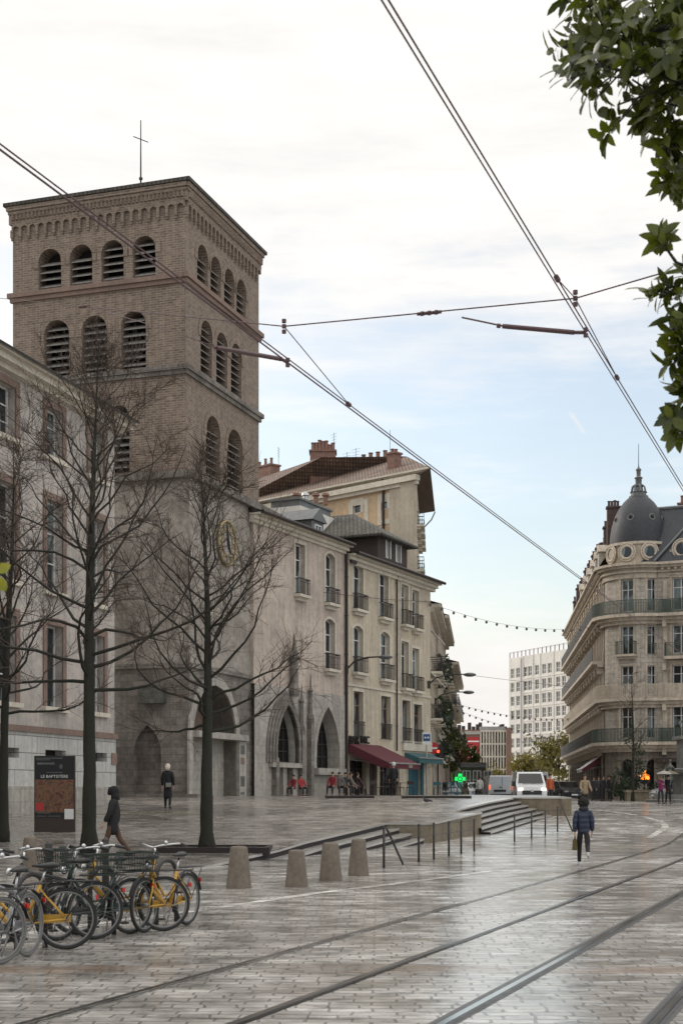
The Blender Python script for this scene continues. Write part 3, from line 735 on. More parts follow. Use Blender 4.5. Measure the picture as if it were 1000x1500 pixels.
opsR=rowops(FR,[(289,304.5),(308.5,323.5),(328.5,343),(346.5,360)],z1r)+rowops(FR,[(294,310.5),(317,333),(338.5,353.5)],z2r)+rowops(FR,[(302,322),(333,355)],z3r)
wall(tw,FL,0,wT,zS3-.2,zTop,opsL,depth=.75); wall(tw,FR,0,wT,zS3-.2,zTop,opsR,depth=.75)
shell(tw,FR,0,wT,wT,1,zTop,left=False)
tw.build('wall',M['brick'],tT)
def brickarch(F,o,par):
    b=MB(); ringbar(b,F,dict(o,z0=o['z1']-o['rise']-.25),.28,-.02,.035,False,inward=False); b.build('brick_arch',M['brick'],par)
for F,L in((FL,opsL),(FR,opsR)):
    for i,o in enumerate(L):
        lo=MB(); z0=o['z0']; n=int((o['z1']-o['rise']*.35-z0)/.34)
        infill=(F is FR and i>=7)
        for k in range(n):
            zz=z0+.12+k*.34; uu0,uu1=o['u0']+.03,o['u1']-.03
            if zz+.2>o['z1']-o['rise']:
                hh=zz+.2-(o['z1']-o['rise']); 
                if hh>=o['rise']: break
                half=math.sqrt(max(0,1-(hh/o['rise'])**2))*(o['u1']-o['u0'])/2; uc=(o['u0']+o['u1'])/2; uu0,uu1=max(uu0,uc-half),min(uu1,uc+half)
            lo.hexa([F.pt(u,vv,zq) for u in(uu0,uu1) for (vv,zq) in((-.10,zz),(-.10,zz+.045),(-.52,zz+.27),(-.52,zz+.315))])
        lv=lo.build('louvre',M['slat'],tT)
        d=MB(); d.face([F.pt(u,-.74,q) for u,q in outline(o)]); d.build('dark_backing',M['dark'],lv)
        brickarch(F,o,lv)
        s=MB(); s.fbox(F,o['u0']-.05,o['u1']+.05,-.3,.07,z0-.12,z0+.01); s.build('sill',M['trim_brown'],lv)
# string courses
for zq,mt in((zS1,'trim_brown'),(zS2,'stone_dark'),(zS3,'trim_brown')):
    b=MB()
    for F,e0,e1 in((FL,-.2,0.0),(FR,-.22,.22)):
        b.fbox(F,e0,wT+e1,-.05,.22,zq,zq+.22); b.fbox(F,e0*.5,wT+e1*.5,-.05,.12,zq-.2,zq-.003)
    b.build('string_course',M[mt],tT)
# arched corbel table
zc=z(312)
for F in(FL,FR):
    b=MB(); n=20; w0=wT/n
    b.fbox(F,-.14,wT+.02,-.05,.14,zc+.55,zTop+.12)
    for k in range(n):
        u=k*w0
        b.fbox(F,u-.07,u+.07,-.02,.13,zc-.08,zc+.28); b.fbox(F,u-.045,u+.045,-.02,.09,zc-.2,zc-.083)
        uc=u+w0/2; rr=w0/2-.06
        A=[(uc+rr*math.cos(math.pi*i/8),zc+.28+rr*math.sin(math.pi*i/8)) for i in range(9)]
        for (ua,za),(ub,zb) in zip(A,A[1:]):
            b.face([F.pt(ub,.135,zb),F.pt(ua,.135,za),F.pt(ua,.135,zc+.552),F.pt(ub,.135,zc+.552)]); b.face([F.pt(ua,0,za),F.pt(ua,.135,za),F.pt(ub,.135,zb),F.pt(ub,0,zb)])
        b.fbox(F,u,u+.06,-.02,.132,zc+.28,zc+.56); b.fbox(F,u+w0-.06,u+w0,-.02,.132,zc+.28,zc+.56)
    # dog-tooth band
    m=44
    for k in range(m):
        u=(k+.5)*wT/m; q=[F.pt(u-.09,.14,zTop-.18),F.pt(u,.27,zTop-.18),F.pt(u+.09,.14,zTop-.18)]; b.prism(q,(0,0,.26))
    b.fbox(F,-.16,wT+.1,-.05,.2,zTop+.1,zTop+.25); b.fbox(F,-.22,wT+.15,-.05,.27,zTop+.252,zTop+.45)
    b.build('corbel_frieze',M['brick'],tT)
# roof
zr=zTop+.46+.16; e=.34
q=[FL.pt(-e,e,zr),FL.pt(wT+e,e,zr),FR.pt(wT+e,e,zr),FR.pt(wT+e,-wT-e,zr)]
ap=(q[0]+q[2])/2+V((0,0,1.9)); r=MB()
for i in range(4): r.face([q[i],q[(i+1)%4],ap]); r.face([q[i]+V((0,0,-.16)),q[(i+1)%4]+V((0,0,-.16)),q[(i+1)%4],q[i]])
r.face([p+V((0,0,-.16)) for p in q][::-1]); r.build('roof',M['tile_dark'],tT)
pc=ap+V((0,0,-.1)); cr=MB(); cr.tube([pc,pc+V((0,0,3.6))],[.05,.025],6); cr.tube([pc+V((-.36,-.1,2.75)),pc+V((.36,.1,2.55))],.025,5); cr.ball(pc+V((0,0,.7)),.1,8,6); cr.build('cross',M['iron_dark'],tT)

# ================================================================ church porch below the tower
tP=thing('church','stained grey stone church front under the tower with a round clock','church',(cT.x,cT.y-.5,1.5))
FRb,FLb=FR.shift(.35),FL.shift(.35)
arch1=op(FRb.ux(281),FRb.ux(345),1.0,FRb.zy(310,1003),'round'); wR=wT+2.2
w=MB(); arch1['depth']=1.4
zmid=FRb.zy(300,975)-.1
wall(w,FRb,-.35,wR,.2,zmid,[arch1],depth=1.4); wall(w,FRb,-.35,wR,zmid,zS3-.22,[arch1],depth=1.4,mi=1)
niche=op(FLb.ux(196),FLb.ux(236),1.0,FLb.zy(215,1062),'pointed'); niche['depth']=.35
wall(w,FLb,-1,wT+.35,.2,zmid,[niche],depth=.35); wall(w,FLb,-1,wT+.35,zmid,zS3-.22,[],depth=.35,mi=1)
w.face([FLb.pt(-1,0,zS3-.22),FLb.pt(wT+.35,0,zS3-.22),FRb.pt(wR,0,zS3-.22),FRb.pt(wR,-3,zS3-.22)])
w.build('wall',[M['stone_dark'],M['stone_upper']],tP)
g=MB(); g.face([FRb.pt(u,-1.38,q) for u,q in outline(arch1)]); g.build('arch_infill',M['trim_brown'],tP)
g=MB(); g.face([FLb.pt(u,-.34,q) for u,q in outline(niche)]); g.build('niche_infill',M['stone_dark'],tP)
g=MB(); ringbar(g,FRb,arch1,.45,-.02,.08,False,inward=False); g.build('arch_moulding',M['stone_pale'],tP)
b=MB(); zq=FRb.zy(345,1085); b.fbox(FRb,arch1['u0']+.05,arch1['u1']-.05,-1.36,-.6,1.2,zq); b.fbox(FRb,arch1['u0']+.02,arch1['u1']+.9,-.9,.35,zq+.002,zq+.3); b.build('porch_block',M['stone_pale'],tP)
b=MB(); b.fbox(FRb,FRb.ux(345),FRb.ux(355),.0,.22,1.3,zq-.02); poster=b.build('pilaster',M['stone_pale'],tP)
b=MB()
for (y0,y1,mi) in((1092,1105,0),(1110,1120,1),(1137,1152,0),(1160,1164,0)): b.fbox(FRb,FRb.ux(346.5),FRb.ux(352.5),.22,.226,FRb.zy(350,y1),FRb.zy(350,y0),mi)
b.build('notice',[M['bronze'],M['trim_brown']],tP)
b=MB(); b.fbox(FRb,FRb.ux(380),FRb.ux(394),-.1,.25,1.0,FRb.zy(387,1048)); b.fbox(FRb,FRb.ux(372),FRb.ux(380),-.1,.06,1.0,FRb.zy(376,1020)); b.build('buttress',M['stone_pale'],tP)
b=MB(); u0=FRb.ux(282); 
for zq,h,pr in((FRb.zy(300,700),.35,.28),(FRb.zy(300,975),.22,.12)):
    b=MB(); b.fbox(FRb,-.5,wR,-.02,pr,zq-h,zq); b.fbox(FLb,-1,wT+.3,-.02,pr,zq-h,zq); b.build('string_course',M['stone_dark'],tP)
b=MB(); b.fbox(FLb,FLb.ux(210),FLb.ux(244),.02,.5,FLb.zy(225,1031),FLb.zy(225,1007)); b.build('sign_box',M['bronze'],tP)
b=MB(); b.fbox(FLb,FLb.ux(170),FLb.ux(300)-.2,-.05,.4,.3,FLb.zy(230,1163)); b.build('plinth',M['stone_dark'],tP)
# clock
uc=FRb.ux(330); zc2=FRb.zy(330,796); rc=FRb.zy(330,764)-zc2
ck=MB(); cpt=FRb.pt(uc,.12,zc2); ck.ring(cpt,rc,.075,FRb.n,36,8); ck.ring(cpt,rc*.6,.03,FRb.n,30,6)
for k in range(12):
    a=2*math.pi*k/12; dd=FRb.d*math.cos(a)+V((0,0,math.sin(a))); p0=cpt+dd*rc*.64; p1=cpt+dd*rc*.92; ck.tube([p0,p1],.035,5)
cko=ck.build('clock',M['gold'],tP,smooth=True,sharp=50)
d=MB(); d.prism([FRb.pt(uc+rc*math.cos(2*math.pi*i/36),.02,zc2+rc*math.sin(2*math.pi*i/36)) for i in range(36)],FRb.n*.06); d.build('clock_face',M['stone_pale'],cko)
d=MB(); d.prism([FRb.pt(uc+rc*.5*math.cos(2*math.pi*i/24),.085,zc2+rc*.5*math.sin(2*math.pi*i/24)) for i in range(24)],FRb.n*.03); d.build('clock_centre',M['stucco_grey'],cko)
d=MB()
for a,l in((R(100),.8),(R(-60),.55)): d.tube([cpt+FRb.n*.05,cpt+FRb.n*.05+(FRb.d*math.cos(a)+V((0,0,math.sin(a))))*rc*l],[.07,.03],6)
d.build('clock_hand',M['black'],cko)
# little roof over the porch
r=MB(); zz=zS3-.22; a,b=FRb.pt(wT-.2,.55,zz-2.2),FRb.pt(wR+.3,.55,zz-2.2)
r.fbox(FRb,wT+.4,wR+.4,-4,.5,FRb.zy(385,757)-.1,FRb.zy(385,757)+.12); r.build('roof',M['tile_dark'],tP)

# ================================================================ C: portal house and bar house
cC=at(380,1160,72); FC=Fr((cC.x,cC.y),(.433,.901))
uP=FC.ux(505); uE=FC.ux(630)
zC=FC.zy(505,803)
tL=thing('portal_house','pinkish rendered house with two pointed stone arches at street level','house',FC.pt(uP/2,-4,1.5))
tB=thing('bar_house','cream rendered house with burgundy bar awning and tall railed windows','house',FC.pt((uP+uE)/2,-4,1.5))
def W(x0,x1,y0,y1,kind='rect',F=FC): 
    xm=(x0+x1)/2; return op(F.ux(x0),F.ux(x1),F.zy(xm,y1),F.zy(xm,y0),kind)
zst=FC.zy(450,1012)
wl=[W(432,446,797,871),W(476,490,811,884,'seg'),W(475,490,907,980,'seg')]
w=MB(); wall(w,FC,-.6,uP,zst,zC,wl,depth=.35); shell(w,FC,-.6,uP,10,zst,zC,right=False,top=False); w.build('wall',M['stucco_pink'],tL)
p1=W(399,431,1032,1117,'pointed'); p2=W(461,495,1035,1126,'pointed'); p1['depth']=.4; p2['depth']=.75
dr=W(404,428,1125,1172); dr['depth']=1.0
w=MB(); wall(w,FC,-.6,uP,.5,zst,[p1,p2,dr],depth=1.1,v=.05); w.face([FC.pt(-.6,.05,zst),FC.pt(uP,.05,zst),FC.pt(uP,0,zst),FC.pt(-.6,0,zst)])
w.build('stone_front',M['stone_pale'],tL)
for o,v in((p1,-.33),(p2,-.65)):
    ww=window(tL,FC,o,v=v,fmat='iron_dark',gmat='glass_dark',fw=.08,mull=3,trans=(.2,.4,.6))
b=MB()
for i in range(4):
    ringbar(b,FC,p1,.18+.2*i,.05+.0,.05+.28-.07*i,False,inward=False)
b.build('portal_moulding',M['stone_dark'],tL)
b=MB(); ringbar(b,FC,p2,.3,.03,.12,False,inward=False); b.fbox(FC,p2['u0']-.3,p2['u1']+.3,.0,.4,p2['z0']-.35,p2['z0']+.01); b.build('window_moulding',M['stone_pale'],tL)
b=MB(); b.fbox(FC,p1['u0']-.5,p1['u1']+.5,-.1,.32,dr['z1']+.02,p1['z0']-.02); b.fbox(FC,(dr['u0']+dr['u1'])/2-.2,(dr['u0']+dr['u1'])/2+.2,-.25,.06,.8,dr['z1']+.018); b.build('portal_lintel',M['stone_pale'],tL)
b=MB(); b.face([FC.pt(u,-.9,q) for u,q in outline(dr)]); b.build('door',M['wood_dark'],tL)
for x,yb,yt in((399,1168,1045),(437,1168,1000),(450,1168,985)):
    u=FC.ux(x); b=MB(); zt=FC.zy(x,yt)
    b.fbox(FC,u-.16,u+.16,.0,.34,.8,zt-2.5); b.lathe(FC.pt(u,.2,zt-2.5),[(.2,0),(.16,.2),(.11,.25),(.09,1.4),(.15,1.5),(.06,1.7),(.02,2.4)],8); b.build('pinnacle',M['stone_dark'],tL)
b=MB(); u=FC.ux(425); zt=FC.zy(425,960); b.lathe(FC.pt(u,.25,FC.zy(425,1020)),[(.24,0),(.3,.3),(.2,.6),(.2,1.9),(.3,2.0),(.16,2.3),(.07,2.9),(.02,3.3)],8); b.build('gothic_finial',M['stone_dark'],tL)
for o in wl: window(tL,FC,o,v=-.25,gmat='glass_blue',mull=1,trans=(.36,.7),surround=(.16,.04),rail=(.85,.32),sill=None)
# bar house windows
wr=[]
for x0,x1,y0,y1,k in((516,531,826,893,'seg'),(554.5,568,838,905,'seg'),(587,597,857,915,'rect'),(603,612.5,865,921,'rect'),
    (516,531,917,985,'seg'),(556,570,926,995,'seg'),(587,597.5,940,1008,'rect'),(603,613,950,1012,'rect'),
    (517,531,1013,1080,'rect'),(557,571,1020,1083,'rect'),(588,600,1026,1088,'rect'),(605,617,1032,1090,'rect')):
    wr.append(W(x0,x1,y0,y1,k))
zsh=FC.zy(560,1093); 
shop=[W(512,536,1112,1168),W(541,552,1118,1168),W(556,585,1116,1168),W(601,616,1113,1168)]
w=MB(); wall(w,FC,uP,uE,.5,zC-.6,wr+shop,depth=.32); 
shell(w,FC,uP,uE,11,.5,zC-.6,left=False,top=False); w.build('wall',M['stucco_cream'],tB)
for i,o in enumerate(wr):
    window(tB,FC,o,v=-.22,gmat='glass_blue' if i%3 else 'glass',mull=1,trans=(.36,.72) if i%2 else (.7,),surround=(.17,.045),rail=(.9,.34) if i<8 else (.95,.12),fmat='white' if i<8 else 'trim_brown')
for i,o in enumerate(shop):
    if i in(0,2): window(tB,FC,o,v=-.25,fmat='wood_dark',gmat='glass_dark',fw=.1,mull=2,trans=(.3,.75),name='shop_window')
    else:
        b=MB(); b.fbox(FC,o['u0']+.03,o['u1']-.03,-.3,-.2,o['z0'],o['z1']-.02); b.build('door',M['wood_dark' if i==1 else 'teal'],tB)
b=MB(); ringbar(b,FC,shop[3],.35,-.05,.06,False,inward=False); b.build('shop_surround',M['teal'],tB)
band('shop_fascia',tB,FC,FC.ux(589),uE,FC.zy(605,1100),FC.zy(605,1086),.12,'trim_cream')
band('string_course',tB,FC,uP,uE,FC.zy(540,1006)-.12,FC.zy(540,1006),.07,'trim_cream')
cornice('eave',tL,FC,-.9,uP-.02,[(zC-.36,zC-.2,.14),(zC-.2,zC-.02,.3),(zC,zC+.1,.55)],'trim_cream')
cornice('eave',tB,FC,uP+.02,uE+.5,[(zC-.82,zC-.62,.16),(zC-.62,zC-.44,.36),(zC-.42,zC-.3,.62)],'trim_cream')
g=MB(); g.tube([FC.pt(-.9,.68,zC+.12),FC.pt(uP-.1,.68,zC+.12)],.1,8); g.build('gutter',M['pipe'],tL)
g=MB(); g.tube([FC.pt(uP+.1,.78,zC-.28),FC.pt(uE+.6,.78,zC-.28)],.1,8); g.build('gutter',M['pipe'],tB)
for t_,u0,u1,zz in((tL,-.9,uP-.01,zC+.15),(tB,uP+.01,uE+.6,zC-.25)):
    r=MB(); a,b=FC.pt(u0,.7,zz),FC.pt(u1,.7,zz); c,d=FC.pt(u1,-5,zz+2.0),FC.pt(u0,-5,zz+2.0); e1,e2=FC.pt(u1,-11,zz),FC.pt(u0,-11,zz)
    r.face([a,b,c,d]); r.face([d,c,e1,e2]); r.face([a,d,e2]); r.face([b,e1,c]); r.build('roof',M['tile_dark'],t_)
downpipe(tL,FC,uP-.03,1.4,zC,v=.12,r=.085); downpipe(tB,FC,FC.ux(579),FC.zy(579,1100),zC-.5,v=.1,r=.05)
b=MB(); b.fbox(FC,FC.ux(508),FC.ux(516),.0,.3,FC.zy(512,826),FC.zy(512,814)); b.build('wall_bracket',M['iron_dark'],tB)
# awnings
def awning(par,F,u0,u1,zt,zf,pr,mat,val=.28,stripes=None,thick=.03):
    b=MB(); n=14
    for i in range(n):
        ua,ub=u0+(u1-u0)*i/n,u0+(u1-u0)*(i+1)/n; mi=(i%2) if stripes else 0
        b.hexa([F.pt(u,v,zz+dz) for u in(ua,ub) for (v,zz) in((.04,zt),(pr,zf)) for dz in(0,thick)],mi)
        b.hexa([F.pt(u,v,zz) for u in(ua,ub) for v in(pr,pr-.015) for zz in(zf-val,zf+thick)],mi)
    for u in(u0,u1): b.face([F.pt(u,.04,zt),F.pt(u,pr,zf),F.pt(u,pr,zf-val),F.pt(u,pr*.75,zf-val*.6),F.pt(u,.04,zt-.5)])
    a=b.build('awning',[M[mat],M[stripes or mat]],par,fix=True)
    f=MB(); f.tube([F.pt(u0-.03,pr+.01,zf+.03),F.pt(u1+.03,pr+.01,zf+.03)],.05,6)
    for u in(u0+.15,u1-.15): f.tube([F.pt(u,.05,zt-.9),F.pt(u,pr-.05,zf-.03)],.022,5)
    f.build('awning_frame',M['steel'],a); return a
zt=FC.zy(530,1091)
awB=awning(tB,FC,FC.ux(509),FC.ux(556),zt,zt-1.15,2.6,'awning')
awT=awning(tB,FC,FC.ux(592),FC.ux(628),FC.zy(610,1104),FC.zy(610,1104)-.35,1.0,'awning_teal')
for wd_,xx in(('BAR',515.5),('INC',531.5)): text(wd_,.66,FC.pt(FC.ux(xx),.12,FC.zy(xx,1084.5)),FC,'dark',tB,'lettering',.05,sx=1.1)
text('CAFE',.26,FC.pt(FC.ux(541),2.625,zt-1.28),FC,'trim_cream',awB,'lettering',.004)
# attic storey in brown boards, dormer, vent housing
za=zC-.2; FAt=FC.shift(-1.1); u0,u1=FAt.ux(553),FAt.ux(596); zt=FAt.zy(575,795)
b=MB(); sw=[op(FAt.ux(565.5),FAt.ux(571),FAt.zy(568,818),FAt.zy(568,788)),op(FAt.ux(580),FAt.ux(586),FAt.zy(583,824),FAt.zy(583,797))]
zt2=FAt.zy(596,800)
wall(b,FAt,u0,u1,za,zt2,sw,depth=.15); shell(b,FAt,u0,u1,7.5,za,zt2,top=False); at_=b.build('attic',M['wood_dark'],tB)
for o in sw: window(at_,FAt,o,v=-.08,gmat='glass_blue',fw=.09,mull=1,trans=(),surround=(.12,.03),smat='white')
r=MB(); e=.55; zr=zt2
q=[FAt.pt(u0-e,e,zr),FAt.pt(u1+e,e,zr),FAt.pt(u1+e,-8,zr),FAt.pt(u0-e,-8,zr)]; r1,r2=FAt.pt((u0+u1)/2,-2.7,zr+1.9),FAt.pt((u0+u1)/2,-5,zr+1.9)
r.face([q[0],q[1],r1]); r.face([q[1],q[2],r2,r1]); r.face([q[2],q[3],r2]); r.face([q[3],q[0],r1,r2])
for i in range(4): r.face([q[i]+V((0,0,-.14)),q[(i+1)%4]+V((0,0,-.14)),q[(i+1)%4],q[i]])
r.face([p+V((0,0,-.14)) for p in q[::-1]]); r.build('attic_roof',M['tile_grey'],at_)
b=MB(); FD=FC.shift(-1.6); ud=FD.ux(465); zd=zC+.35
b.fbox(FD,ud-.75,ud+.75,-2.2,0,zd-.3,zd+1.3); b.prism([FD.pt(ud-.95,.15,zd+1.25),FD.pt(ud+.95,.15,zd+1.25),FD.pt(ud,.15,zd+2.0)],FD.n*-2.4); dm=b.build('dormer',M['zinc'],tL)
window(dm,FD,op(ud-.42,ud+.42,zd-.1,zd+1.05),v=.06,gmat='glass_blue',fw=.07,mull=1,trans=())
b=MB(); FV=FC.shift(-5.0); uv=FV.ux(484); zv=FV.zy(484,762)
b.fbox(FV,FV.ux(440),FV.ux(497),-2.6,0,zC,FV.zy(470,752)); b.build('roof_block',M['white_render'],tL)
b=MB(); b.fbox(FV,FV.ux(445),FV.ux(490),-2.3,-.3,FV.zy(470,751),FV.zy(470,741)); b.fbox(FV,FV.ux(443),FV.ux(492),-2.4,-.2,FV.zy(470,741)+.003,FV.zy(470,738)); vb=b.build('vent_housing',M['zinc'],tL)
for x in(455,468,483,497):
    p=FV.pt(FV.ux(x),-1,FV.zy(x,738)); b=MB(); b.lathe(p,[(.16,0),(.16,.55),(.26,.6),(.22,.75),(.02,.85)],10); b.build('vent_cowl',M['brick_red' if x!=468 else 'steel'],vb,smooth=True,sharp=40)
b=MB()
for x in(400,415,428): p=FC.pt(FC.ux(x),-2.2,zC+.9); b.lathe(p,[(.35,-.6),(.3,.1),(.5,.25),(.25,.5),(.05,.7)],8)
b.build('vent_cowl',M['zinc'],tL)

# ================================================================ D: tall tan house behind
cD=V((.0525*100,100,0)); dD=V((.727,-.687,0)); lD=30.0
FDl=Fr((cD.x-dD.x*lD,cD.y-dD.y*lD),(dD.x,dD.y)); FDr=Fr((cD.x,cD.y),(.07,.9975))
tD=thing('tall_house','tall ochre house with tiled hip roof and many chimneys, rising behind the bar house','house',(cD.x-8,cD.y+9,1.3))
zD=FDl.zy(600,698)
b=MB(); 
def WD(x0,x1,y0,y1): xm=(x0+x1)/2; return op(FDl.ux(x0),FDl.ux(x1),FDl.zy(xm,y1),FDl.zy(xm,y0))
od=[WD(558,567,729,746),WD(517,528,736,752)]
wall(b,FDl,0,lD,1,zD,od,depth=.2); wl_=b.build('wall',M['stucco_ochre'],tD)
b=MB(); orr=[op(u,u+1.1,zq,zq+2.1) for zq in(zD-3.2,zD-6.4,zD-9.6) for u in(1.5,4.5,7.5,10.5)]
wall(b,FDr,0,13,1,zD,orr,depth=.2); shell(b,FDr,0,13,16,1,zD,left=False,top=False); b.build('wall',M['stucco_tan'],tD)
for o in orr: window(tD,FDr,o,v=-.1,gmat='glass_blue',fmat='white',rail=(.9,.5,'iron_dark',.3),surround=(.2,.05))
window(tD,FDl,od[0],v=-.1,gmat='glass_blue',mull=0,trans=(),surround=(.28,.04))
window(tD,FDl,od[1],v=-.1,gmat='glass_blue',mull=0,trans=(),surround=(.28,.04))
b=MB(); 
for x0,x1,y0,y1 in((553,575,728,768),(511,539,733,770)):
    xm=(x0+x1)/2; o=op(FDl.ux(x0),FDl.ux(x1),FDl.zy(xm,y1),FDl.zy(xm,y0)); ringbar(b,FDl,o,.35,-.02,.03,True,inward=True)
b.build('panel_frame',M['trim_cream'],tD)
b=MB(); b.fbox(FDl,lD-2.4,lD+.03,-.05,.12,1,zD); b.fbox(FDl,lD-1.3,lD+.02,-.05,.26,1,zD-.01); b.build('corner_pilaster',M['stucco_tan'],tD)
downpipe(tD,FDl,lD-3.0,zD-9,zD+.3,v=.12,r=.09)
e=.95; zr=zD+.2
Q=[FDl.pt(-2,e,zr),FDl.pt(lD+.9,e,zr)+FDr.n*.9,FDr.pt(14,e+.3,zr),FDr.pt(14,-17,zr)]
q1=V((Q[0].x,Q[0].y,zr))
rg1=FDl.pt(lD-6.5,-6.5,zr+3.3); rg0=FDl.pt(-2,-6.5,zr+3.3); rg2=FDr.pt(9,-7.5,zr+3.3)
r=MB(); r.face([Q[0],Q[1],rg1,rg0]); r.face([Q[1],Q[2],rg2,rg1]); r.face([Q[2],Q[3],rg2]); r.face([rg0,rg1,rg2,Q[3]]); r.build('roof',M['tile_red'],tD)
so_=MB(); so_.face([Q[1],Q[0],FDl.pt(-2,-.1,zD),FDl.pt(lD,-.1,zD)],0); so_.face([Q[2],Q[1],FDr.pt(0,-.1,zD),FDr.pt(14,-.1,zD)],1)
so_.face([Q[0],Q[1],Q[1]+V((0,0,.12)),Q[0]+V((0,0,.12))],0); so_.face([Q[1],Q[2],Q[2]+V((0,0,.12)),Q[1]+V((0,0,.12))],1); so_.build('soffit',[M['trim_cream'],M['wood_soffit']],tD)
b=MB(); b.fbox(FDl,-2,lD+.3,-.05,.45,zD-.4,zD-.02); b.fbox(FDl,-2,lD+.2,-.05,.25,zD-.65,zD-.402); b.build('cornice',M['trim_cream'],tD)
g=MB(); g.tube([Q[2]+V((0,0,-.05)),Q[2]+V((-.3,-.1,-.7)),FDr.pt(13.8,.1,zr-1.6)],.06,6); g.build('gutter_elbow',M['steel'],tD)
def onD(x,y,v):
    F=FDl.shift(v); u=F.ux(x); p=F.pt(u,0,0); return V((p.x,p.y,CH+(HY-y)*p.y/FPX))
ang=math.atan2(dD.y,dD.x)
p=onD(473,690,-4); chimney(tD,p,(2.0,1.3),p.z-1.5,onD(473,664,-4).z,ang+.75,7,pr=.17,ph=.75)
p=onD(577,688,-2.6); chimney(tD,p,(.75,.75),p.z-1,onD(577,666,-2.6).z,ang,2,pr=.15,ph=.35)
p=onD(548,682,-9); chimney(tD,p,(3.4,.8),p.z-2,onD(548,679,-9).z,ang,4,mat='brick_dark',pr=.2,ph=.75)
p=onD(389,690,-6); chimney(tD,p,(2.6,1.0),p.z-2,onD(389,686,-6).z,ang-.1,3,mat='brick_red',pr=.14,ph=.6)
for x,y0,y1 in((408,690,655),(489,668,634),(521,684,656),(571,668,630),(508,684,662)):
    p=onD(x,y0,-7); aerial(tD,p,onD(x,y1,-7).z-p.z,4 if x!=571 else 0,rz=.4+x*.01)

# ================================================================ E, F: narrow fronts along the far street
FE=Fr((5.75,93.2),(.1,.995))
def sliver(name,label,u0,u1,zt,mat,rows,n,vo=0.0,roof='tile_dark',plants=False):
    F=FE.shift(vo); t=thing(name,label,'house',F.pt((u0+u1)/2,-4,1.2))
    L=[]
    for k in range(n):
        for zq in rows: u=u0+(u1-u0)*(k+.5)/n; L.append(op(u-.5,u+.5,zq,zq+2.0))
    b=MB(); wall(b,F,u0,u1,.5,zt,L,depth=.2); shell(b,F,u0,u1,12,.5,zt); b.build('wall',M[mat],t)
    for i,o in enumerate(L):
        w_=window(t,F,o,v=-.12,gmat='glass',fw=.06,mull=1,trans=(),rail=(.95,.75,'iron_dark',.3),surround=(.15,.04))
    cornice('cornice',t,F,u0-.1,u1+.1,[(zt-.4,zt-.1,.3),(zt-.1,zt+.12,.75)],'trim_cream')
    r=MB(); r.face([F.pt(u0,.8,zt+.14),F.pt(u1,.8,zt+.14),F.pt(u1,-6,zt+2),F.pt(u0,-6,zt+2)]); r.build('roof',M[roof],t)
    return t,F
tE,FEa=sliver('narrow_house','narrow pale house with plant-covered balconies just past the bar house',0,13,13.9,'stucco_cream',(9.7,6.6,3.9),4,0)
tF,FEb=sliver('narrow_house','narrow house with a reddish roof edge farther along the left side of the street',13.2,34,14.8,'stucco_pink',(11,8,4.6),6,.15,'tile_red')
tG,FEc=sliver('narrow_house','last house at the far end of the left street row',34.3,66,13.2,'stucco_tan',(9.6,6.6,3.9),9,.5,'tile_red')
# shutters / blinds that stick out
for zq in(11.4,8.6):
    b=MB(); b.hexa([FEa.pt(u,v,zz) for u in(.4,1.9) for (v,zz) in((.05,zq+1),(1.0,zq),(.05,zq+1.05),(1.0,zq+.05))]); b.build('blind',M['signwhite'],tE)
def foliage(name,mb_pts,mat,par,size=(.08,.18),seed=1):
    rr=random.Random(seed); b=MB()
    for p in mb_pts:
        s=rr.uniform(*size); n=V((rr.uniform(-1,1),rr.uniform(-1,1),rr.uniform(-.4,1))).normalized(); a=n.orthogonal().normalized(); a.rotate(Matrix.Rotation(rr.uniform(0,6.28),3,n)); c=n.cross(a)
        b.face([p-a*s,p+c*s*.45,p+a*s,p-c*s*.45])
    return b.build(name,mat,par,world=True)
rr=random.Random(3)
for k in range(12):
    zq=rr.choice((10.4,7.3,4.7,6.2)); uq=rr.uniform(3,12.5); foliage('balcony_plant',[FEa.pt(uq+rr.gauss(0,.5),rr.uniform(.3,1.2),zq+rr.gauss(-.2,.5)) for i in range(40)],M['leaf_dark'],tE,(.15,.32),k)
# ================================================================ H: corner building with the slate dome
cH=V((23.07,110.6,0)); rH=2.65
tH=thing('corner_building','ornate limestone corner building with a slate dome and long iron balconies','building',(cH.x+4,cH.y+6,1.2))
FHL=Fr((20.42+.1*46,110.8+.995*46),(-.1,-.995)); LH=46.0
FHR=Fr((23.75,108.15),(.905,-.425)); LR=13.0
floors=[(15.32,17.9),(12.05,14.35),(8.95,11.3),(5.65,8.2)]; ZG=.4; ZT=18.0
def facade_h(F,u0,u1,us,ww,ground):
    L=[]
    for u in us:
        for z0,z1 in floors: L.append(op(u-ww/2,u+ww/2,z0+.12,z1))
    G=[op(u-ww*.85,u+ww*.85,1.0,4.3,'round') for u in us] if ground else []
    b=MB(); wall(b,F,u0,u1,5.2,ZT,L,depth=.3); return L,G,b
usL=[LH-1.9-k*3.05 for k in range(14)]
L1,G1,b=facade_h(FHL,0,LH,usL,1.25,True); shell(b,FHL,0,LH,13,ZG,ZT,left=True,right=False,top=False); b.build('wall',M['stone_h'],tH)
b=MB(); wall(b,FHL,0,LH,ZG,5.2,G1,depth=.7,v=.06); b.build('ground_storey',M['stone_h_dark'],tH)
usR=[2.0,5.6,9.2]
L2,G2,b=facade_h(FHR,0,LR,usR,1.25,True); shell(b,FHR,0,LR,12,ZG,ZT,left=False,top=False); b.build('wall',M['stone_h'],tH)
b=MB(); wall(b,FHR,0,LR,ZG,5.2,G2,depth=.7,v=.06); b.build('ground_storey',M['stone_h_dark'],tH)
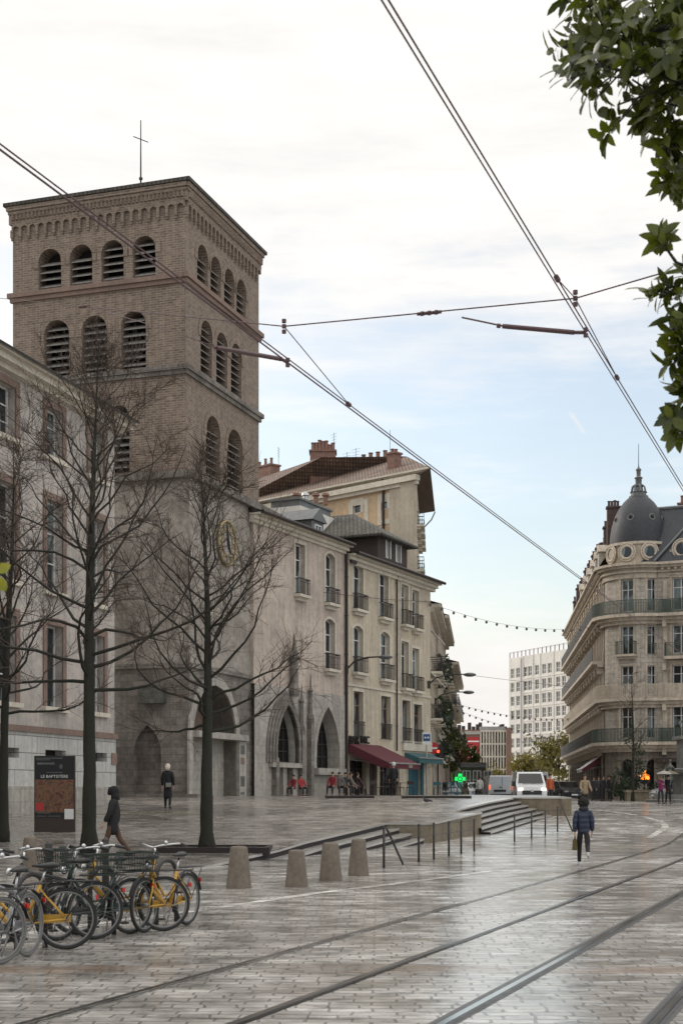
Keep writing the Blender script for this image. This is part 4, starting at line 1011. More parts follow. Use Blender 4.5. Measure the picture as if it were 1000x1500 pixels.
# rotunda: flat facets
fac=[(-125,-100),(-100,-75),(-75,-46),(-46,-16),(-16,-2),(-2,28),(28,52)]
def cp(a,r=rH): return (cH.x+r*math.sin(R(a)),cH.y-r*math.cos(R(a)))
L3=[];b=MB();bg=MB()
for a0,a1 in fac:
    p,q=cp(a0),cp(a1); F=Fr(p,(q[0]-p[0],q[1]-p[1])); wd=math.hypot(q[0]-p[0],q[1]-p[1]); Lf=[]
    if (a0,a1) in((-46,-16),(-2,28)):
        for z0,z1 in floors: Lf.append(op(wd/2-.48,wd/2+.48,z0+.12,z1))
    wall(b,F,0,wd,5.2,ZT,Lf,depth=.28); L3+=[(F,o) for o in Lf]
    gg=[op(wd/2-.5,wd/2+.5,1.0,4.2,'round')] if Lf else []
    wall(bg,F,0,wd,ZG,5.2,gg,depth=.5)
    for o in gg: bg.face([F.pt(u,-.48,q) for u,q in outline(o)],1)
b.build('rotunda_wall',M['stone_h'],tH); bg.build('rotunda_base',[M['stone_h_dark'],M['dark']],tH)
for (F,L) in((FHL,L1),(FHR,L2)):
    for i,o in enumerate(L): window(tH,F,o,v=-.2,gmat='glass_blue',mull=1,trans=(.7,),surround=(.2,.07),smat='stone_h_trim',fw=.08,hood=('gable' if i%4==1 else True))
for k,(F,o) in enumerate(L3): window(tH,F,o,v=-.2,gmat='glass_blue',mull=1,trans=(.68,),surround=(.17,.06),smat='stone_h_trim',fw=.07,rail=(1.0,.6,'iron_green',.25) if k==1 else ((.85,.08,'iron_green',0) if k==5 else None))
for F,G in((FHL,G1),(FHR,G2)):
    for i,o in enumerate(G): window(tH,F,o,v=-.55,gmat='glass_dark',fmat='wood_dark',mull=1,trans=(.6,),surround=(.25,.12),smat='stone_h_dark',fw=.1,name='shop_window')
# balconies and cornices sweep round the rotunda
def sweep(par,name,prof,mat,parts=('L','C','R')):
    b=MB()
    for z0,z1,pr in prof:
        if 'L' in parts: b.fbox(FHL,0,LH-.3,-.05,pr,z0,z1)
        if 'R' in parts: b.fbox(FHR,.3,LR,-.05,pr,z0,z1)
        if 'C' in parts:
            n=20
            for i in range(n):
                a0=-112+160*i/n; a1=-112+160*(i+1)/n
                b.hexa([V((*cp(a,r),zz)) for a in(a0,a1) for r in(rH-.12,rH+pr) for zz in(z0,z1)])
    return b.build(name,M[mat],par,fix=True)
def sweep_rail(par,pr,z0,z1,mat,parts=('L','C','R'),t=.045,step=.16,name='balcony_railing',solid=False):
    b=MB(); path=[]
    if 'L' in parts: path+=[FHL.pt(u,pr,0) for u in [1+k*(LH-1.4)/400 for k in range(401)]]
    if 'C' in parts: path+=[V((*cp(a,rH+pr),0)) for a in range(-92,36,2)]
    if 'R' in parts: path+=[FHR.pt(u,pr,0) for u in [.5+k*(LR-.6)/130 for k in range(131)]]
    for p in path: b.box(p+V((0,0,(z0+z1)/2)),(t,t,z1-z0),0)
    for zz,r in((z1,.035),(z0+.06,.025),((z0*.25+z1*.75),.02)): b.tube([p+V((0,0,zz)) for p in path],r,4)
    return b.build(name,M[mat],par)
for zq,pr in((15.2,.95),(8.85,.7),(5.5,1.0)):
    s=sweep(tH,'balcony',[(zq-.26,zq-.02,pr),(zq-.5,zq-.262,pr*.6),(zq-.75,zq-.502,pr*.3)],'stone_h_trim')
    sweep_rail(s,pr-.07,zq-.01,zq+1.0,'iron_green' if zq!=8.85 else 'stone_h_trim',('C','R'),t=.05 if zq!=8.85 else .07,step=.16); sweep_rail(s,pr-.07,zq-.01,zq+1.0,'iron_dark' if zq!=8.85 else 'stone_h_trim',('L',),t=.03)
s=sweep(tH,'balcony',[(11.68,11.92,.9),(11.45,11.678,.5)],'stone_h_trim',('L',)); sweep_rail(s,.83,11.93,12.95,'iron_dark',('L',))
b=MB(); b.fbox(FHR,.9,3.3,-.05,.85,11.7,11.93); s=b.build('balcony',M['stone_h_trim'],tH); b=MB(); railing(b,FHR,.95,3.25,.8,11.94,12.95,.12,.025); b.build('balcony_railing',M['iron_green'],s)
sweep(tH,'frieze',[(17.95,18.35,.1),(18.35,18.5,.3),(18.5,18.68,.2),(18.68,18.86,.55),(18.862,19.05,.8)],'stone_h_trim')
b=MB()
for k in range(90): u=.3+k*LH/90; b.fbox(FHL,u,u+.2,.0,.5,18.5,18.66)
for k in range(26): u=.6+k*LR/26; b.fbox(FHR,u,u+.2,.0,.5,18.5,18.66)
b.build('dentil_course',M['stone_h_trim'],tH)
# carved pilasters and brackets
b=MB()
for u in usL:
    for s_ in(-1,1):
        b=MB()
        for zq in(5.5,8.85,11.9,15.2): b.fbox(FHL,u+s_*1.15-.14,u+s_*1.15+.14,-.02,.12,zq+.02,zq+2.6); b.fbox(FHL,u+s_*1.15-.12,u+s_*1.15+.12,.0,.5,zq-.95,zq-.5)
        b.build('pilaster',M['stone_h_trim'],tH)
for u in usR:
    for s_ in(-1,1):
        b=MB()
        for zq in(5.5,8.85,11.9,15.2): b.fbox(FHR,u+s_*1.15-.16,u+s_*1.15+.16,-.02,.1,zq+.02,zq+2.6); b.fbox(FHR,u+s_*1.15-.14,u+s_*1.15+.14,.0,.5,zq-1.0,zq-.5)
        b.build('pilaster',M['stone_h_trim'],tH)
# drum with round windows, dome
dr_=MB(); dr_.lathe((cH.x,cH.y,0),[(2.5,19.0),(2.5,19.15),(2.32,19.2),(2.32,20.55),(2.5,20.6),(2.5,20.8),(2.2,20.85)],36); dm=dr_.build('drum',M['stone_h_trim'],tH,smooth=True,sharp=30)
def oculus(c,n,rr,par,stone='stone_h_trim'):
    b=MB(); b.ring(c,rr,.12,n,24,6); b.ring(c+n*.03,rr+.17,.07,n,24,5); ob=b.build('oculus',M[stone],par,smooth=True)
    tt=n.orthogonal().normalized(); tt=V((-n.y,n.x,0)).normalized(); b=MB(); b.prism([c+(tt*math.cos(2*math.pi*i/20)+V((0,0,1))*math.sin(2*math.pi*i/20))*(rr-.08)-n*.02 for i in range(20)],n*.05); b.build('pane',M['glass_blue'],ob)
for a in(-70,-33,8,48): 
    n=V((math.sin(R(a)),-math.cos(R(a)),0)); oculus(V((cH.x,cH.y,20.0))+n*2.42,n,.5,dm)
prof=[(2.2,20.8),(2.2,21.0),(2.17,21.6),(2.06,22.3),(1.86,23.0),(1.58,23.6),(1.2,24.15),(.85,24.5),(.72,24.6)]
d=MB(); d.lathe((cH.x,cH.y,0),prof,40); dome=d.build('dome',M['slate'],tH,smooth=True,sharp=50)
for a in(-75,-30,20,60):
    n=V((math.sin(R(a)),-math.cos(R(a)),.25)).normalized(); p=V((cH.x+1.9*math.sin(R(a)),cH.y-1.9*math.cos(R(a)),22.75)); b=MB(); b.ring(p,.22,.07,n,16,5); b.ball(p-n*.05,.17,8,5,1); b.build('roof_light',[M['zinc'],M['dark']],dome)
def shr(b,c,f_):
    b.v=[(c[0]+(x-c[0])*f_,c[1]+(y-c[1])*f_,c[2]+(zz-c[2])*.92) for x,y,zz in b.v]
f=MB(); f.lathe((cH.x,cH.y,24.55),[(.95,0),(.95,.14),(.75,.2),(.75,.42),(.85,.46),(.5,.55),(.42,.9),(.5,1.0),(.3,1.15),(.32,1.6),(.42,1.7),(.2,1.85),(.22,2.3),(.3,2.38),(.08,2.6),(.04,2.9),(.025,4.6)],14)
for k in range(8):
    a=k*math.pi/4; f.tube([(cH.x+.75*math.cos(a),cH.y+.75*math.sin(a),24.95),(cH.x+.62*math.cos(a),cH.y+.62*math.sin(a),25.5),(cH.x+.3*math.cos(a),cH.y+.3*math.sin(a),25.7)],.06,5)
shr(f,(cH.x,cH.y,24.55),.8); f.build('finial',M['zinc'],dome,smooth=True,sharp=40)
# mansard roofs
r=MB(); zr=19.06
r.face([FHL.pt(0,.5,zr),FHL.pt(LH,.5,zr),FHL.pt(LH,-1.6,zr+3.2),FHL.pt(0,-1.6,zr+3.2)]); r.face([FHL.pt(0,-1.6,zr+3.2),FHL.pt(LH,-1.6,zr+3.2),FHL.pt(LH,-7,zr+4.2),FHL.pt(0,-7,zr+4.2)]); r.face([FHL.pt(0,.5,zr),FHL.pt(0,-1.6,zr+3.2),FHL.pt(0,-7,zr+4.2),FHL.pt(0,-12,zr)]); r.face([FHL.pt(0,-7,zr+4.2),FHL.pt(LH,-7,zr+4.2),FHL.pt(LH,-13,zr),FHL.pt(0,-13,zr)])
r.build('mansard_roof',M['slate'],tH)
r=MB(); r.face([FHR.pt(-1,.4,zr),FHR.pt(LR,.4,zr),FHR.pt(LR,-2.4,zr+4.6),FHR.pt(-1,-2.4,zr+4.6)]); r.face([FHR.pt(-1,-2.4,zr+4.6),FHR.pt(LR,-2.4,zr+4.6),FHR.pt(LR,-8,zr+5),FHR.pt(-1,-8,zr+5)]); r.face([FHR.pt(LR,.4,zr),FHR.pt(LR,-12,zr),FHR.pt(LR,-8,zr+5),FHR.pt(LR,-2.4,zr+4.6)])
mr=r.build('mansard_roof',M['slate'],tH)
b=MB(); b.tube([FHR.pt(-1,-2.4,zr+4.62),FHR.pt(LR,-2.4,zr+4.62)],.14,6); b.tube([FHR.pt(.1,.5,zr+.1),FHR.pt(3.2,-2.3,zr+4.4)],.11,6); b.build('ridge_flashing',M['zinc'],mr)
n=FHR.n
for u in(2.1,5.7): 
    b=MB(); b.fbox(FHR,u-.95,u+.95,-1.6,-.1,zr,zr+1.0); b.build('dormer_base',M['stone_h_trim'],mr); oculus(FHR.pt(u,0,zr+1.0),n,.55,mr)
rr=random.Random(5)
for k,u in enumerate([LH-2.0,LH-5.2,LH-9.5,LH-13.5,LH-18,LH-23,LH-28,LH-34,LH-40,LH-45]):
    p=FHL.pt(u,-.9 if k!=2 else -1.6,0); h=zr+(5.6 if k==0 else 4.6 if k==1 else 3.5 if k==2 else 3.6+rr.uniform(-.3,.5))
    chimney(tH,p,(1.0 if k!=2 else 2.4,.7),zr,h-(.5 if k<2 else 0),math.atan2(FHL.n.y,FHL.n.x) if k!=2 else .1,4,'brick_chim','brick_chim',.13,.45)
for k,u in enumerate([LH-3.6,LH-7,LH-11,LH-15.5,LH-20,LH-25]):
    b=MB(); b.fbox(FHL,u-.6,u+.6,-1.8,.15,zr,zr+1.9); b.prism([FHL.pt(u-.75,.25,zr+1.85),FHL.pt(u+.75,.25,zr+1.85),FHL.pt(u,.25,zr+2.5)],FHL.n*-2); b.fbox(FHL,u-.35,u+.35,.15,.17,zr+.4,zr+1.6,1); b.build('dormer',[M['stone_h_trim'],M['glass_dark']],tH)
p=FHR.pt(1.2,-6.5,0); chimney(tH,p,(1.4,.6),zr+4,zr+5.6,math.atan2(FHR.d.y,FHR.d.x),3,'brick_red','brick_red',.16,.75)
p=FHR.pt(8.5,-6.5,0); chimney(tH,p,(2.0,.6),zr+4,zr+5.3,math.atan2(FHR.d.y,FHR.d.x),4,'brick_dark','brick_red',.16,.5)
aw=awning(tH,FHL,LH-7.5,LH-1.5,4.6,3.5,1.6,'awning',val=.22,stripes='signwhite')
b=MB(); b.fbox(FHR,.2,4.2,.05,.7,3.95,4.25); b.build('shop_canopy',M['wood_dark'],tH)
b=MB(); b.fbox(FHR,.4,4.0,.3,.34,2.55,2.75); b.build('shop_sign',M['trim_cream'],tH)

# ================================================================ far blocks
pI=at(745,1160,285); FI=Fr((pI.x,pI.y),(.40,-.917)); LI=32.0
tI=thing('apartment_block','tall white concrete apartment block with a grid of windows closing the far street','building',FI.pt(LI/2,-6,1.3))
zI=28.4; L=[]; rows=[1.9+k*2.78 for k in range(9)]
uc=[1.3,3.5,6.3,8.0,10.6,13.2,15.2,18.2,20.2,23.0,25.4]
for u in uc:
    for zq in rows: L.append(op(u-.74,u+.74,zq+.22,zq+2.12))
b=MB(); wall(b,FI,0,LI,.5,zI,L,depth=.3); shell(b,FI,0,LI,14,.5,zI); b.build('wall',M['white_render'],tI)
for i,o in enumerate(L): window(tI,FI,o,v=-.15,gmat='glass_far',mull=1,trans=(.42,),fw=.1)
b=MB(); b.fbox(FI,4.55,5.5,-.02,.06,.5,zI-.3); b.build('recess_band',M['grey_render'],tI)
b=MB()
for zq in rows: b.fbox(FI,5.6,LI,-.02,.1,zq-.28,zq-.05)
for u in(5.55,9.3,11.9,16.7,21.6,26.6): b.fbox(FI,u-.14,u+.14,-.02,.14,.5,zI)
b.build('concrete_ribs',M['white_render'],tI)
b=MB(); railing(b,FI,0,LI,-.2,zI,zI+1.2,1.5,.12,False); b.build('roof_railing',M['insul'],tI)
for u in(16,19,22): b=MB(); b.fbox(FI,u,u+.9,-5,-3.5,zI,zI+2.2); b.build('chimney',M['brick_dark'],tI)
FJ=Fr(((655-CX)/FPX*215,215),(1,.02)); tJ=thing('office_block','low brick and glass block with red painted panels at the end of the street','building',FJ.pt(4.7,-5,1.2))
ux=lambda x:FJ.ux(x); zJ=FJ.zy(700,1069)
b=MB(); b.fbox(FJ,0,ux(703),-10,0,.5,zJ); b.fbox(FJ,ux(741),ux(748),-10,.4,.5,zJ+.3); b.build('wall',M['brick_red'],tJ)
b=MB(); b.fbox(FJ,0,ux(703),0,.15,zJ-.7,zJ-.2); b.build('parapet',M['stone_pale'],tJ)
for x0,x1 in((662,676),(684,701)):
    b=MB(); b.fbox(FJ,ux(x0),ux(x1),.0,.1,3.6,FJ.zy(690,1080)); mp_=b.build('mural_panel',M['signred'],tJ)
    b=MB(); rr=random.Random(x0); cx_=(ux(x0)+ux(x1))/2
    zz=FJ.zy(690,1086)
    b.fbox(FJ,ux(x0),ux(x1),.1,.12,zz-.1,zz+.1)
    b.tube([FJ.pt(cx_+math.cos(a)*.45,.13,zz-1.6+math.sin(a)*.7) for a in [k*.35 for k in range(19)]],.1,5)
    for k in range(5): b.tube([FJ.pt(cx_+rr.uniform(-.6,.6),.13,zz-.6-k*.8),FJ.pt(cx_+rr.uniform(-.6,.6),.13,zz-1.2-k*.8)],.12,5)
    b.build('mural_figures',M['signwhite'],mp_)
b=MB(); b.fbox(FJ,ux(677),ux(682),.0,.06,1.5,zJ-.4); b.build('stair_glazing',M['glass_dark'],tJ)
b=MB(); u0,u1=ux(703.5),ux(741); b.fbox(FJ,u0,u1,-8,-.2,.5,zJ-.1); b.build('curtain_wall',M['glass'],tJ)
b=MB()
for k in range(10): u=u0+(u1-u0)*k/9; b.fbox(FJ,u-.09,u+.09,-.22,.1,.5,zJ-.1)
for k in range(6): zq=1.2+k*(zJ-1.4)/5; b.fbox(FJ,u0,u1,-.22,.06,zq-.1,zq+.12)
b.build('mullions',M['trim_cream'],tJ)
b=MB(); b.fbox(FJ,u0,u1,-4,-.1,zJ-.1,zJ+.5); b.build('roof_slab',M['grey_render'],tJ)
rr=random.Random(9)
for x in(669,675,681,690,696,702,706,735,739): 
    b=MB(); h=rr.uniform(.6,1.3); u=ux(x); b.fbox(FJ,u-.25,u+.25,-3,-2.4,zJ,zJ+h); b.build('chimney',M['brick_dark'],tJ)
# pharmacy front with the lit cross
FK=Fr(((655-CX)/FPX*140,140),(1,.0)); tK=thing('pharmacy','low dark shopfront with a lit green cross, between the tree and the grey van','shop',FK.pt(2.5,-3,1.2))
b=MB(); b.fbox(FK,0,FK.ux(712),-6,0,.5,4.6); b.build('wall',M['stone_dark'],tK)
b=MB(); b.fbox(FK,.2,FK.ux(711),0,.7,4.1,4.4); b.build('canopy',M['zinc'],tK)
for k in range(4): window(tK,FK,op(.4+k*1.05,1.2+k*1.05,.9,3.8),v=.05,gmat='glass_dark',fmat='steel',name='shop_window')
b=MB(); c=FK.pt(FK.ux(672),1.1,FK.zy(672,1141)); s=.5
aq=s*.36; b.prism([c+V((x,-.1,zz)) for x,zz in((-s,-aq),(-aq,-aq),(-aq,-s),(aq,-s),(aq,-aq),(s,-aq),(s,aq),(aq,aq),(aq,s),(-aq,s),(-aq,aq),(-s,aq))],(0,.2,0)); cr=b.build('green_cross',M['neon'],tK)
b=MB(); b.ring(c+V((0,-.13,0)),.19,.04,(0,1,0),16,5); b.build('cross_emblem',M['teal'],cr)

# ================================================================ fountain monument on the right
pF=gx(1018,92); tFn=thing('fountain','stone fountain monument with carved figures at the right edge','fountain',pF)
b=MB(); b.lathe(pF,[(3.2,-.3),(3.2,.15),(2.6,.2),(2.6,.5)],24); b.lathe(pF,[(1.5,.3),(1.4,1.7),(2.1,1.9),(2.2,2.1),(1.3,2.2)],16); b.box(pF+V((0,0,3.1)),(2.0,2.0,1.9)); b.box(pF+V((0,0,4.15)),(2.5,2.5,.22)); b.build('pedestal',M['statue'],tFn,smooth=True,sharp=30)

# ================================================================ wall lamps, signs
def wall_lamp(F,x,y,label,reach,par=None):
    u=F.ux(x); zz=F.zy(x,y); t=thing('street_lamp',label,'street lamp',F.pt(u,0,zz),group='bracket lamps on the house fronts')
    b=MB(); b.tube([F.pt(u,.02,zz-.35),F.pt(u,.5,zz+.1),F.pt(u,reach*.6,zz+.3),F.pt(u,reach,zz+.3)],[.05,.05,.045,.04],6); b.box(F.pt(u,.03,zz-.35),(.2,.2,.5)); b.build('bracket',M['iron_dark'],t)
    b=MB(); b.ball(F.pt(u,reach+.25,zz+.27),.3,10,6,0,(1.4,1.4,.45)); b.build('lamp_head',M['zinc'],t,smooth=True)
wall_lamp(FC,507,972,'bracket street lamp on the dark downpipe side of the cream bar house',2.2)
wall_lamp(FEa,627,995,'upper curved bracket lamp on the plant-covered narrow house',2.4)
wall_lamp(FEa,636,1020,'lower curved bracket lamp on the plant-covered narrow house',2.2)
def signpost(x,y,Y,label,kind):
    g0=V(((x-CX)/FPX*Y,Y,1.5)); t=thing('street_sign',label,'sign',g0); top=CH+(HY-y)*Y/FPX
    b=MB(); b.tube([g0-V((0,0,.4)),V((g0.x,g0.y,top+.3))],.04,6); b.build('post',M['steel'],t)
    n=V((-.12,-1,0)).normalized(); F=Fr((g0.x,g0.y-.06),(1,-.1))
    if kind=='blue':
        b=MB(); b.fbox(F,-.28,.28,0,.04,top-.42,top+.34); pl=b.build('sign_board',M['signwhite'],t); b=MB(); b.fbox(F,-.22,.22,.04,.055,top-.2,top+.24); pb=b.build('sign_panel',M['blue'],pl)
        b=MB(); b.ball(F.pt(-.09,.06,top+.02),.06,8,6,0,(1,.3,1)); b.ball(F.pt(.09,.06,top+.02),.06,8,6,0,(1,.3,1)); b.build('sign_symbol',M['signwhite'],pb)
    else:
        b=MB(); b.prism([F.pt(.38*math.cos(k*math.pi/12),0,top+.38*math.sin(k*math.pi/12)) for k in range(24)],F.n*.03); pl=b.build('sign_disc',M['signred'],t); b=MB(); b.fbox(F,-.26,.26,.032,.04,top-.06,top+.06); b.build('sign_bar',M['signwhite'],pl)
signpost(624.5,1081,90,'blue square sign with white border at the end of the bar house','blue')
signpost(634,1096,94,'round red no-entry sign beside the blue square sign','red')
g0=V(((641-CX)/FPX*93,93,1.3)); t=thing('traffic_light','traffic light showing red beside the round red sign','traffic light',g0); zl=CH+(HY-1102)*93/FPX
b=MB(); b.tube([g0-V((0,0,.3)),V((g0.x,g0.y,zl+.3))],.05,6); b.build('post',M['black'],t); b=MB(); b.box((g0.x,g0.y-.1,zl-.22),(.28,.24,.85)); hd=b.build('signal_head',M['black'],t)
for k,mt in enumerate(('tail','dark','dark')): b=MB(); b.ball((g0.x,g0.y-.23,zl+.05-k*.26),.1,10,6,0,(1,.4,1)); b.build('lamp',M[mt],hd,smooth=True)
# poster stand
pp=gp(80,1219,zp); t=thing('poster_stand','black advertising panel with a reddish picture under white lettering, beside the bare trees','poster stand',pp)
Wp=59/FPX*pp.y; Hp=112/FPX*pp.y; F=Fr((pp.x-Wp/2,pp.y),(1,.03)); q=lambda y:pp.z+(1219-y)/FPX*pp.y
b=MB(); b.fbox(F,0,Wp,-.18,0,pp.z-.05,pp.z+Hp); b.build('case',M['wood_dark'],t)
b=MB(); b.fbox(F,.02,Wp-.02,0,.012,q(1197),q(1108)); pb=b.build('poster',M['black'],t)
def postermat():
    m,nt,bs=nmat('poster_picture'); uv=coords(nt,'UV'); 
    v=nd(nt,'ShaderNodeTexNoise',{'Vector':uv,'Scale':3.4,'Detail':6.0,'Roughness':.65,'Distortion':1.6}).outputs['Fac']
    c=ramp(nt,v,[(.25,(.012,.006,.004)),(.42,(.10,.025,.013)),(.52,(.20,.085,.035)),(.6,(.06,.035,.015)),(.72,(.16,.14,.06))])
    nt.links.new(c,bs.inputs['Base Color']); bs.inputs['Roughness'].default_value=.3; return m
M['poster']=postermat()
b=MB(); b.fbox(F,.03,Wp-.03,.012,.016,q(1190),q(1142)); b.build('picture',M['poster'],pb)
b=MB(); b.fbox(F,Wp*.75,Wp-.03,.016,.02,q(1200),q(1185)); b.build('logo_patch',M['signwhite'],pb)
b=MB(); b.fbox(F,.04,Wp*.24,.016,.02,q(1187),q(1176)); b.build('red_stripes',M['signred'],pb)
b=MB()
for (x0,x1,y0,y1) in((.05,.7,1110,1111.2),(.05,.4,1112.5,1113.5),(.08,.5,1117,1120),(.3,.7,1131,1132),(.08,.4,1190.5,1191.5),(.06,.3,1195,1196),(.34,.66,1195,1196)): b.fbox(F,Wp*x0,Wp*x1,.014,.018,q(y1),q(y0))
b.ball(F.pt(Wp*.66,.02,q(1123)),.05,8,5,0,(1,.2,1.5)); b.build('small_print',M['zinc'],pb)
text('LE BAPTISTÈRE',.125,F.pt(Wp*.5,.02,q(1137.5)),F,'signwhite',pb,'lettering',.003)
# tree planter under the right bare tree, plus benches of black planters
g=gp(302,1247,zp)
t=thing('tree_planter','low mossy planting bed with dark kerb at the foot of the right bare tree','planter',g)
b=MB(); b.box(g+V((.2,.1,.02)),(2.7,1.7,.10)); b.build('soil',M['soil'],t)
b=MB()
for dx,dy,sx_,sy_ in((0.2,-.8,2.9,.12),(.2,1.0,2.9,.12),(-1.2,.1,.12,1.68),(1.6,.1,.12,1.68)): b.box(g+V((dx,dy,.03)),(sx_,sy_,.2))
b.build('kerb',M['riser'],t)
# brazier glow, low wall with planting, fences right side
Yb=97; pb=gx(918,Yb); t=thing('stone_basin','long low pale stone basin in front of the corner building','basin',gx(939,Yb))
F=Fr((pb.x,pb.y),(1,-.04)); wd=F.ux(962); zb=zs(Yb)
b=MB(); b.fbox(F,0,wd,-1.2,0,zb-.3,zb+.62); b.fbox(F,-.08,wd+.08,-1.28,.08,zb+.622,zb+.78); b.build('basin_wall',M['parapet'],t)
pz_=gx(943,103); t=thing('brazier','glowing orange brazier under the shop canopy of the corner building','brazier',pz_); zc=CH+(HY-1137)*103/FPX
b=MB(); b.tube([pz_,V((pz_.x,pz_.y,zc-.5))],.07,6); b.lathe((pz_.x,pz_.y,zc-.55),[(.2,0),(.5,.25),(.55,.3)],12); b.build('bowl',M['black'],t)
b=MB(); rr=random.Random(2)
for k in range(22):
    a=rr.uniform(0,6.28); r0=rr.uniform(0,.3); x,y=pz_.x+r0*math.cos(a),pz_.y+r0*math.sin(a); h=rr.uniform(.25,.75)*(1.1-r0); b.tube([(x,y,zc-.4),(x+rr.uniform(-.1,.1),y,zc-.3+h*.5),(x+rr.uniform(-.15,.15),y,zc-.3+h)],[.09,.08,.01],5)
b.build('flame',M['fire'],t)
Yf=100; t=thing('barrier_fence','dark upright barrier fence before the arches of the corner building','fence',gx(880,Yf)); a=gx(866,Yf); c=gx(896,Yf); F=Fr((a.x,a.y),(c.x-a.x,.0)); zb=a.z
b=MB(); railing(b,F,0,F.ux(896),0,zb+.1,zb+1.15,.13,.04,False); b.build('bars',M['black'],t)
for k in range(3): b=MB(); u=F.ux(867+14*k); b.fbox(F,u-.05,u+.05,-.05,.05,zb-.1,zb+1.3); b.build('post',M['black'],t)
# tables and chairs
def chair(p,rz,mat,label,group):
    t=thing('cafe_chair',label,'chair',p,rz,group)
    b=MB(); b.box((0,0,.45),(.42,.42,.035)); b.build('seat',M[mat],t,world=False)
    b=MB(); b.box((0,.21,.72),(.40,.025,.2)); b.build('backrest',M[mat],t,world=False)
    for sx_ in(-.18,.18):
        for sy_ in(-.18,.2): b=MB(); b.tube([(sx_*1.1,sy_*1.1,0),(sx_,sy_,.45 if sy_<0 else .84)],.016,5); b.build('leg',M[mat],t,world=False)
def cafe_table(p,mat,label,group):
    t=thing('cafe_table',label,'table',p,0,group); b=MB(); b.lathe((0,0,.7),[(.34,0),(.34,.03)],16); b.build('top',M[mat],t,world=False); b=MB(); b.tube([(0,0,.02),(0,0,.7)],.03,6); b.lathe((0,0,0),[(.22,0),(.05,.04)],10); b.build('pedestal',M['black'],t,world=False)
FCt=FC
for k,(x,v) in enumerate(((596,2.0),(602,2.9),(608,1.6),(613,2.6),(618,1.9))):
    p=FC.pt(FC.ux(x),v,0); chair(V((p.x,p.y,zp(p.y))),k*1.3,'teal',['blue cafe chair nearest the bar entrance','blue cafe chair second from the bar side','blue cafe chair in front of the teal doorway','blue cafe chair second from the right of the teal shop','blue cafe chair at the far end of the teal shop terrace'][k],'blue terrace chairs')
p=FC.pt(FC.ux(605),2.2,0); cafe_table(V((p.x,p.y,1.5)),'teal','round blue cafe table among the blue chairs','cafe tables')
for k,(x,v) in enumerate(((497,2.2),(508,3.0),(516,2.4),(526,3.2),(534,2.3))):
    p=FC.pt(FC.ux(x),v,0); chair(V((p.x,p.y,zp(p.y))),k*1.9+.4,'wood_dark',['dark cafe chair beside the pointed stone window','dark cafe chair below the dark downpipe','dark cafe chair under the left end of the burgundy awning','dark cafe chair out in front of the burgundy awning','dark cafe chair under the middle of the burgundy awning'][k],'dark terrace chairs')
for k,(x,v) in enumerate(((503,2.6),(521,2.8))):
    p=FC.pt(FC.ux(x),v,0); cafe_table(V((p.x,p.y,1.5)),'wood_dark',['round dark cafe table near the stone window','round dark cafe table under the awning'][k],'cafe tables')
b=MB(); p=FC.pt(FC.ux(547),.9,1.5); t=thing('menu_board','dark menu board on legs by the bar door','menu board',p); F=FC.shift(.9); u=FC.ux(547)
b=MB(); b.fbox(F,u-.4,u+.4,0,.05,2.6,3.9); b.build('board',M['black'],t); b=MB(); b.fbox(F,u-.32,u+.32,.05,.056,2.7,3.8); b.build('menu_sheet',M['zinc'],t)
for s_ in(-.35,.35): b=MB(); b.fbox(F,u+s_-.03,u+s_+.03,0,.04,1.4,2.6); b.build('leg',M['black'],t)

# ================================================================ overhead wires
def onwire(k,x=None,y=None,zw=5.8):                # a point of the line above the track, at that row
    Y=FPX*(zw-CH)/(HY-y); return V((0,Y,zw))
T1,T2=-3.17*1.7,-1.375*1.7
def wp(a,Y,z): return V((a+.3697*Y,Y,z))
def fitx(x,y,zw): Y=FPX*(zw-CH)/(HY-y); return (x-CX)/FPX*Y-.3697*Y
ZW=5.75
a2=fitx(810,410,ZW); a1=fitx(420,530,ZW); 
def wire(label,path,r=.0055,mat='wire',name='contact_wire',group=None):
    b=MB(); b.tube(path,r,6); o=b.build(name,M[mat],None,smooth=True); tag(o,label,'wire',group); return o
yy=[3,6,10,14,20,30,45,70,110]
wire('lower of the two tram wires crossing the upper right sky',[wp(a2+.0,Y,ZW) for Y in yy],group='overhead tram wires')
wire('upper of the two tram wires crossing the upper right sky',[wp(a2-.025,Y,ZW+.10) for Y in yy],.006,group='overhead tram wires')
wire('lower tram wire crossing in front of the brick tower',[wp(a1,Y,ZW) for Y in yy],.0075,group='overhead tram wires')
wire('upper tram wire crossing in front of the brick tower',[wp(a1-.012,Y,ZW+.045) for Y in yy],.006,group='overhead tram wires')
S1=at(416,478,13.4); S2=at(842,437,11.9); SR=at(1100,365,10.4); SL=at(-70,430,36)
wire('thin span wire strung from the left house across to the evergreen tree',[SL,at(125,449,23),S1,S2,at(955,404,11.2),SR],.006,name='span_wire')
def fitting(p,ax,par,name='insulator',n=3,r=.021):
    ax=V(ax).normalized(); b=MB()
    for k in range(n): c=p+ax*(k-(n-1)/2)*.05; b.tube([c-ax*.016,c+ax*.016],r,8)
    b.build(name,M['insul'],par)
def bridle(label,S,pts):
    t=thing('wire_hanger',label,'wire hanger',S,group='hangers of the tram wires')
    b=MB(); 
    for p in pts: b.tube([S,p],.005,5)
    b.build('hanger_wire',M['wire'],t)
    fitting(S,(0,0,1),t)
    for p in pts: fitting(p,(.35,.94,0),t,'clamp',2,.022)
bridle('V-shaped hanger above the right pair of tram wires',S2,[wp(a2-.025,FPX*(ZW+.10-CH)/(HY-408),ZW+.10),wp(a2-.025,FPX*(ZW+.10-CH)/(HY-553),ZW+.10)])
bridle('single hanger from the span wire to the left tram wire',S1,[wp(a1-.012,FPX*(ZW+.045-CH)/(HY-592),ZW+.045)])
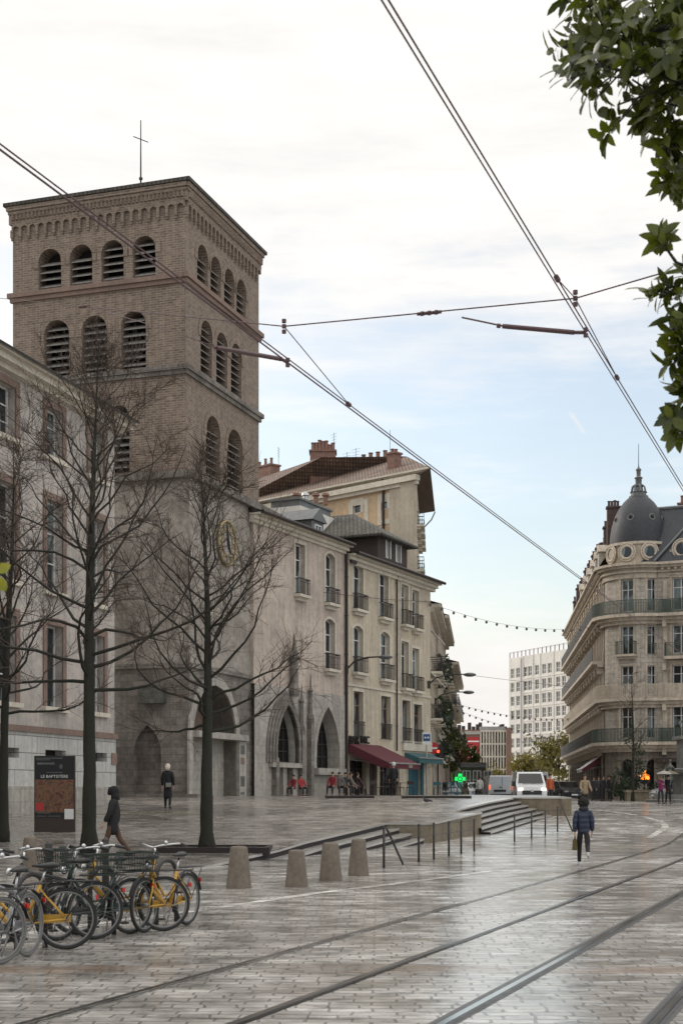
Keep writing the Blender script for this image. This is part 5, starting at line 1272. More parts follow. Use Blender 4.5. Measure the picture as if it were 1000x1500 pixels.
def arm(label,P0,P1,q0,q1):
    t=thing('pull_off_arm',label,'wire arm',P1,group='steadying arms of the tram wires'); b=MB(); b.tube([P0,q0],.008,5); b.tube([q0,q1],[.022,.022],8); b.tube([q1,P1],.016,6); b.build('tube',M['insul'],t,smooth=True,sharp=40)
    fitting(q0,(q1-q0),t); fitting(P1,(0,0,1),t,'clamp',2)
Pr=wp(a2,FPX*(ZW-CH)/(HY-487),ZW); arm('dark arm holding the right pair of tram wires',at(676,465,Pr.y+.25),Pr,at(738,478,Pr.y+.15),at(840,487,Pr.y+.01))
Pl=wp(a1,FPX*(ZW-CH)/(HY-531),ZW); arm('grey and red arm holding the left tram wire, in front of the tower',at(318,509,Pl.y+.5),Pl,at(322,510,Pl.y+.48),at(412,526,Pl.y+.03))
wire('thin stay wire from the span wire down to the left arm',[at(126,449,23),at(240,481,18.5),at(318,509,Pl.y+.5)],.006,name='stay_wire')
for p,l in((at(628,458.5,12.6),'dark red insulator in the middle of the span wire'),(at(124,449,22.9),'dark insulator on the span wire before the tower')):
    b=MB(); d=(S2-S1).normalized(); 
    for k in range(7): b.tube([p+d*(k-3)*.035-d*.01,p+d*(k-3)*.035+d*.014],.022 if k%2 else .016,8)
    tag(b.build('insulator',M['insul'],None),l,'insulator')
def festoon(label,A,B,n,sag,r=.012):
    t=thing('string_lights',label,'string lights',(A+B)/2,group='strings of lights across the street')
    P=[A+(B-A)*i/24+V((0,0,-sag*4*(i/24)*(1-i/24))) for i in range(25)]; b=MB(); b.tube(P,r,4); b.build('cable',M['wire'],t)
    for k in range(n):
        f=(k+.5)/n; p=A+(B-A)*f+V((0,0,-sag*4*f*(1-f)-.10)); b=MB(); b.ball(p,.095,7,5,0,(1,1,1.25)); b.build('bulb',M['bulb'],t,smooth=True)
def onE(F,x,y): 
    u=F.ux(x); return F.pt(u,0.05,F.zy(x,y))
festoon('upper string of dark bulbs across the street from the narrow houses to the corner building',onE(FC,620,880),FHL.pt(LH-3,.05,15.0),18,.9)
festoon('middle string of bulbs low over the far street',onE(FEb,652,1026),FHL.pt(LH-34,.05,9.2),22,.6)
festoon('lowest string of bulbs over the far street',onE(FEb,655,1035),FHL.pt(LH-30,.05,6.4),22,.3)
wire('thin cable along the cream house front',[FC.pt(FC.ux(470),.15,FC.zy(470,868)),FC.pt(FC.ux(560),.15,FC.zy(560,878)),FC.pt(FC.ux(628),.15,FC.zy(628,882))],.015,name='wall_cable')
wire('faint cable high over the far street',[onE(FEb,655,985),at(744,996,150),at(845,1008,140)],.02,name='street_cable')
# ================================================================ people
def skin(name,J,E,mat,par,sub=2,root=0):
    keys=list(J); me=bpy.data.meshes.new(name)
    me.from_pydata([J[k][0] for k in keys],[(keys.index(a),keys.index(b)) for a,b in E],[]); me.update()
    o=bpy.data.objects.new(name,me); COL.objects.link(o)
    m=o.modifiers.new('s','SKIN'); m.use_smooth_shade=True; m.branch_smoothing=.6
    for i,k in enumerate(keys):
        r=J[k][1]; r=r if hasattr(r,'__len__') else (r,r)
        me.skin_vertices[0].data[i].radius=r; me.skin_vertices[0].data[i].use_root=(i==root)
    s=o.modifiers.new('u','SUBSURF'); s.levels=sub; s.render_levels=sub
    bpy.context.view_layer.update()
    m2=bpy.data.meshes.new_from_object(o.evaluated_get(bpy.context.evaluated_depsgraph_get())); bpy.data.objects.remove(o); m2.name=name
    m2.materials.clear(); m2.materials.append(mat); m2.polygons.foreach_set('use_smooth',[True]*len(m2.polygons))
    o=bpy.data.objects.new(name,m2); COL.objects.link(o); o.parent=par; return o
PM={}
def pm(col,rough=.8,bumps=.3):
    k=tuple(col)+(rough,)
    if k not in PM: PM[k]=plain('cloth_%d'%len(PM),col,rough,var=.25,scale=9,bumps=bumps)
    return PM[k]
def quilt(c):
    m,nt,b=nmat('quilted_navy_cloth'); wv=nd(nt,'ShaderNodeTexWave',{'Vector':coords(nt,'Object'),'Scale':2.6,'Distortion':.6,'Detail':1.0}); wv.bands_direction='Z'
    f=noise(nt,coords(nt,'Object'),7,4,.6); nt.links.new(mix(nt,f,tuple(x*.6 for x in c),tuple(x*1.5 for x in c)),b.inputs['Base Color']); b.inputs['Roughness'].default_value=.45
    bump(nt,b,wv.outputs['Fac'],.35,.03); return m
def person(label,loc,rz,H=1.72,stride=0.0,lift=0.0,coat=(.02,.02,.02),legs=(.02,.02,.022),hair=(.03,.02,.015),style='short',hem=.80,shoes=(.03,.03,.03),sit=False,arms=(0,0),bow=0.0,lean=0.0,skirtw=1.0,group=None,bent=(.25,.25),bulk=1.0):
    k=H/1.72; t=thing('person',label,'person',loc,R(rz),group)
    P={}; 
    def v(x,y,z): return V((x,y,z))
    pz=.93 if not sit else .50
    pel=v(0,0,pz)
    for s,sg in(('L',1),('R',-1)):
        hip=pel+v(.09*sg,0,-.02)
        if sit: kn=hip+v(.05*sg,-.42,.03); an=kn+v(0,.04*sg-.02,-.42)
        else:
            a=stride*sg; bnd=lift if sg<0 else .06
            kn=hip+v(.01*sg,-.43*math.sin(a),-.43*math.cos(a)); an=kn+v(0,-.41*math.sin(a-bnd),-.41*math.cos(a-bnd))
        P['hip'+s],P['kn'+s],P['an'+s]=hip,kn,an
        pitch=0 if sit else (-.5*lift if sg<0 else 0)
        P['toe'+s]=an+v(.02*sg,-.17,-.055+ .10*pitch); P['heel'+s]=an+v(0,.03,-.05)
    low=min(P['anL'].z,P['anR'].z)-.075; dz=-low
    up=lambda y,z:v(0,y-lean*(z-.93),z+(pz-.93))
    P.update(pel=pel,waist=up(0,1.08),chest=up(.01,1.30),neck=up(.02,1.47),jaw=up(-.012-bow*.05,1.555-bow*.02),skull=up(.0-bow*.09,1.635-bow*.03),crown=up(.005-bow*.12,1.695-bow*.04),nose=up(-.098-bow*.08,1.60-bow*.05))
    for s,sg,ar,bn in(('L',1,arms[0],bent[0]),('R',-1,arms[1],bent[1])):
        sh=P['neck']+v(.165*sg,0,-.065); el=sh+v(.055*sg,-.28*math.sin(ar),-.28*math.cos(ar)); wr=el+v(.0*sg,-.25*math.sin(ar+bn),-.25*math.cos(ar+bn))
        d=(wr-el).normalized(); pa=wr+d*.075
        P['sh'+s],P['el'+s],P['wr'+s],P['pa'+s]=sh,el,wr,pa
        side=v(0,-1,0) - d*d.dot(v(0,-1,0)); side.normalize()
        for i,(off,ln) in enumerate(((.028,.075),(.010,.085),(-.009,.078),(-.027,.062))):
            a_=pa+side*off+d*.02; b_=a_+d*ln*.55+v(-.006*sg,0,0); c_=b_+d*ln*.4+v(-.018*sg,0,0)
            P['f%d%s'%(i,s)]=a_+d*ln*.2; P['g%d%s'%(i,s)]=b_; P['h%d%s'%(i,s)]=c_
        P['t0'+s]=wr+d*.03+side*.03; P['t1'+s]=wr+d*.065+side*.05+v(-.01*sg,0,0); P['t2'+s]=wr+d*.10+side*.055+v(-.02*sg,0,0)
    for q in P: P[q]=(P[q]+v(0,0,dz))*k
    J={}
    def add(n,r): J[n]=(P[n],tuple(x*k for x in r) if hasattr(r,'__len__') else r*k)
    add('pel',(.12,.09)); add('waist',(.10,.075)); add('chest',(.10,.07)); add('neck',.052); add('jaw',(.055,.066)); add('skull',(.072,.088)); add('crown',(.05,.062)); add('nose',.016)
    E=[('pel','waist'),('waist','chest'),('chest','neck'),('neck','jaw'),('jaw','skull'),('skull','crown'),('skull','nose')]
    J['earL']=((P['skull']+v(.078,.012,-.01)*k),.018*k); J['earR']=((P['skull']+v(-.078,.012,-.01)*k),.018*k); E+=[('skull','earL'),('skull','earR')]
    for s in 'LR':
        for n,r in(('sh',.035),('el',.034),('wr',.026),('pa',(.034,.018)),('hip',.075),('kn',.05),('an',.036),('toe',.03)): add(n+s,r)
        E+=[('chest','sh'+s),('sh'+s,'el'+s),('el'+s,'wr'+s),('wr'+s,'pa'+s),('pel','hip'+s),('hip'+s,'kn'+s),('kn'+s,'an'+s),('an'+s,'toe'+s)]
        for i in range(4):
            for q in 'fgh': add('%s%d%s'%(q,i,s),.0085)
            E+=[('pa'+s,'f%d%s'%(i,s)),('f%d%s'%(i,s),'g%d%s'%(i,s)),('g%d%s'%(i,s),'h%d%s'%(i,s))]
        for q in('t0','t1','t2'): add(q+s,.010)
        E+=[('wr'+s,'t0'+s),('t0'+s,'t1'+s),('t1'+s,'t2'+s)]
    skin('body',J,E,M['skin'],t)
    # trousers
    J={}; add('pel',(.155,.125))
    for s in 'LR':
        for n,r in(('hip',.095),('kn',.066),('an',.052)): add(n+s,r)
    E=[('pel','hipL'),('hipL','knL'),('knL','anL'),('pel','hipR'),('hipR','knR'),('knR','anR')]
    P['top']=P['pel']+v(0,0,.12)*k; add('top',(.145,.115)); E.append(('pel','top')); skin('trousers',J,E,pm(legs),t)
    # coat
    J={}; hz=hem
    P['hem']=v(0,-.02 if not sit else -.05,((hz if not sit else pz-.05)+dz))*k
    add('hem',(.175*skirtw,.145*skirtw)); add('waist',(.155*bulk,.125*bulk)); add('chest',(.175*bulk,.135*bulk)); P['yoke']=P['neck']+v(0,.005,-.075)*k; add('yoke',(.15*bulk,.105*bulk)); P['col']=P['neck']+v(0,-.005,.02)*k; add('col',.075)
    P['mid']=(P['hem']+P['waist'])/2; add('mid',(.168,.138)); E=[('hem','mid'),('mid','waist'),('waist','chest'),('chest','yoke'),('yoke','col')]
    for s in 'LR':
        for n,r in(('sh',.078*bulk),('el',.06*bulk),('wr',.047*bulk)): add(n+s,r)
        E+=[('yoke','sh'+s),('sh'+s,'el'+s),('el'+s,'wr'+s)]
    ct=skin('coat',J,E,quilt(coat) if bulk>1.23 else pm(coat),t)
    # shoes
    for s in 'LR':
        b=MB(); a,h,q=P['an'+s],P['heel'+s],P['toe'+s]; b.tube([h+v(0,.025,0)*k,h*.6+q*.4+v(0,0,.012)*k,q,q+v(0,-.055,-.004)*k],[.032*k,.046*k,.04*k,.014*k],8); b.tube([a+v(0,0,.03)*k,h+v(0,-.03,.0)*k],[.045*k,.036*k],8); b.build('shoe',pm(shoes,.5,.1),t,smooth=True,world=False)
    sk=P['skull']; b=MB()
    if style=='short':
        b.ball(sk+v(0,.018,.030)*k,.098*k,14,9,0,(.86,1.0,.92))
    elif style=='bushy':
        rr=random.Random(4)
        b.ball(sk+v(0,.02,.025)*k,.128*k,14,9)
        for i in range(90):
            d=V((rr.gauss(0,1),rr.gauss(.35,.8),rr.gauss(.25,.8))).normalized()
            if d.y<-.55 and d.z<.45: continue
            b.ball(sk+v(0,.02,.025)*k+d*.118*k,rr.uniform(.024,.042)*k,6,4)
    elif style=='long':
        b.ball(sk+v(0,.015,.02)*k,.108*k,14,9,0,(.95,1.0,1)); b.tube([sk+v(0,.04,.03)*k,sk+v(0,.065,-.06)*k,sk+v(0,.07,-.15)*k],[.09*k,.098*k,.06*k],10)
    elif style in('hood','cap'):
        b.ball(sk+v(0,.02,.02)*k,.118*k,14,9,0,(.92,1.05,1.1))
        if style=='hood': b.tube([sk+v(0,.035,.0)*k,sk+v(0,.045,-.10)*k,P['neck']+v(0,.035,-.03)*k],[.10*k,.10*k,.115*k],10); b.tube([sk+v(0,-.06,.02)*k,sk+v(0,-.115,.03)*k],[.108*k,.095*k],12,0,False)
    hname={'hood':'hood','cap':'hat'}.get(style,'hair')
    b.build(hname,pm(hair if style!='hood' else coat,.9),t,smooth=True,world=False)
    b=MB()
    for s in(-1,1): b.ball(sk+v(.03*s,-.085-bow*.01,.002)*k,.011*k,6,4)
    b.build('eyes',M['black'],t,world=False)
    return t,P,k
# the youth in the blue jacket in mid-street
g=gp(854,1268); tp,P,k=person('youth with dark bushy hair in a padded navy jacket, walking away across the tram street',g,172,1.54,bulk=1.24,stride=.28,lift=.95,coat=(.012,.020,.045),legs=(.014,.013,.015),hair=(.014,.011,.009),style='bushy',shoes=(.50,.50,.50),arms=(-.12,.1),bent=(.15,.3),bow=.6,hem=.82)
hl=P['paL']
b=MB(); rr=random.Random(8)
for zz,s in((1.12,1.0),(1.22,1.0),(1.32,.98),(1.42,.9)): pass
b.ball(P['neck']+V((0,.05,.01))*k,.10*k,12,7,0,(1.25,.9,.75)); b.build('jacket_hood',pm((.012,.014,.02)),tp,smooth=True,world=False)
tb_=MB(); hr=P['paL']; Mx=Matrix.Rotation(R(172),4,'Z'); hw=Mx@P['paL']+g
tg=thing('carrier_bag','small khaki carrier bag held in the hand of the youth','bag',hw+V((0,0,-.36)))
b=MB(); o=hw+V((-.0,0,-.09)); 
b.hexa([o+V(p) for p in((-.05,-.11,-.25),(-.03,-.09,.0),(-.05,.11,-.25),(-.03,.09,.0),(.05,-.11,-.25),(.03,-.09,.0),(.05,.11,-.25),(.03,.09,.0))]); b.build('sack',pm((.085,.065,.02)),tg)
b=MB(); b.tube([o+V((0,-.06,0)),o+V((0,-.03,.08)),o+V((0,.03,.08)),o+V((0,.06,0))],.008,5); b.build('handle',pm((.085,.065,.02)),tg)
# hooded walker by the bicycles
g=gp(166,1258,zp); person('hooded person in a long black parka walking left behind the bicycles',g,-90,1.72,stride=.34,lift=.35,coat=(.011,.012,.012),legs=(.085,.045,.028),style='hood',hem=.58,bulk=1.22,skirtw=1.15,arms=(.25,-.2),shoes=(.02,.02,.02))
# woman with pale hair
g=gp(246,1184,zp); tw_,P,k=person('woman with pale blond hair in a black coat walking across the square before the church',g,178,1.68,stride=.1,lift=.2,coat=(.010,.010,.012),legs=(.012,.012,.013),hair=(.60,.54,.45),style='long',hem=.36,skirtw=1.15,bulk=1.12)
wl_=Matrix.Rotation(R(178),4,'Z'); q=g+wl_@(P['waist']+V((-.02,.17,-.14)))
tg=thing('shoulder_bag','small grey shoulder bag on the back of the blond woman','bag',q)
b=MB(); b.box(q+V((.03,0,-.02)),(.19,.10,.17),0); b.build('pouch',pm((.20,.19,.17)),tg); b=MB(); b.tube([q+V((-.11,-.02,.09)),q+V((-.16,.05,.36)),q+V((.03,.10,.52))],.012,5); b.build('strap',pm((.03,.03,.03)),tg)
def std(x,yfeet,label,rz,zf=zp,Y=None,**kw):
    g=gp(x,yfeet,zf) if Y is None else gx(x,Y,zf); return person(label,g,rz,**kw)
0 and std(319,1170,'dark-clad person standing by the church porch behind the right bare tree',150,Y=61,coat=(.012,.013,.014),hem=.6)
for i,(x,Y,c,l) in enumerate(((430,73.5,(.20,.02,.025),'child in a red coat sitting at the left of the portal step'),(441,74.0,(.30,.025,.03),'child in a bright red jacket sitting right of the portal door'))): std(x,0,l,-35+i*70,Y=Y,coat=c,legs=(.02,.02,.025),sit=True,H=1.45,arms=(.5,.6),group='seated people by the house fronts')
spec=[(487,76.5,(.22,.02,.03),'person in a red jacket sitting at the left end of the terrace'),(497,77.5,(.10,.09,.08),'person in a taupe coat sitting second from the left on the terrace'),(506,77.8,(.02,.02,.025),'person in a black coat sitting in the middle of the terrace'),(514,78.8,(.16,.13,.11),'person in a beige coat sitting under the left awning end'),(524,79.5,(.05,.03,.03),'person in dark brown sitting under the burgundy awning')]
for i,(x,Y,c,l) in enumerate(spec): std(x,0,l,-20+37*i,Y=Y,coat=c,legs=(.02,.02,.025),hair=(.05,.03,.02),sit=True,arms=(.6,.4),H=1.7,group='seated people by the house fronts')
tm,P,k=std(576,0,'man in black with a white cap and white bag standing under the awning',200,Y=80,coat=(.012,.012,.014),legs=(.015,.016,.02),hair=(.6,.6,.58),style='cap',H=1.82)
std(856,0,'man in a beige jacket facing the viewer, behind the youth',4,zf=zs,Y=66,coat=(.26,.20,.125),legs=(.025,.025,.03),hair=(.05,.035,.025),H=1.75,arms=(.35,.35),bent=(.8,.8))
tv,P,k=std(805,0,'worker in an orange vest standing at the right of the white van',25,zf=zs,Y=84,coat=(.36,.085,.035),legs=(.03,.03,.035),H=1.78)
tk,P,k=std(967,0,'woman in a magenta jacket standing by the stone basin under a pale umbrella',20,zf=zs,Y=86,coat=(.20,.022,.10),legs=(.02,.022,.03),hair=(.3,.22,.14),style='long',H=1.68,arms=(.2,1.1),stride=.12)
std(978,0,'person in a black coat beside the woman in magenta',10,zf=zs,Y=86.4,coat=(.012,.012,.013),legs=(.014,.014,.016),H=1.72,stride=.12,lift=.1)
def umbrella(p,label,col,h=2.0,r=.5):
    t=thing('umbrella',label,'umbrella',p,group='umbrellas held by the couple')
    b=MB(); n=8; 
    for i in range(n):
        a0,a1=2*math.pi*i/n,2*math.pi*(i+1)/n
        for (r0,z0),(r1,z1) in(((.02,0),(.28,-.07)),((.28,-.07),(.5,-.2))):
            b.face([p+V((r0*r/.5*math.cos(a0),r0*r/.5*math.sin(a0),h+z0)),p+V((r1*r/.5*math.cos(a0),r1*r/.5*math.sin(a0),h+z1)),p+V((r1*r/.5*math.cos(a1),r1*r/.5*math.sin(a1),h+z1)),p+V((r0*r/.5*math.cos(a1),r0*r/.5*math.sin(a1),h+z0))])
    b.build('canopy',pm(col),t); b=MB(); b.tube([p+V((0,0,h-.85)),p+V((0,0,h+.06))],.012,5); b.build('shaft',M['steel'],t)
umbrella(gx(968.5,85.8)+V((.12,-.1,0)),'pale umbrella over the woman in magenta',(.30,.28,.25)); umbrella(gx(981,86.2)+V((0,-.1,0)),'brown umbrella over the person in black',(.14,.11,.075))
for i,(x,c) in enumerate(((869,(.02,.02,.022)),(876,(.05,.045,.045)),(883,(.02,.02,.03)),(891,(.015,.015,.016)))):
    std(x,0,['dark-clad person at the left end of the barrier fence','person in dark grey second from the left behind the barrier fence','person in dark blue third from the left behind the barrier fence','person in black at the right end of the barrier fence'][i],20*i,zf=zs,Y=102,coat=c,hair=(.03,.02,.02),H=1.7+.03*i,group='people behind the barrier fence')
std(702,0,'person in a white top between the pharmacy and the grey van',170,zf=zs,Y=101,coat=(.5,.5,.5),legs=(.05,.05,.06))
# statue figures of the fountain (carved stone bodies)
def statue(p,H,rz,par):
    k=H/1.7; J={'pel':((0,0,.55*k),(.2*k,.17*k)),'base':((0,0,.05*k),(.3*k,.26*k)),'chest':((0,.02*k,.98*k),(.17*k,.12*k)),'neck':((0,0,1.2*k),.06*k),'head':((.02*k,-.02*k,1.38*k),(.09*k,.10*k)),'eL':((.3*k,-.1*k,.85*k),.07*k),'wL':((.28*k,-.34*k,.95*k),.045*k),'eR':((-.28*k,.02*k,.8*k),.07*k),'wR':((-.34*k,-.22*k,.62*k),.045*k),'kn':((.1*k,-.34*k,.62*k),.12*k),'an':((.1*k,-.32*k,.1*k),.08*k)}
    E=[('base','pel'),('pel','chest'),('chest','neck'),('neck','head'),('chest','eL'),('eL','wL'),('chest','eR'),('eR','wR'),('pel','kn'),('kn','an')]
    o=skin('carved_figure',J,E,M['bronze'],par,2); o.location=p-par.location; o.rotation_euler=(0,0,R(rz))
statue(pF+V((-.75,-.6,4.25)),2.0,-30,tFn); statue(pF+V((.45,-.3,4.25)),2.4,15,tFn); statue(pF+V((-1.9,-1.1,1.2)),1.9,-40,tFn); statue(pF+V((-.3,-1.9,1.9)),1.6,0,tFn)

g=gp(624.5,1177,zp); t=thing('pigeon','small dark pigeon on the square above the parapet','bird',g); b=MB(); b.ball(g+V((0,0,.13)),.085,10,7,0,(1.5,.85,.85)); b.ball(g+V((-.11,0,.23)),.04,8,6); b.tube([g+V((-.07,0,.16)),g+V((-.10,0,.21))],[.05,.035],7); b.tube([g+V((.08,0,.13)),g+V((.24,0,.09))],[.05,.03],6); b.tube([g+V((-.14,0,.23)),g+V((-.175,0,.22))],[.012,.003],5); b.build('body',pm((.05,.05,.055)),t,smooth=True)
for s in(-.03,.03): b=MB(); b.tube([g+V((0,s,0)),g+V((0,s,.09))],.008,4); b.build('leg',M['signred'],t)
# ================================================================ bicycles
def bike(label,loc,rz,paint,style='step',basket=True,crate=False,lean=0.0,guard=True,group='parked bicycles',tyre='tyre'):
    t=thing('bicycle',label,'bicycle',loc,rz,group); t.rotation_euler=(lean,0,rz)
    rw=.335; rh,fh=V((0,0,rw)),V((1.07,0,rw)); bb=V((.44,0,.28)); st=V((.27,0,.70)); ht,hb=V((.85,0,.88)),V((.93,0,.66))
    B=lambda b,n,m,p,s=True,sh=None:b.build(n,M[m] if isinstance(m,str) else m,p,smooth=s,world=False,sharp=sh)
    b=MB()
    if style=='step': b.tube([hb,V((.80,0,.50)),V((.62,0,.31)),bb],[.028,.03,.03,.03],8); b.tube([V((.90,0,.76)),V((.74,0,.56)),V((.6,0,.42)),V((.38,0,.44))],.018,8)
    else: b.tube([hb,bb],.022,8); b.tube([ht-V((.01,0,.06)),st+V((-.005,0,-.03))],.02,8)
    b.tube([bb,st],.021,8); b.tube([ht,hb],.026,8)
    for s in(-.05,.05):
        b.tube([bb+V((0,s*.5,0)),rh+V((0,s*1.2,0))],.011,6); b.tube([st+V((0,s*.4,-.05)),rh+V((0,s*1.2,0))],.010,6)
        b.tube([hb+V((0,s*.8,-.02)),V((.99,s*1.1,.50)),fh+V((0,s*1.1,0))],.013,6)
    B(b,'frame',paint,t)
    for c in(rh,fh):
        b=MB(); b.tube([c+V((0,-.05,0)),c+V((0,.05,0))],.026,8)
        for i in range(18):
            a=2*math.pi*i/18; s=.02 if i%2 else -.02; b.tube([c+V((.02*math.cos(a),s,.02*math.sin(a))),c+V(((rw-.04)*math.cos(a+.25*(1 if i%4<2 else -1)),0,(rw-.04)*math.sin(a+.25*(1 if i%4<2 else -1))))],.0018,3,cap=False)
        w_=B(b,'wheel','rim',t); b=MB(); b.ring(c,rw-.02,.021,(0,1,0),36,7); B(b,'tyre',tyre,w_); b=MB(); b.ring(c,rw-.046,.013,(0,1,0),36,5); B(b,'rim','rim',w_)
    for c,a0,a1 in((rh,R(-25),R(165)),(fh,R(20),R(150))):
        b=MB(); n=14
        pts=[(c.x-(rw+.025)*math.sin(a0+(a1-a0)*i/n-math.pi/2),c.z+(rw+.025)*math.cos(a0+(a1-a0)*i/n-math.pi/2)) for i in range(n+1)]
        for (xa,za),(xb,zb) in zip(pts,pts[1:]): b.face([(xa,-.028,za),(xa,.028,za),(xb,.028,zb),(xb,-.028,zb)])
        B(b,'mudguard','plastic',t)
    b=MB(); b.tube([st,st+V((-.055,0,.17))],.014,8); B(b,'seat_post','chrome',t)
    b=MB(); q=st+V((-.07,0,.20)); b.tube([q+V((-.13,0,.02)),q+V((-.06,0,.025)),q+V((.05,0,.012)),q+V((.16,0,.005))],[.04,.085,.055,.022],10); b.v=[(x,y,q.z+(z-q.z)*.45) for x,y,z in b.v]; B(b,'saddle','plastic',t)
    b=MB(); top=ht+V((-.03,0,.14)); b.tube([ht,top],.016,8); b.tube([top+V((-.24,-.29,.02)),top+V((-.10,-.27,.05)),top+V((.03,-.12,.03)),top+V((.04,0,0)),top+V((.03,.12,.03)),top+V((-.10,.27,.05)),top+V((-.24,.29,.02))],.012,7); hb_=B(b,'handlebar','chrome',t)
    for s in(-1,1):
        b=MB(); b.tube([top+V((-.25,.292*s,.018)),top+V((-.13,.276*s,.045))],.018,8); B(b,'grip','plastic',hb_)
    b=MB(); b.ball(top+V((.0,.15,.06)),.028,8,6); B(b,'bell','chrome',hb_)
    b=MB(); b.ball(V((.99,0,.80)),.05,10,7); B(b,'headlight','chrome',t)
    b=MB(); b.box((-.33,0,.56),(.03,.07,.05)); B(b,'tail_light','red_lens',t,False)
    b=MB(); b.ring(bb+V((0,-.045,0)),.085,.008,(0,1,0),20,5); b.tube([bb+V((0,-.06,0)),bb+V((.02,-.075,-.165))],.010,6); b.tube([bb+V((0,.06,0)),bb+V((-.02,.075,.165))],.010,6); cs=B(b,'crankset','chrome',t)
    for s in(-1,1): b=MB(); b.box(bb+V((.02*-s,.12*s,.17*s)),(.09,.09,.022)); B(b,'pedal','plastic',cs,False)
    if guard: b=MB(); b.hexa([V((x,y,zq)) for x in(-.05,.52) for y in(-.075,-.05) for zq in((.27+.02*(x<0)),(.37 if x>0 else .38))]); B(b,'chain_guard',paint,t,False)
    b=MB()
    for y in(-.06,0,.06): b.tube([(-.36,y,.74),(.18,y,.74)],.006,5)
    for s in(-.06,.06): b.tube([(-.3,s,.74),rh+V((0,s,0))],.006,5)
    B(b,'rack','plastic',t)
    def cage(name,c,w,d,h,par):
        b=MB()
        for zz in(0,.33,.66,1):
            f=.82+.18*zz; pts=[c+V((w/2*f*a,d/2*f*bq,h*zz)) for a,bq in((1,1),(-1,1),(-1,-1),(1,-1),(1,1))]; b.tube(pts,.006 if zz<1 else .010,4)
        for i in range(9):
            for sgn in(-1,1):
                a=-1+2*i/8; b.tube([c+V((w/2*.82*a,d/2*.82*sgn,0)),c+V((w/2*a,d/2*sgn,h))],.004,3); b.tube([c+V((w/2*.82*sgn,d/2*.82*a,0)),c+V((w/2*sgn,d/2*a,h))],.004,3)
            b.tube([c+V((w/2*.8*(-1+2*i/8),-d/2*.8,0)),c+V((w/2*.8*(-1+2*i/8),d/2*.8,0))],.004,3)
        return B(b,name,'basket',par,False)
    if basket: cage('basket',V((1.10,0,.80)),.28,.36,.24,t)
    if crate: cage('rear_basket',V((-.10,0,.755)),.36,.34,.22,t)
    b=MB(); b.tube([V((.30,-.05,.28)),V((.24,-.17,.02))],.010,6); B(b,'kickstand','steel',t)
    return t
def bk(label,x,y,rz,paint,**kw):                  # x,y: view spot of the rear wheel's foot
    p=gp(x,y); return bike(label,p,rz,paint,**kw)
bk('yellow step-through bicycle seen side-on, second from the left, with a black saddle',97,1391,R(188),M['yellow'],basket=True)
bk('silver bicycle at the left edge with pale tyres turned to the viewer',0,1413,R(232),M['bikegrey'],style='diamond',basket=False,tyre='greytyre')
bk('grey bicycle with a narrow pale wheel between the silver and the yellow bicycles',41,1401,R(255),M['bikegrey'],style='diamond',basket=False,tyre='greytyre')
bk('dark bicycle with a rear wire basket just right of the first yellow one',140,1376,R(206),M['bikeblack'],style='diamond',crate=True,basket=False)
bk('dark green bicycle with wire baskets, third from the right',192,1368,R(228),M['bikegreen'],crate=True)
bk('yellow bicycle with its large wheel turned to the viewer, second from the right',240,1364,R(205),M['yellow'],basket=True)
bk('yellow bicycle at the right end of the bicycle row, seen nearly end-on',274,1355,R(248),M['yellow'],basket=False)
for i,(x,y,yt,l) in enumerate(((46,1392,1272,'inverted-U stand of dark metal beside the first yellow bicycle'),(150,1372,1262,'inverted-U stand of dark metal beside the dark bicycle'),(244,1352,1258,'inverted-U stand of dark metal beside the right yellow bicycles'))):
    p=gp(x,y); t=MB(); r=.28; d=V((math.cos(R(70)),math.sin(R(70)),0)); pts=[p-d*r+V((0,0,-.05)),p-d*r+V((0,0,.62))]+[p-d*r*math.cos(a)+V((0,0,.62+.2*math.sin(a))) for a in [k*math.pi/8 for k in range(1,8)]]+[p+d*r+V((0,0,.62)),p+d*r+V((0,0,-.05))]
    t.tube(pts,.03,8); o=t.build('bicycle_stand',M['iron_dark'],None,smooth=True); tag(o,l,'bike stand',group='bicycle stands')
for x,y,l in((72,1362,'dark round-topped post behind the first yellow bicycle'),(155,1345,'dark round-topped post behind the dark bicycle')):
    p=gp(x,y); t=MB(); t.lathe(p,[(.05,-.05),(.05,.92),(.065,.94),(.065,.97),(.04,1.0),(.055,1.05),(.0,1.1)],12); tag(t.build('street_post',M['iron_dark'],None,smooth=True),l,'post',group='dark street posts')

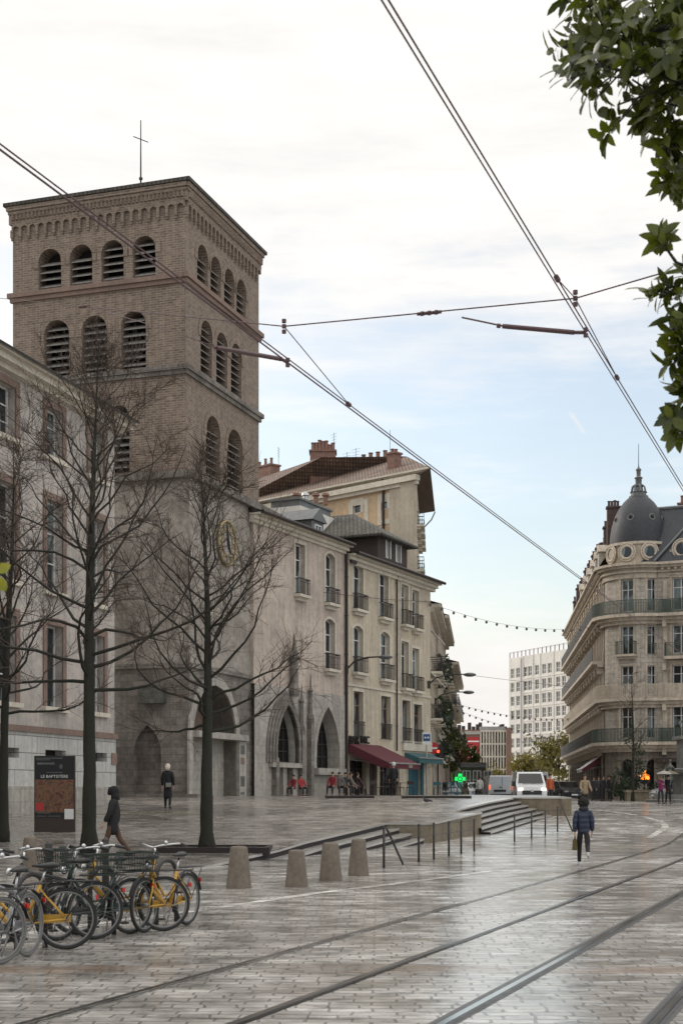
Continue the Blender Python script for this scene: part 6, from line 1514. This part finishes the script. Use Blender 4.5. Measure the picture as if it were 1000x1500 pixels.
# ================================================================ vehicles
def vehicle(name,label,cat,loc,rz,L,Wd,H,paint,prof,win,front,clear=.25,wheel=.33,group=None,lamps=True,plate=True):
    """prof: side outline [(x,z)] from rear to front; the body narrows towards the roof"""
    t=thing(name,label,cat,loc,rz,group); zmax=H
    def wy(z): 
        if z<H*.5: return Wd/2*(.94+.06*min(1,z/(H*.35)))
        return Wd/2*(1-.17*((z-H*.5)/(H*.5))**1.5)
    b=MB(); n=len(prof)
    for i in range(n):
        (xa,za),(xb,zb)=prof[i],prof[(i+1)%n]
        m=4
        for j in range(m):
            f0,f1=-1+2*j/m,-1+2*(j+1)/m
            ya0,ya1,yb0,yb1=wy(za)*f0,wy(za)*f1,wy(zb)*f0,wy(zb)*f1
            bulge=lambda f:.045*(1-f*f)
            sx=lambda x,f:x+(bulge(f) if x>L*.3 else -bulge(f) if x<-L*.3 else 0)
            b.face([(sx(xa,f0),ya0,za),(sx(xa,f1),ya1,za),(sx(xb,f1),yb1,zb),(sx(xb,f0),yb0,zb)])
    for s in(-1,1):
        cx_=sum(p[0] for p in prof)/n; cz_=sum(p[1] for p in prof)/n
        for i in range(n):
            (xa,za),(xb,zb)=prof[i],prof[(i+1)%n]; b.face([(xa,s*wy(za),za),(xb,s*wy(zb),zb),(cx_,s*wy(cz_)*1.005,cz_)])
    B=b.build('body',M[paint],t,smooth=True,world=False,sharp=28)
    for k,(x0,x1,z0,z1,slx0,slx1) in enumerate(win['side']):
        for s in(-1,1):
            g=MB(); P=[(x0,z0),(x1,z0),(slx1,z1),(slx0,z1)]; g.face([(x,s*(wy(zz)+.012),zz) for x,zz in P]); g.build('side_window',M['glass_dark'],t,world=False)
    for nm,(x0,z0,x1,z1,f,off) in win['ends'].items():
        g=MB(); 
        m=6; 
        for j in range(m):
            fa,fb=f*(-1+2*j/m),f*(-1+2*(j+1)/m); bl=lambda q:(.045*(1-q*q)+.015)*off
            g.face([(x0+bl(fa),wy(z0)*fa,z0),(x0+bl(fb),wy(z0)*fb,z0),(x1+bl(fb),wy(z1)*fb,z1),(x1+bl(fa),wy(z1)*fa,z1)])
        g.build(nm,M['glass_dark'],t,world=False,smooth=True)
    for x in win['wheels']:
        for s in(-1,1):
            w_=MB(); y=s*(Wd/2-.10); w_.tube([(x,y-.10,wheel),(x,y-.075,wheel),(x,y+.075,wheel),(x,y+.10,wheel)],[wheel*.9,wheel,wheel,wheel*.9],20); wh=w_.build('wheel',M['tyre'],t,world=False,smooth=True,sharp=40)
            w_=MB(); w_.tube([(x,y+s*.101,wheel),(x,y+s*.115,wheel)],[wheel*.62,wheel*.55],14); w_.build('rim',M['steel'],wh,world=False)
    for args in front:
        nm,mt,c,sz=args; b=MB(); b.box(c,sz); 
        b.build(nm,M[mt],t,world=False)
    return t
def van_prof(L,H): return [(-L/2,.3),(-L/2,H*.55),(-L/2+.06,H*.93),(-L/2+.2,H),(L/2-1.75,H),(L/2-1.55,H*.975),(L/2-.86,H*.60),(L/2-.12,H*.50),(L/2-.02,H*.36),(L/2,.28),(L/2-.2,.2),(-L/2+.2,.22)]
Lv=4.9;Hv=1.97
fr=[('headlight','head',(Lv/2-.03,.74,.83),(.10,.30,.17)),('headlight','head',(Lv/2-.03,-.74,.83),(.10,.30,.17)),('grille','plastic',(Lv/2+.03,0,.62),(.06,1.25,.26)),('bumper','plastic',(Lv/2+.02,0,.33),(.08,1.6,.16)),('badge','chrome',(Lv/2+.065,0,.74),(.02,.16,.15)),('number_plate','signwhite',(Lv/2+.07,0,.42),(.02,.5,.1)),('wing_mirror','plastic',(Lv/2-1.1,1.08,1.2),(.12,.22,.3)),('wing_mirror','plastic',(Lv/2-1.1,-1.08,1.2),(.12,.22,.3)),('wiper','black',(Lv/2-.75,.1,1.19),(.03,1.3,.02))]
vehicle('delivery_van','white van with headlamps lit, coming towards the viewer beyond the steps','van',gx(780.5,91.5)+V((0,2.4,0)),R(-92),Lv,1.95,Hv,'vanwhite',van_prof(Lv,Hv),dict(side=[(Lv/2-1.75,Lv/2-1.0,1.12,1.72,Lv/2-1.75,Lv/2-1.35)],ends={'windscreen':(Lv/2-.90,Hv*.625,Lv/2-1.50,Hv*.945,.86,1)},wheels=(-1.5,1.55)),fr)
La=4.4;Ha=1.85
ra=[('tail_lamp','tail',(-La/2-.01,.80,.98),(.06,.12,.34)),('tail_lamp','amber',(-La/2-.01,-.80,.98),(.06,.12,.34)),('number_plate','black',(-La/2-.07,.05,.72),(.03,.9,.16)),('bumper','plastic',(-La/2-.04,0,.40),(.10,1.6,.18)),('door_handle','plastic',(-La/2-.07,.02,.98),(.03,.2,.06)),('door_seam','black',(-La/2-.052,-.12,1.2),(.012,.02,1.1)),('wing_mirror','plastic',(1.0,1.0,1.15),(.12,.2,.26)),('wing_mirror','plastic',(1.0,-1.0,1.15),(.12,.2,.26))]
vehicle('delivery_van','light grey van seen from behind, left of the white van','van',gx(731,105)+V((0,2.2,0)),R(92),La,1.83,Ha,'vangrey',[(-La/2,.3),(-La/2,1.0),(-La/2+.08,Ha*.96),(-La/2+.2,Ha),(.4,Ha),(.7,Ha*.97),(1.3,1.15),(La/2-.1,.95),(La/2,.5),(La/2-.1,.22),(-La/2+.2,.22)],dict(side=[(.3,1.1,1.08,1.6,.3,.75)],ends={},wheels=(-1.3,1.35)),ra)
def car(label,loc,rz,paint,L=4.2,H=1.45,lamp='steel'):
    pr=[(-L/2,.35),(-L/2+.02,.85),(-L/2+.35,.95),(-L/2+.8,H*.96),(-L/2+1.2,H),(.3,H),(.6,H*.97),(1.15,.98),(L/2-.25,.80),(L/2-.02,.6),(L/2,.35),(L/2-.15,.2),(-L/2+.15,.2)]
    return vehicle('parked_car',label,'car',loc,rz,L,1.75,H,paint,pr,dict(side=[(-L/2+.75,-.05,.95,H*.93,-L/2+1.0,-.05),(.03,1.0,.95,H*.93,.03,.5)],ends={'windscreen':(1.12,1.0,.62,H*.95,.86,1),'rear_window':(-L/2+.38,.98,-L/2+.80,H*.93,.84,-1)},wheels=(-L/2+.75,L/2-.8)),
        [('headlight',lamp,(L/2-.06,.62,.66),(.08,.3,.12)),('headlight',lamp,(L/2-.06,-.62,.66),(.08,.3,.12)),('tail_lamp','red_lens',(-L/2+.01,.66,.78),(.06,.24,.14)),('tail_lamp','red_lens',(-L/2+.01,-.66,.78),(.06,.24,.14)),('number_plate','signwhite',(L/2+.045,0,.42),(.02,.5,.1)),('wing_mirror','plastic',(.75,.95,1.0),(.1,.16,.12)),('wing_mirror','plastic',(.75,-.95,1.0),(.1,.16,.12))],group='cars along the far street')
car('dark car parked left of the pharmacy in the far street',gx(651,118),R(-80),'cardark')
car('silver car parked second from the pharmacy, left of the grey van',gx(695,128),R(-85),'carsilver')
car('silver car half hidden by the fountain at the right edge',gx(1001,93.5),R(186),'carsilver')
car('dark car parked in front of the corner building, right of the worker',gx(826,108),R(-78),'cardark')
# tram far behind, showing its pantograph
Yt=185; tt=thing('tram','far tram whose pantograph rises above the white van','tram',gx(790,Yt)); zt0=zs(Yt); F=Fr(((775-CX)/FPX*Yt,Yt),(1,0)); 
b=MB(); b.fbox(F,.0,2.4,-18,0,zt0+.3,zt0+3.15); b.build('body',M['vangrey'],tt); b=MB(); b.fbox(F,.2,2.2,0,.03,zt0+1.4,zt0+2.7); b.build('windscreen',M['glass_dark'],tt)
c=F.pt(1.25,-2,zt0+3.15); b=MB(); b.tube([c,c+V((-.75,0,1.55))],.06,5); b.tube([c,c+V((.75,0,1.55))],.06,5); b.tube([c+V((-1.0,0,1.6)),c+V((1.0,0,1.6))],.06,5); b.tube([c+V((-.75,0,1.55)),c+V((.75,0,1.55))],.04,5); b.tube([c+V((0,0,-.1)),c+V((0,0,.3))],.08,5); b.build('pantograph',M['black'],tt)
# ================================================================ trees
def bare_tree(label,base,H,r0,seed,h0=.30,spread=.42,nb=30,lean=(0,0),sub=7,twigs=6,top=1.0):
    rr=random.Random(seed); t=thing('bare_tree',label,'tree',base,group='bare street trees')
    path=[];rad=[]; n=34; wx=rr.uniform(0,6)
    for i in range(n+1):
        f=i/n; path.append(base+V((lean[0]*f*H+.10*math.sin(f*5+wx)*f,lean[1]*f*H+.08*math.cos(f*4+wx)*f,f*H-.1))); rad.append(max(.012,r0*(1-f)**.85*(1.0 if f>.04 else 1.25)))
    b=MB(); b.tube(path,rad,14)
    for i in range(len(b.v)):
        x,y,zq=b.v[i]; p=path[min(n,i//14)]; q=1+.13*mnoise.noise(V((x*5,y*5,zq*1.6)))+.07*mnoise.noise(V((x*14,y*14,zq*5))); b.v[i]=(p.x+(x-p.x)*q,p.y+(y-p.y)*q,zq)
    tr=b.build('trunk',M['bark'],t,smooth=True)
    def onp(f): x=f*n; i=min(n-1,int(x)); return path[i].lerp(path[i+1],x-i), rad[i]*(1-(x-i))+rad[i+1]*(x-i)
    B=MB(); T=MB(); tw=[]
    def branch(p,d,L,r,lev,mb):
        k=8 if lev==0 else 4; pts=[p]; rs=[r]; q=p.copy(); dd=d.copy(); seg=L/k
        for i in range(k):
            curl=.07 if lev==0 else .03
            dd=(dd+V((rr.gauss(0,.22),rr.gauss(0,.22),rr.gauss(curl*(1 if lev<2 else .2),.17)))).normalized(); q=q+dd*seg; pts.append(q.copy()); rs.append(max(.0035,r*(1-(i+1)/k*.82)))
        mb.tube(pts,rs,5 if lev==0 else 3,0,False); return pts
    for j in range(nb):
        f=h0+(.96-h0)*((j+rr.random()*.6)/nb); p,rp=onp(f); az=j*2.39996+rr.uniform(-.4,.4); g=(f-h0)/(1-h0)
        el=R(12+52*g+rr.uniform(-18,20)); L=H*spread*(1-g*.78)*rr.uniform(.75,1.15)*(.55+.45*min(1,g*6+.4)); d=V((math.cos(az)*math.cos(el),math.sin(az)*math.cos(el),math.sin(el)))
        pts=branch(p,d,L,min(rp*.5,.016+.036*(1-g)*r0/.19),0,B)
        for m in range(sub):
            fi=rr.uniform(.22,1.0)*(len(pts)-1); i=min(len(pts)-2,int(fi)); q=pts[i].lerp(pts[i+1],fi-i); bd=(pts[i+1]-pts[i]).normalized()
            sd_=V((rr.gauss(0,1),rr.gauss(0,1),rr.gauss(.25,.7))).normalized(); d2=(bd*.8+sd_*.75).normalized(); L2=L*rr.uniform(.25,.5)*(1.15-fi/len(pts)*.6)
            p2=branch(q,d2,L2,.0135*(1-g*.4),1,T)
            for w in range(twigs):
                fj=rr.uniform(.15,1.0)*(len(p2)-1); i2=min(len(p2)-2,int(fj)); q2=p2[i2].lerp(p2[i2+1],fj-i2); b2=(p2[i2+1]-p2[i2]).normalized(); s3=V((rr.gauss(0,1),rr.gauss(0,1),rr.gauss(.15,.7))).normalized(); branch(q2,(b2*.9+s3*.7).normalized(),rr.uniform(.25,.7),.0068,2,T)
    B.build('limbs',M['bark'],t,smooth=True); T.build('twigs',M['twig'],t)
    return t
bare_tree('large bare tree with a mossy trunk beside the poster stand, second from the left',gp(131,1252,zp),12.5,.19,11,h0=.33,spread=.44,nb=46,sub=9,twigs=8,lean=(.008,0))
bare_tree('bare tree in the mossy bed in front of the clock, rightmost of the three',gp(303,1246,zp),9.9,.175,23,h0=.31,spread=.47,nb=38,sub=8,twigs=7,lean=(-.004,0))
bare_tree('thin bare tree at the left edge of the photo, leftmost of the three',gp(5,1233,zp),11.0,.15,5,h0=.32,spread=.38,nb=36,sub=8,twigs=7,lean=(.02,0))
bare_tree('slim bare tree standing before the corner building with the dome',gx(926,97),9.2,.12,31,h0=.25,spread=.28,nb=22,sub=5,twigs=4)
def leafy(label,base,H,crown,mat,seed,n=900,size=(.12,.26),r=.14,kind='leafy_tree',group='trees at the end of the street',clumps=26):
    rr=random.Random(seed); t=thing(kind,label,'tree',base,group=group); cx_,cz_,rx,rz=crown
    c=base+V((cx_,0,cz_)); b=MB(); b.tube([base-V((0,0,.2)),base+V((cx_*.4,0,cz_*.6)),c+V((0,0,rz*.6))],[r,r*.75,r*.2],8)
    for k in range(7):
        a=k*2.4; b.tube([base+V((cx_*.5,0,cz_*(.55+.05*k))),c+V((math.cos(a)*rx*.7,math.sin(a)*rx*.6,rr.uniform(-.3,.6)*rz))],[r*.45,r*.1],5)
    b.build('trunk',M['bark'],t,smooth=True)
    pts=[]
    cl=[]
    for k in range(clumps):
        d=V((rr.gauss(0,1),rr.gauss(0,1),rr.gauss(0,1))).normalized()*rr.uniform(.35,.95); cl.append((c+V((d.x*rx,d.y*rx,d.z*rz)),rr.uniform(.22,.42)*min(rx,rz)))
    for i in range(n):
        p,s=rr.choice(cl); d=V((rr.gauss(0,.6),rr.gauss(0,.6),rr.gauss(0,.55)))*s; pts.append(p+d)
    foliage('crown',pts,M[mat],t,size,seed); return t
leafy('green and yellow leafy tree at the end of the left house row',gx(658,128),6.5,(0,4.4,1.5,2.5),'leaf_green',1,1500,(.10,.24))
leafy('russet leafed tree in front of the red painted panels',gx(681,150),5.2,(0,3.6,1.7,1.9),'leaf_red',2,900,(.12,.26))
leafy('dark green tree right of the russet tree, before the office block',gx(690,146),5.0,(0,3.8,1.0,1.9),'leaf_green',3,700,(.12,.24))
leafy('yellow autumn tree at the foot of the white apartment block, left of the pantograph',gx(768,200),6.4,(0,4.2,2.6,2.4),'leaf_yel',4,1300,(.16,.36))
leafy('broad yellow-green tree beside the corner building, right of the pantograph',gx(818,170),8.0,(0,4.6,3.0,3.1),'leaf_green2',5,1900,(.15,.34))
leafy('small yellow tree between the two vans and the apartment block',gx(795,215),6,(0,3.8,2.2,2.4),'leaf_yel',6,900,(.16,.34))
leafy('pale thin-leafed tree before the glass office block',gx(722,175),4.6,(0,3.0,1.6,1.3),'leaf_yel',7,380,(.12,.22))
for x,Y,w,h,l in((908,101,.9,2.3,'round dark shrub in front of the left arch of the corner building'),(914,99,1.0,1.7,'low dark shrub behind the left end of the stone basin'),(931,101.5,.8,5.2,'tall dark conical evergreen behind the stone basin'),(975,99,1.4,2.6,'pale grey-green shrub left of the fountain')):
    leafy(l,gx(x,Y),h,(0,h*.5,w,h*.5),'leaf_dark',int(x),650,(.06,.14),.05,'shrub','shrubs by the stone basin',16)
for x,l in((649,'dark bush low at the end of the left house row'),(700,'low bush behind the parked silver car'),(742,'low bush between the two vans')): leafy(l,gx(x,126),1.8,(0,1.0,.9,.8),'leaf_dark',x,420,(.07,.15),.05,'shrub','shrubs along the far street',12)

# broad-leaved evergreen whose crown hangs in at the upper right
def leaf_shape(b,p,d,up,L,W):
    s=d.cross(up).normalized(); u2=s.cross(d).normalized(); P=[]
    q=lambda f,w,dr:p+d*L*f+s*W*w-u2*dr*L
    m0,m1,m2,m3=q(0,0,0),q(.33,0,.02),q(.68,0,.07),q(1,0,.16)
    for sg in(1,-1):
        a=q(.2,.36*sg,-.02); b_=q(.5,.5*sg,.0); c=q(.8,.30*sg,.06)
        F=[[m0,a,m1],[m1,a,b_],[m1,b_,m2],[m2,b_,c],[m2,c,m3]]
        for f in F: b.face(f if sg>0 else f[::-1])
def magnolia():
    rr=random.Random(14); base=V((4.1,7.4,0)); t=thing('evergreen_tree','glossy evergreen tree whose leafy boughs hang in at the upper right corner','tree',base)
    tr=MB(); tr.tube([base,base+V((.0,0,1.6)),base+V((-.1,0,3.2)),base+V((-.25,-.1,5.0)),base+V((-.4,0,7.2))],[.16,.14,.12,.09,.03],10)
    L=MB()
    def twig(path,r,n,Lr=(.085,.14),spr=.1,full=True):
        tr.tube(path,[r*(1-.75*i/(len(path)-1)) for i in range(len(path))],6)
        for i in range(n):
            f=rr.uniform(.12,1)*(len(path)-1); k=min(len(path)-2,int(f)); p=path[k].lerp(path[k+1],f-k); ax=(path[k+1]-path[k]).normalized()
            c=p+V((rr.gauss(0,spr),rr.gauss(0,spr*1.2),rr.gauss(0,spr*.9)))
            # a whorl of leaves on a short shoot
            tr.tube([p,c],.005,4); m=rr.randint(6,9); sd_=(ax*.6+V((rr.gauss(0,.5),rr.gauss(0,.5),rr.gauss(-.1,.5)))).normalized()
            for j in range(m):
                a=sd_.orthogonal().normalized(); a.rotate(Matrix.Rotation(j*2.399,3,sd_)); d=(sd_*rr.uniform(.1,.7)+a).normalized(); leaf_shape(L,c+sd_*.01*j,d,(sd_+V((0,0,.6))).normalized(),rr.uniform(*Lr)*rr.uniform(.6,1.1),rr.uniform(.036,.06))
    Y=7.2; A=lambda x,y,dy=0:at(x,y,Y+dy)
    hub=base+V((-.25,-.1,4.9))
    twig([hub,A(1060,60),A(980,40),A(905,60),A(850,75)],.035,30,spr=.10)
    twig([hub,A(1050,0,.3),A(960,-20,.3),A(880,10,.2),A(835,5,.2)],.03,26,spr=.09)
    twig([A(1060,60),A(1010,110),A(965,140),A(930,150)],.025,26,spr=.10)
    twig([A(1060,20,-.3),A(990,80,-.3),A(930,110,-.2),A(880,95,-.2)],.022,22,spr=.08)
    twig([A(1060,30,.2),A(1000,60,.2),A(930,60,.1),A(870,40,.1)],.02,30,spr=.11)
    twig([A(1050,90,-.2),A(1000,120,-.2),A(960,110,-.2)],.02,22,spr=.12)
    twig([hub+V((0,0,-.3)),A(1060,200),A(1010,190),A(975,215)],.025,18,spr=.08)
    twig([A(1090,320),A(1030,280),A(985,245),A(975,225)],.03,5,spr=.05)
    twig([base+V((-.1,0,3.4)),A(1080,420),A(1030,400),A(990,385),A(962,345)],.02,9,spr=.035)
    twig([A(1080,420),A(1030,430),A(985,420),A(962,425)],.016,8,spr=.045)
    twig([A(1090,480),A(1040,460),A(1000,470),A(990,500)],.02,12,spr=.05)
    twig([base+V((-.1,0,3.1)),A(1080,620),A(1030,600),A(985,612)],.018,8,spr=.04)
    twig([A(1080,560),A(1030,540),A(1002,560),A(1000,590)],.016,10,spr=.04)
    twig([A(1080,520),A(1035,505),A(1000,520)],.014,10,spr=.04)
    twig([A(1080,250),A(1030,255),A(985,275)],.014,9,spr=.04)
    twig([A(1080,640),A(1020,615),A(975,612)],.012,6,spr=.03)
    twig([A(1080,660),A(1030,640),A(1000,635)],.014,5,spr=.03)
    # the rest of the crown, out to the right
    for k in range(26):
        e=base+V((rr.uniform(-1.0,1.8),rr.uniform(-1.5,1.7),rr.uniform(2.8,7.0)))
        if (e.x/e.y*FPX+CX)<1015: e.x=e.y*.27+rr.uniform(0,1)
        s=base+V((-.1,0,min(e.z-.3,5.0))); twig([s,s.lerp(e,.5)+V((0,0,.1)),e],.022,13,spr=.16)
    tr.build('trunk',M['bark'],t,smooth=True); L.build('crown',M['leaf_mag'],t,smooth=True)
magnolia()
rr=random.Random(2); base=V((-2.0,5.2,0)); t=thing('young_tree','young tree with yellow-green leaves poking in at the left edge','tree',base)
b=MB(); tip=at(-4,838,5.0); b.tube([base,base+V((.05,0,1.2)),base+V((.1,-.05,2.3)),base+V((.0,-.1,3.6))],[.035,.03,.022,.008],8); b.tube([base+V((.1,-.05,2.1)),(base+V((.1,-.05,2.3))).lerp(tip,.6)+V((0,0,.06)),tip],[.012,.008,.004],6); b.build('trunk',M['bark'],t,smooth=True)
L=MB(); leaf_shape(L,tip,V((.55,0,.35)).normalized(),V((0,-1,.3)).normalized(),.055,.045); leaf_shape(L,tip-V((.008,0,.02)),V((.5,.1,-.55)).normalized(),V((0,-1,.3)).normalized(),.06,.045)
for k in range(60): p=base+V((rr.uniform(-.5,.4),rr.uniform(-.5,.4),rr.uniform(1.9,3.7))); (leaf_shape(L,p,V((rr.gauss(0,1),rr.gauss(0,1),rr.gauss(0,.5))).normalized(),V((.1,.2,1)).normalized(),.07,.045) if p.x/p.y*FPX+CX<-15 else None)
L.build('crown',M['leaf_twig'],t)
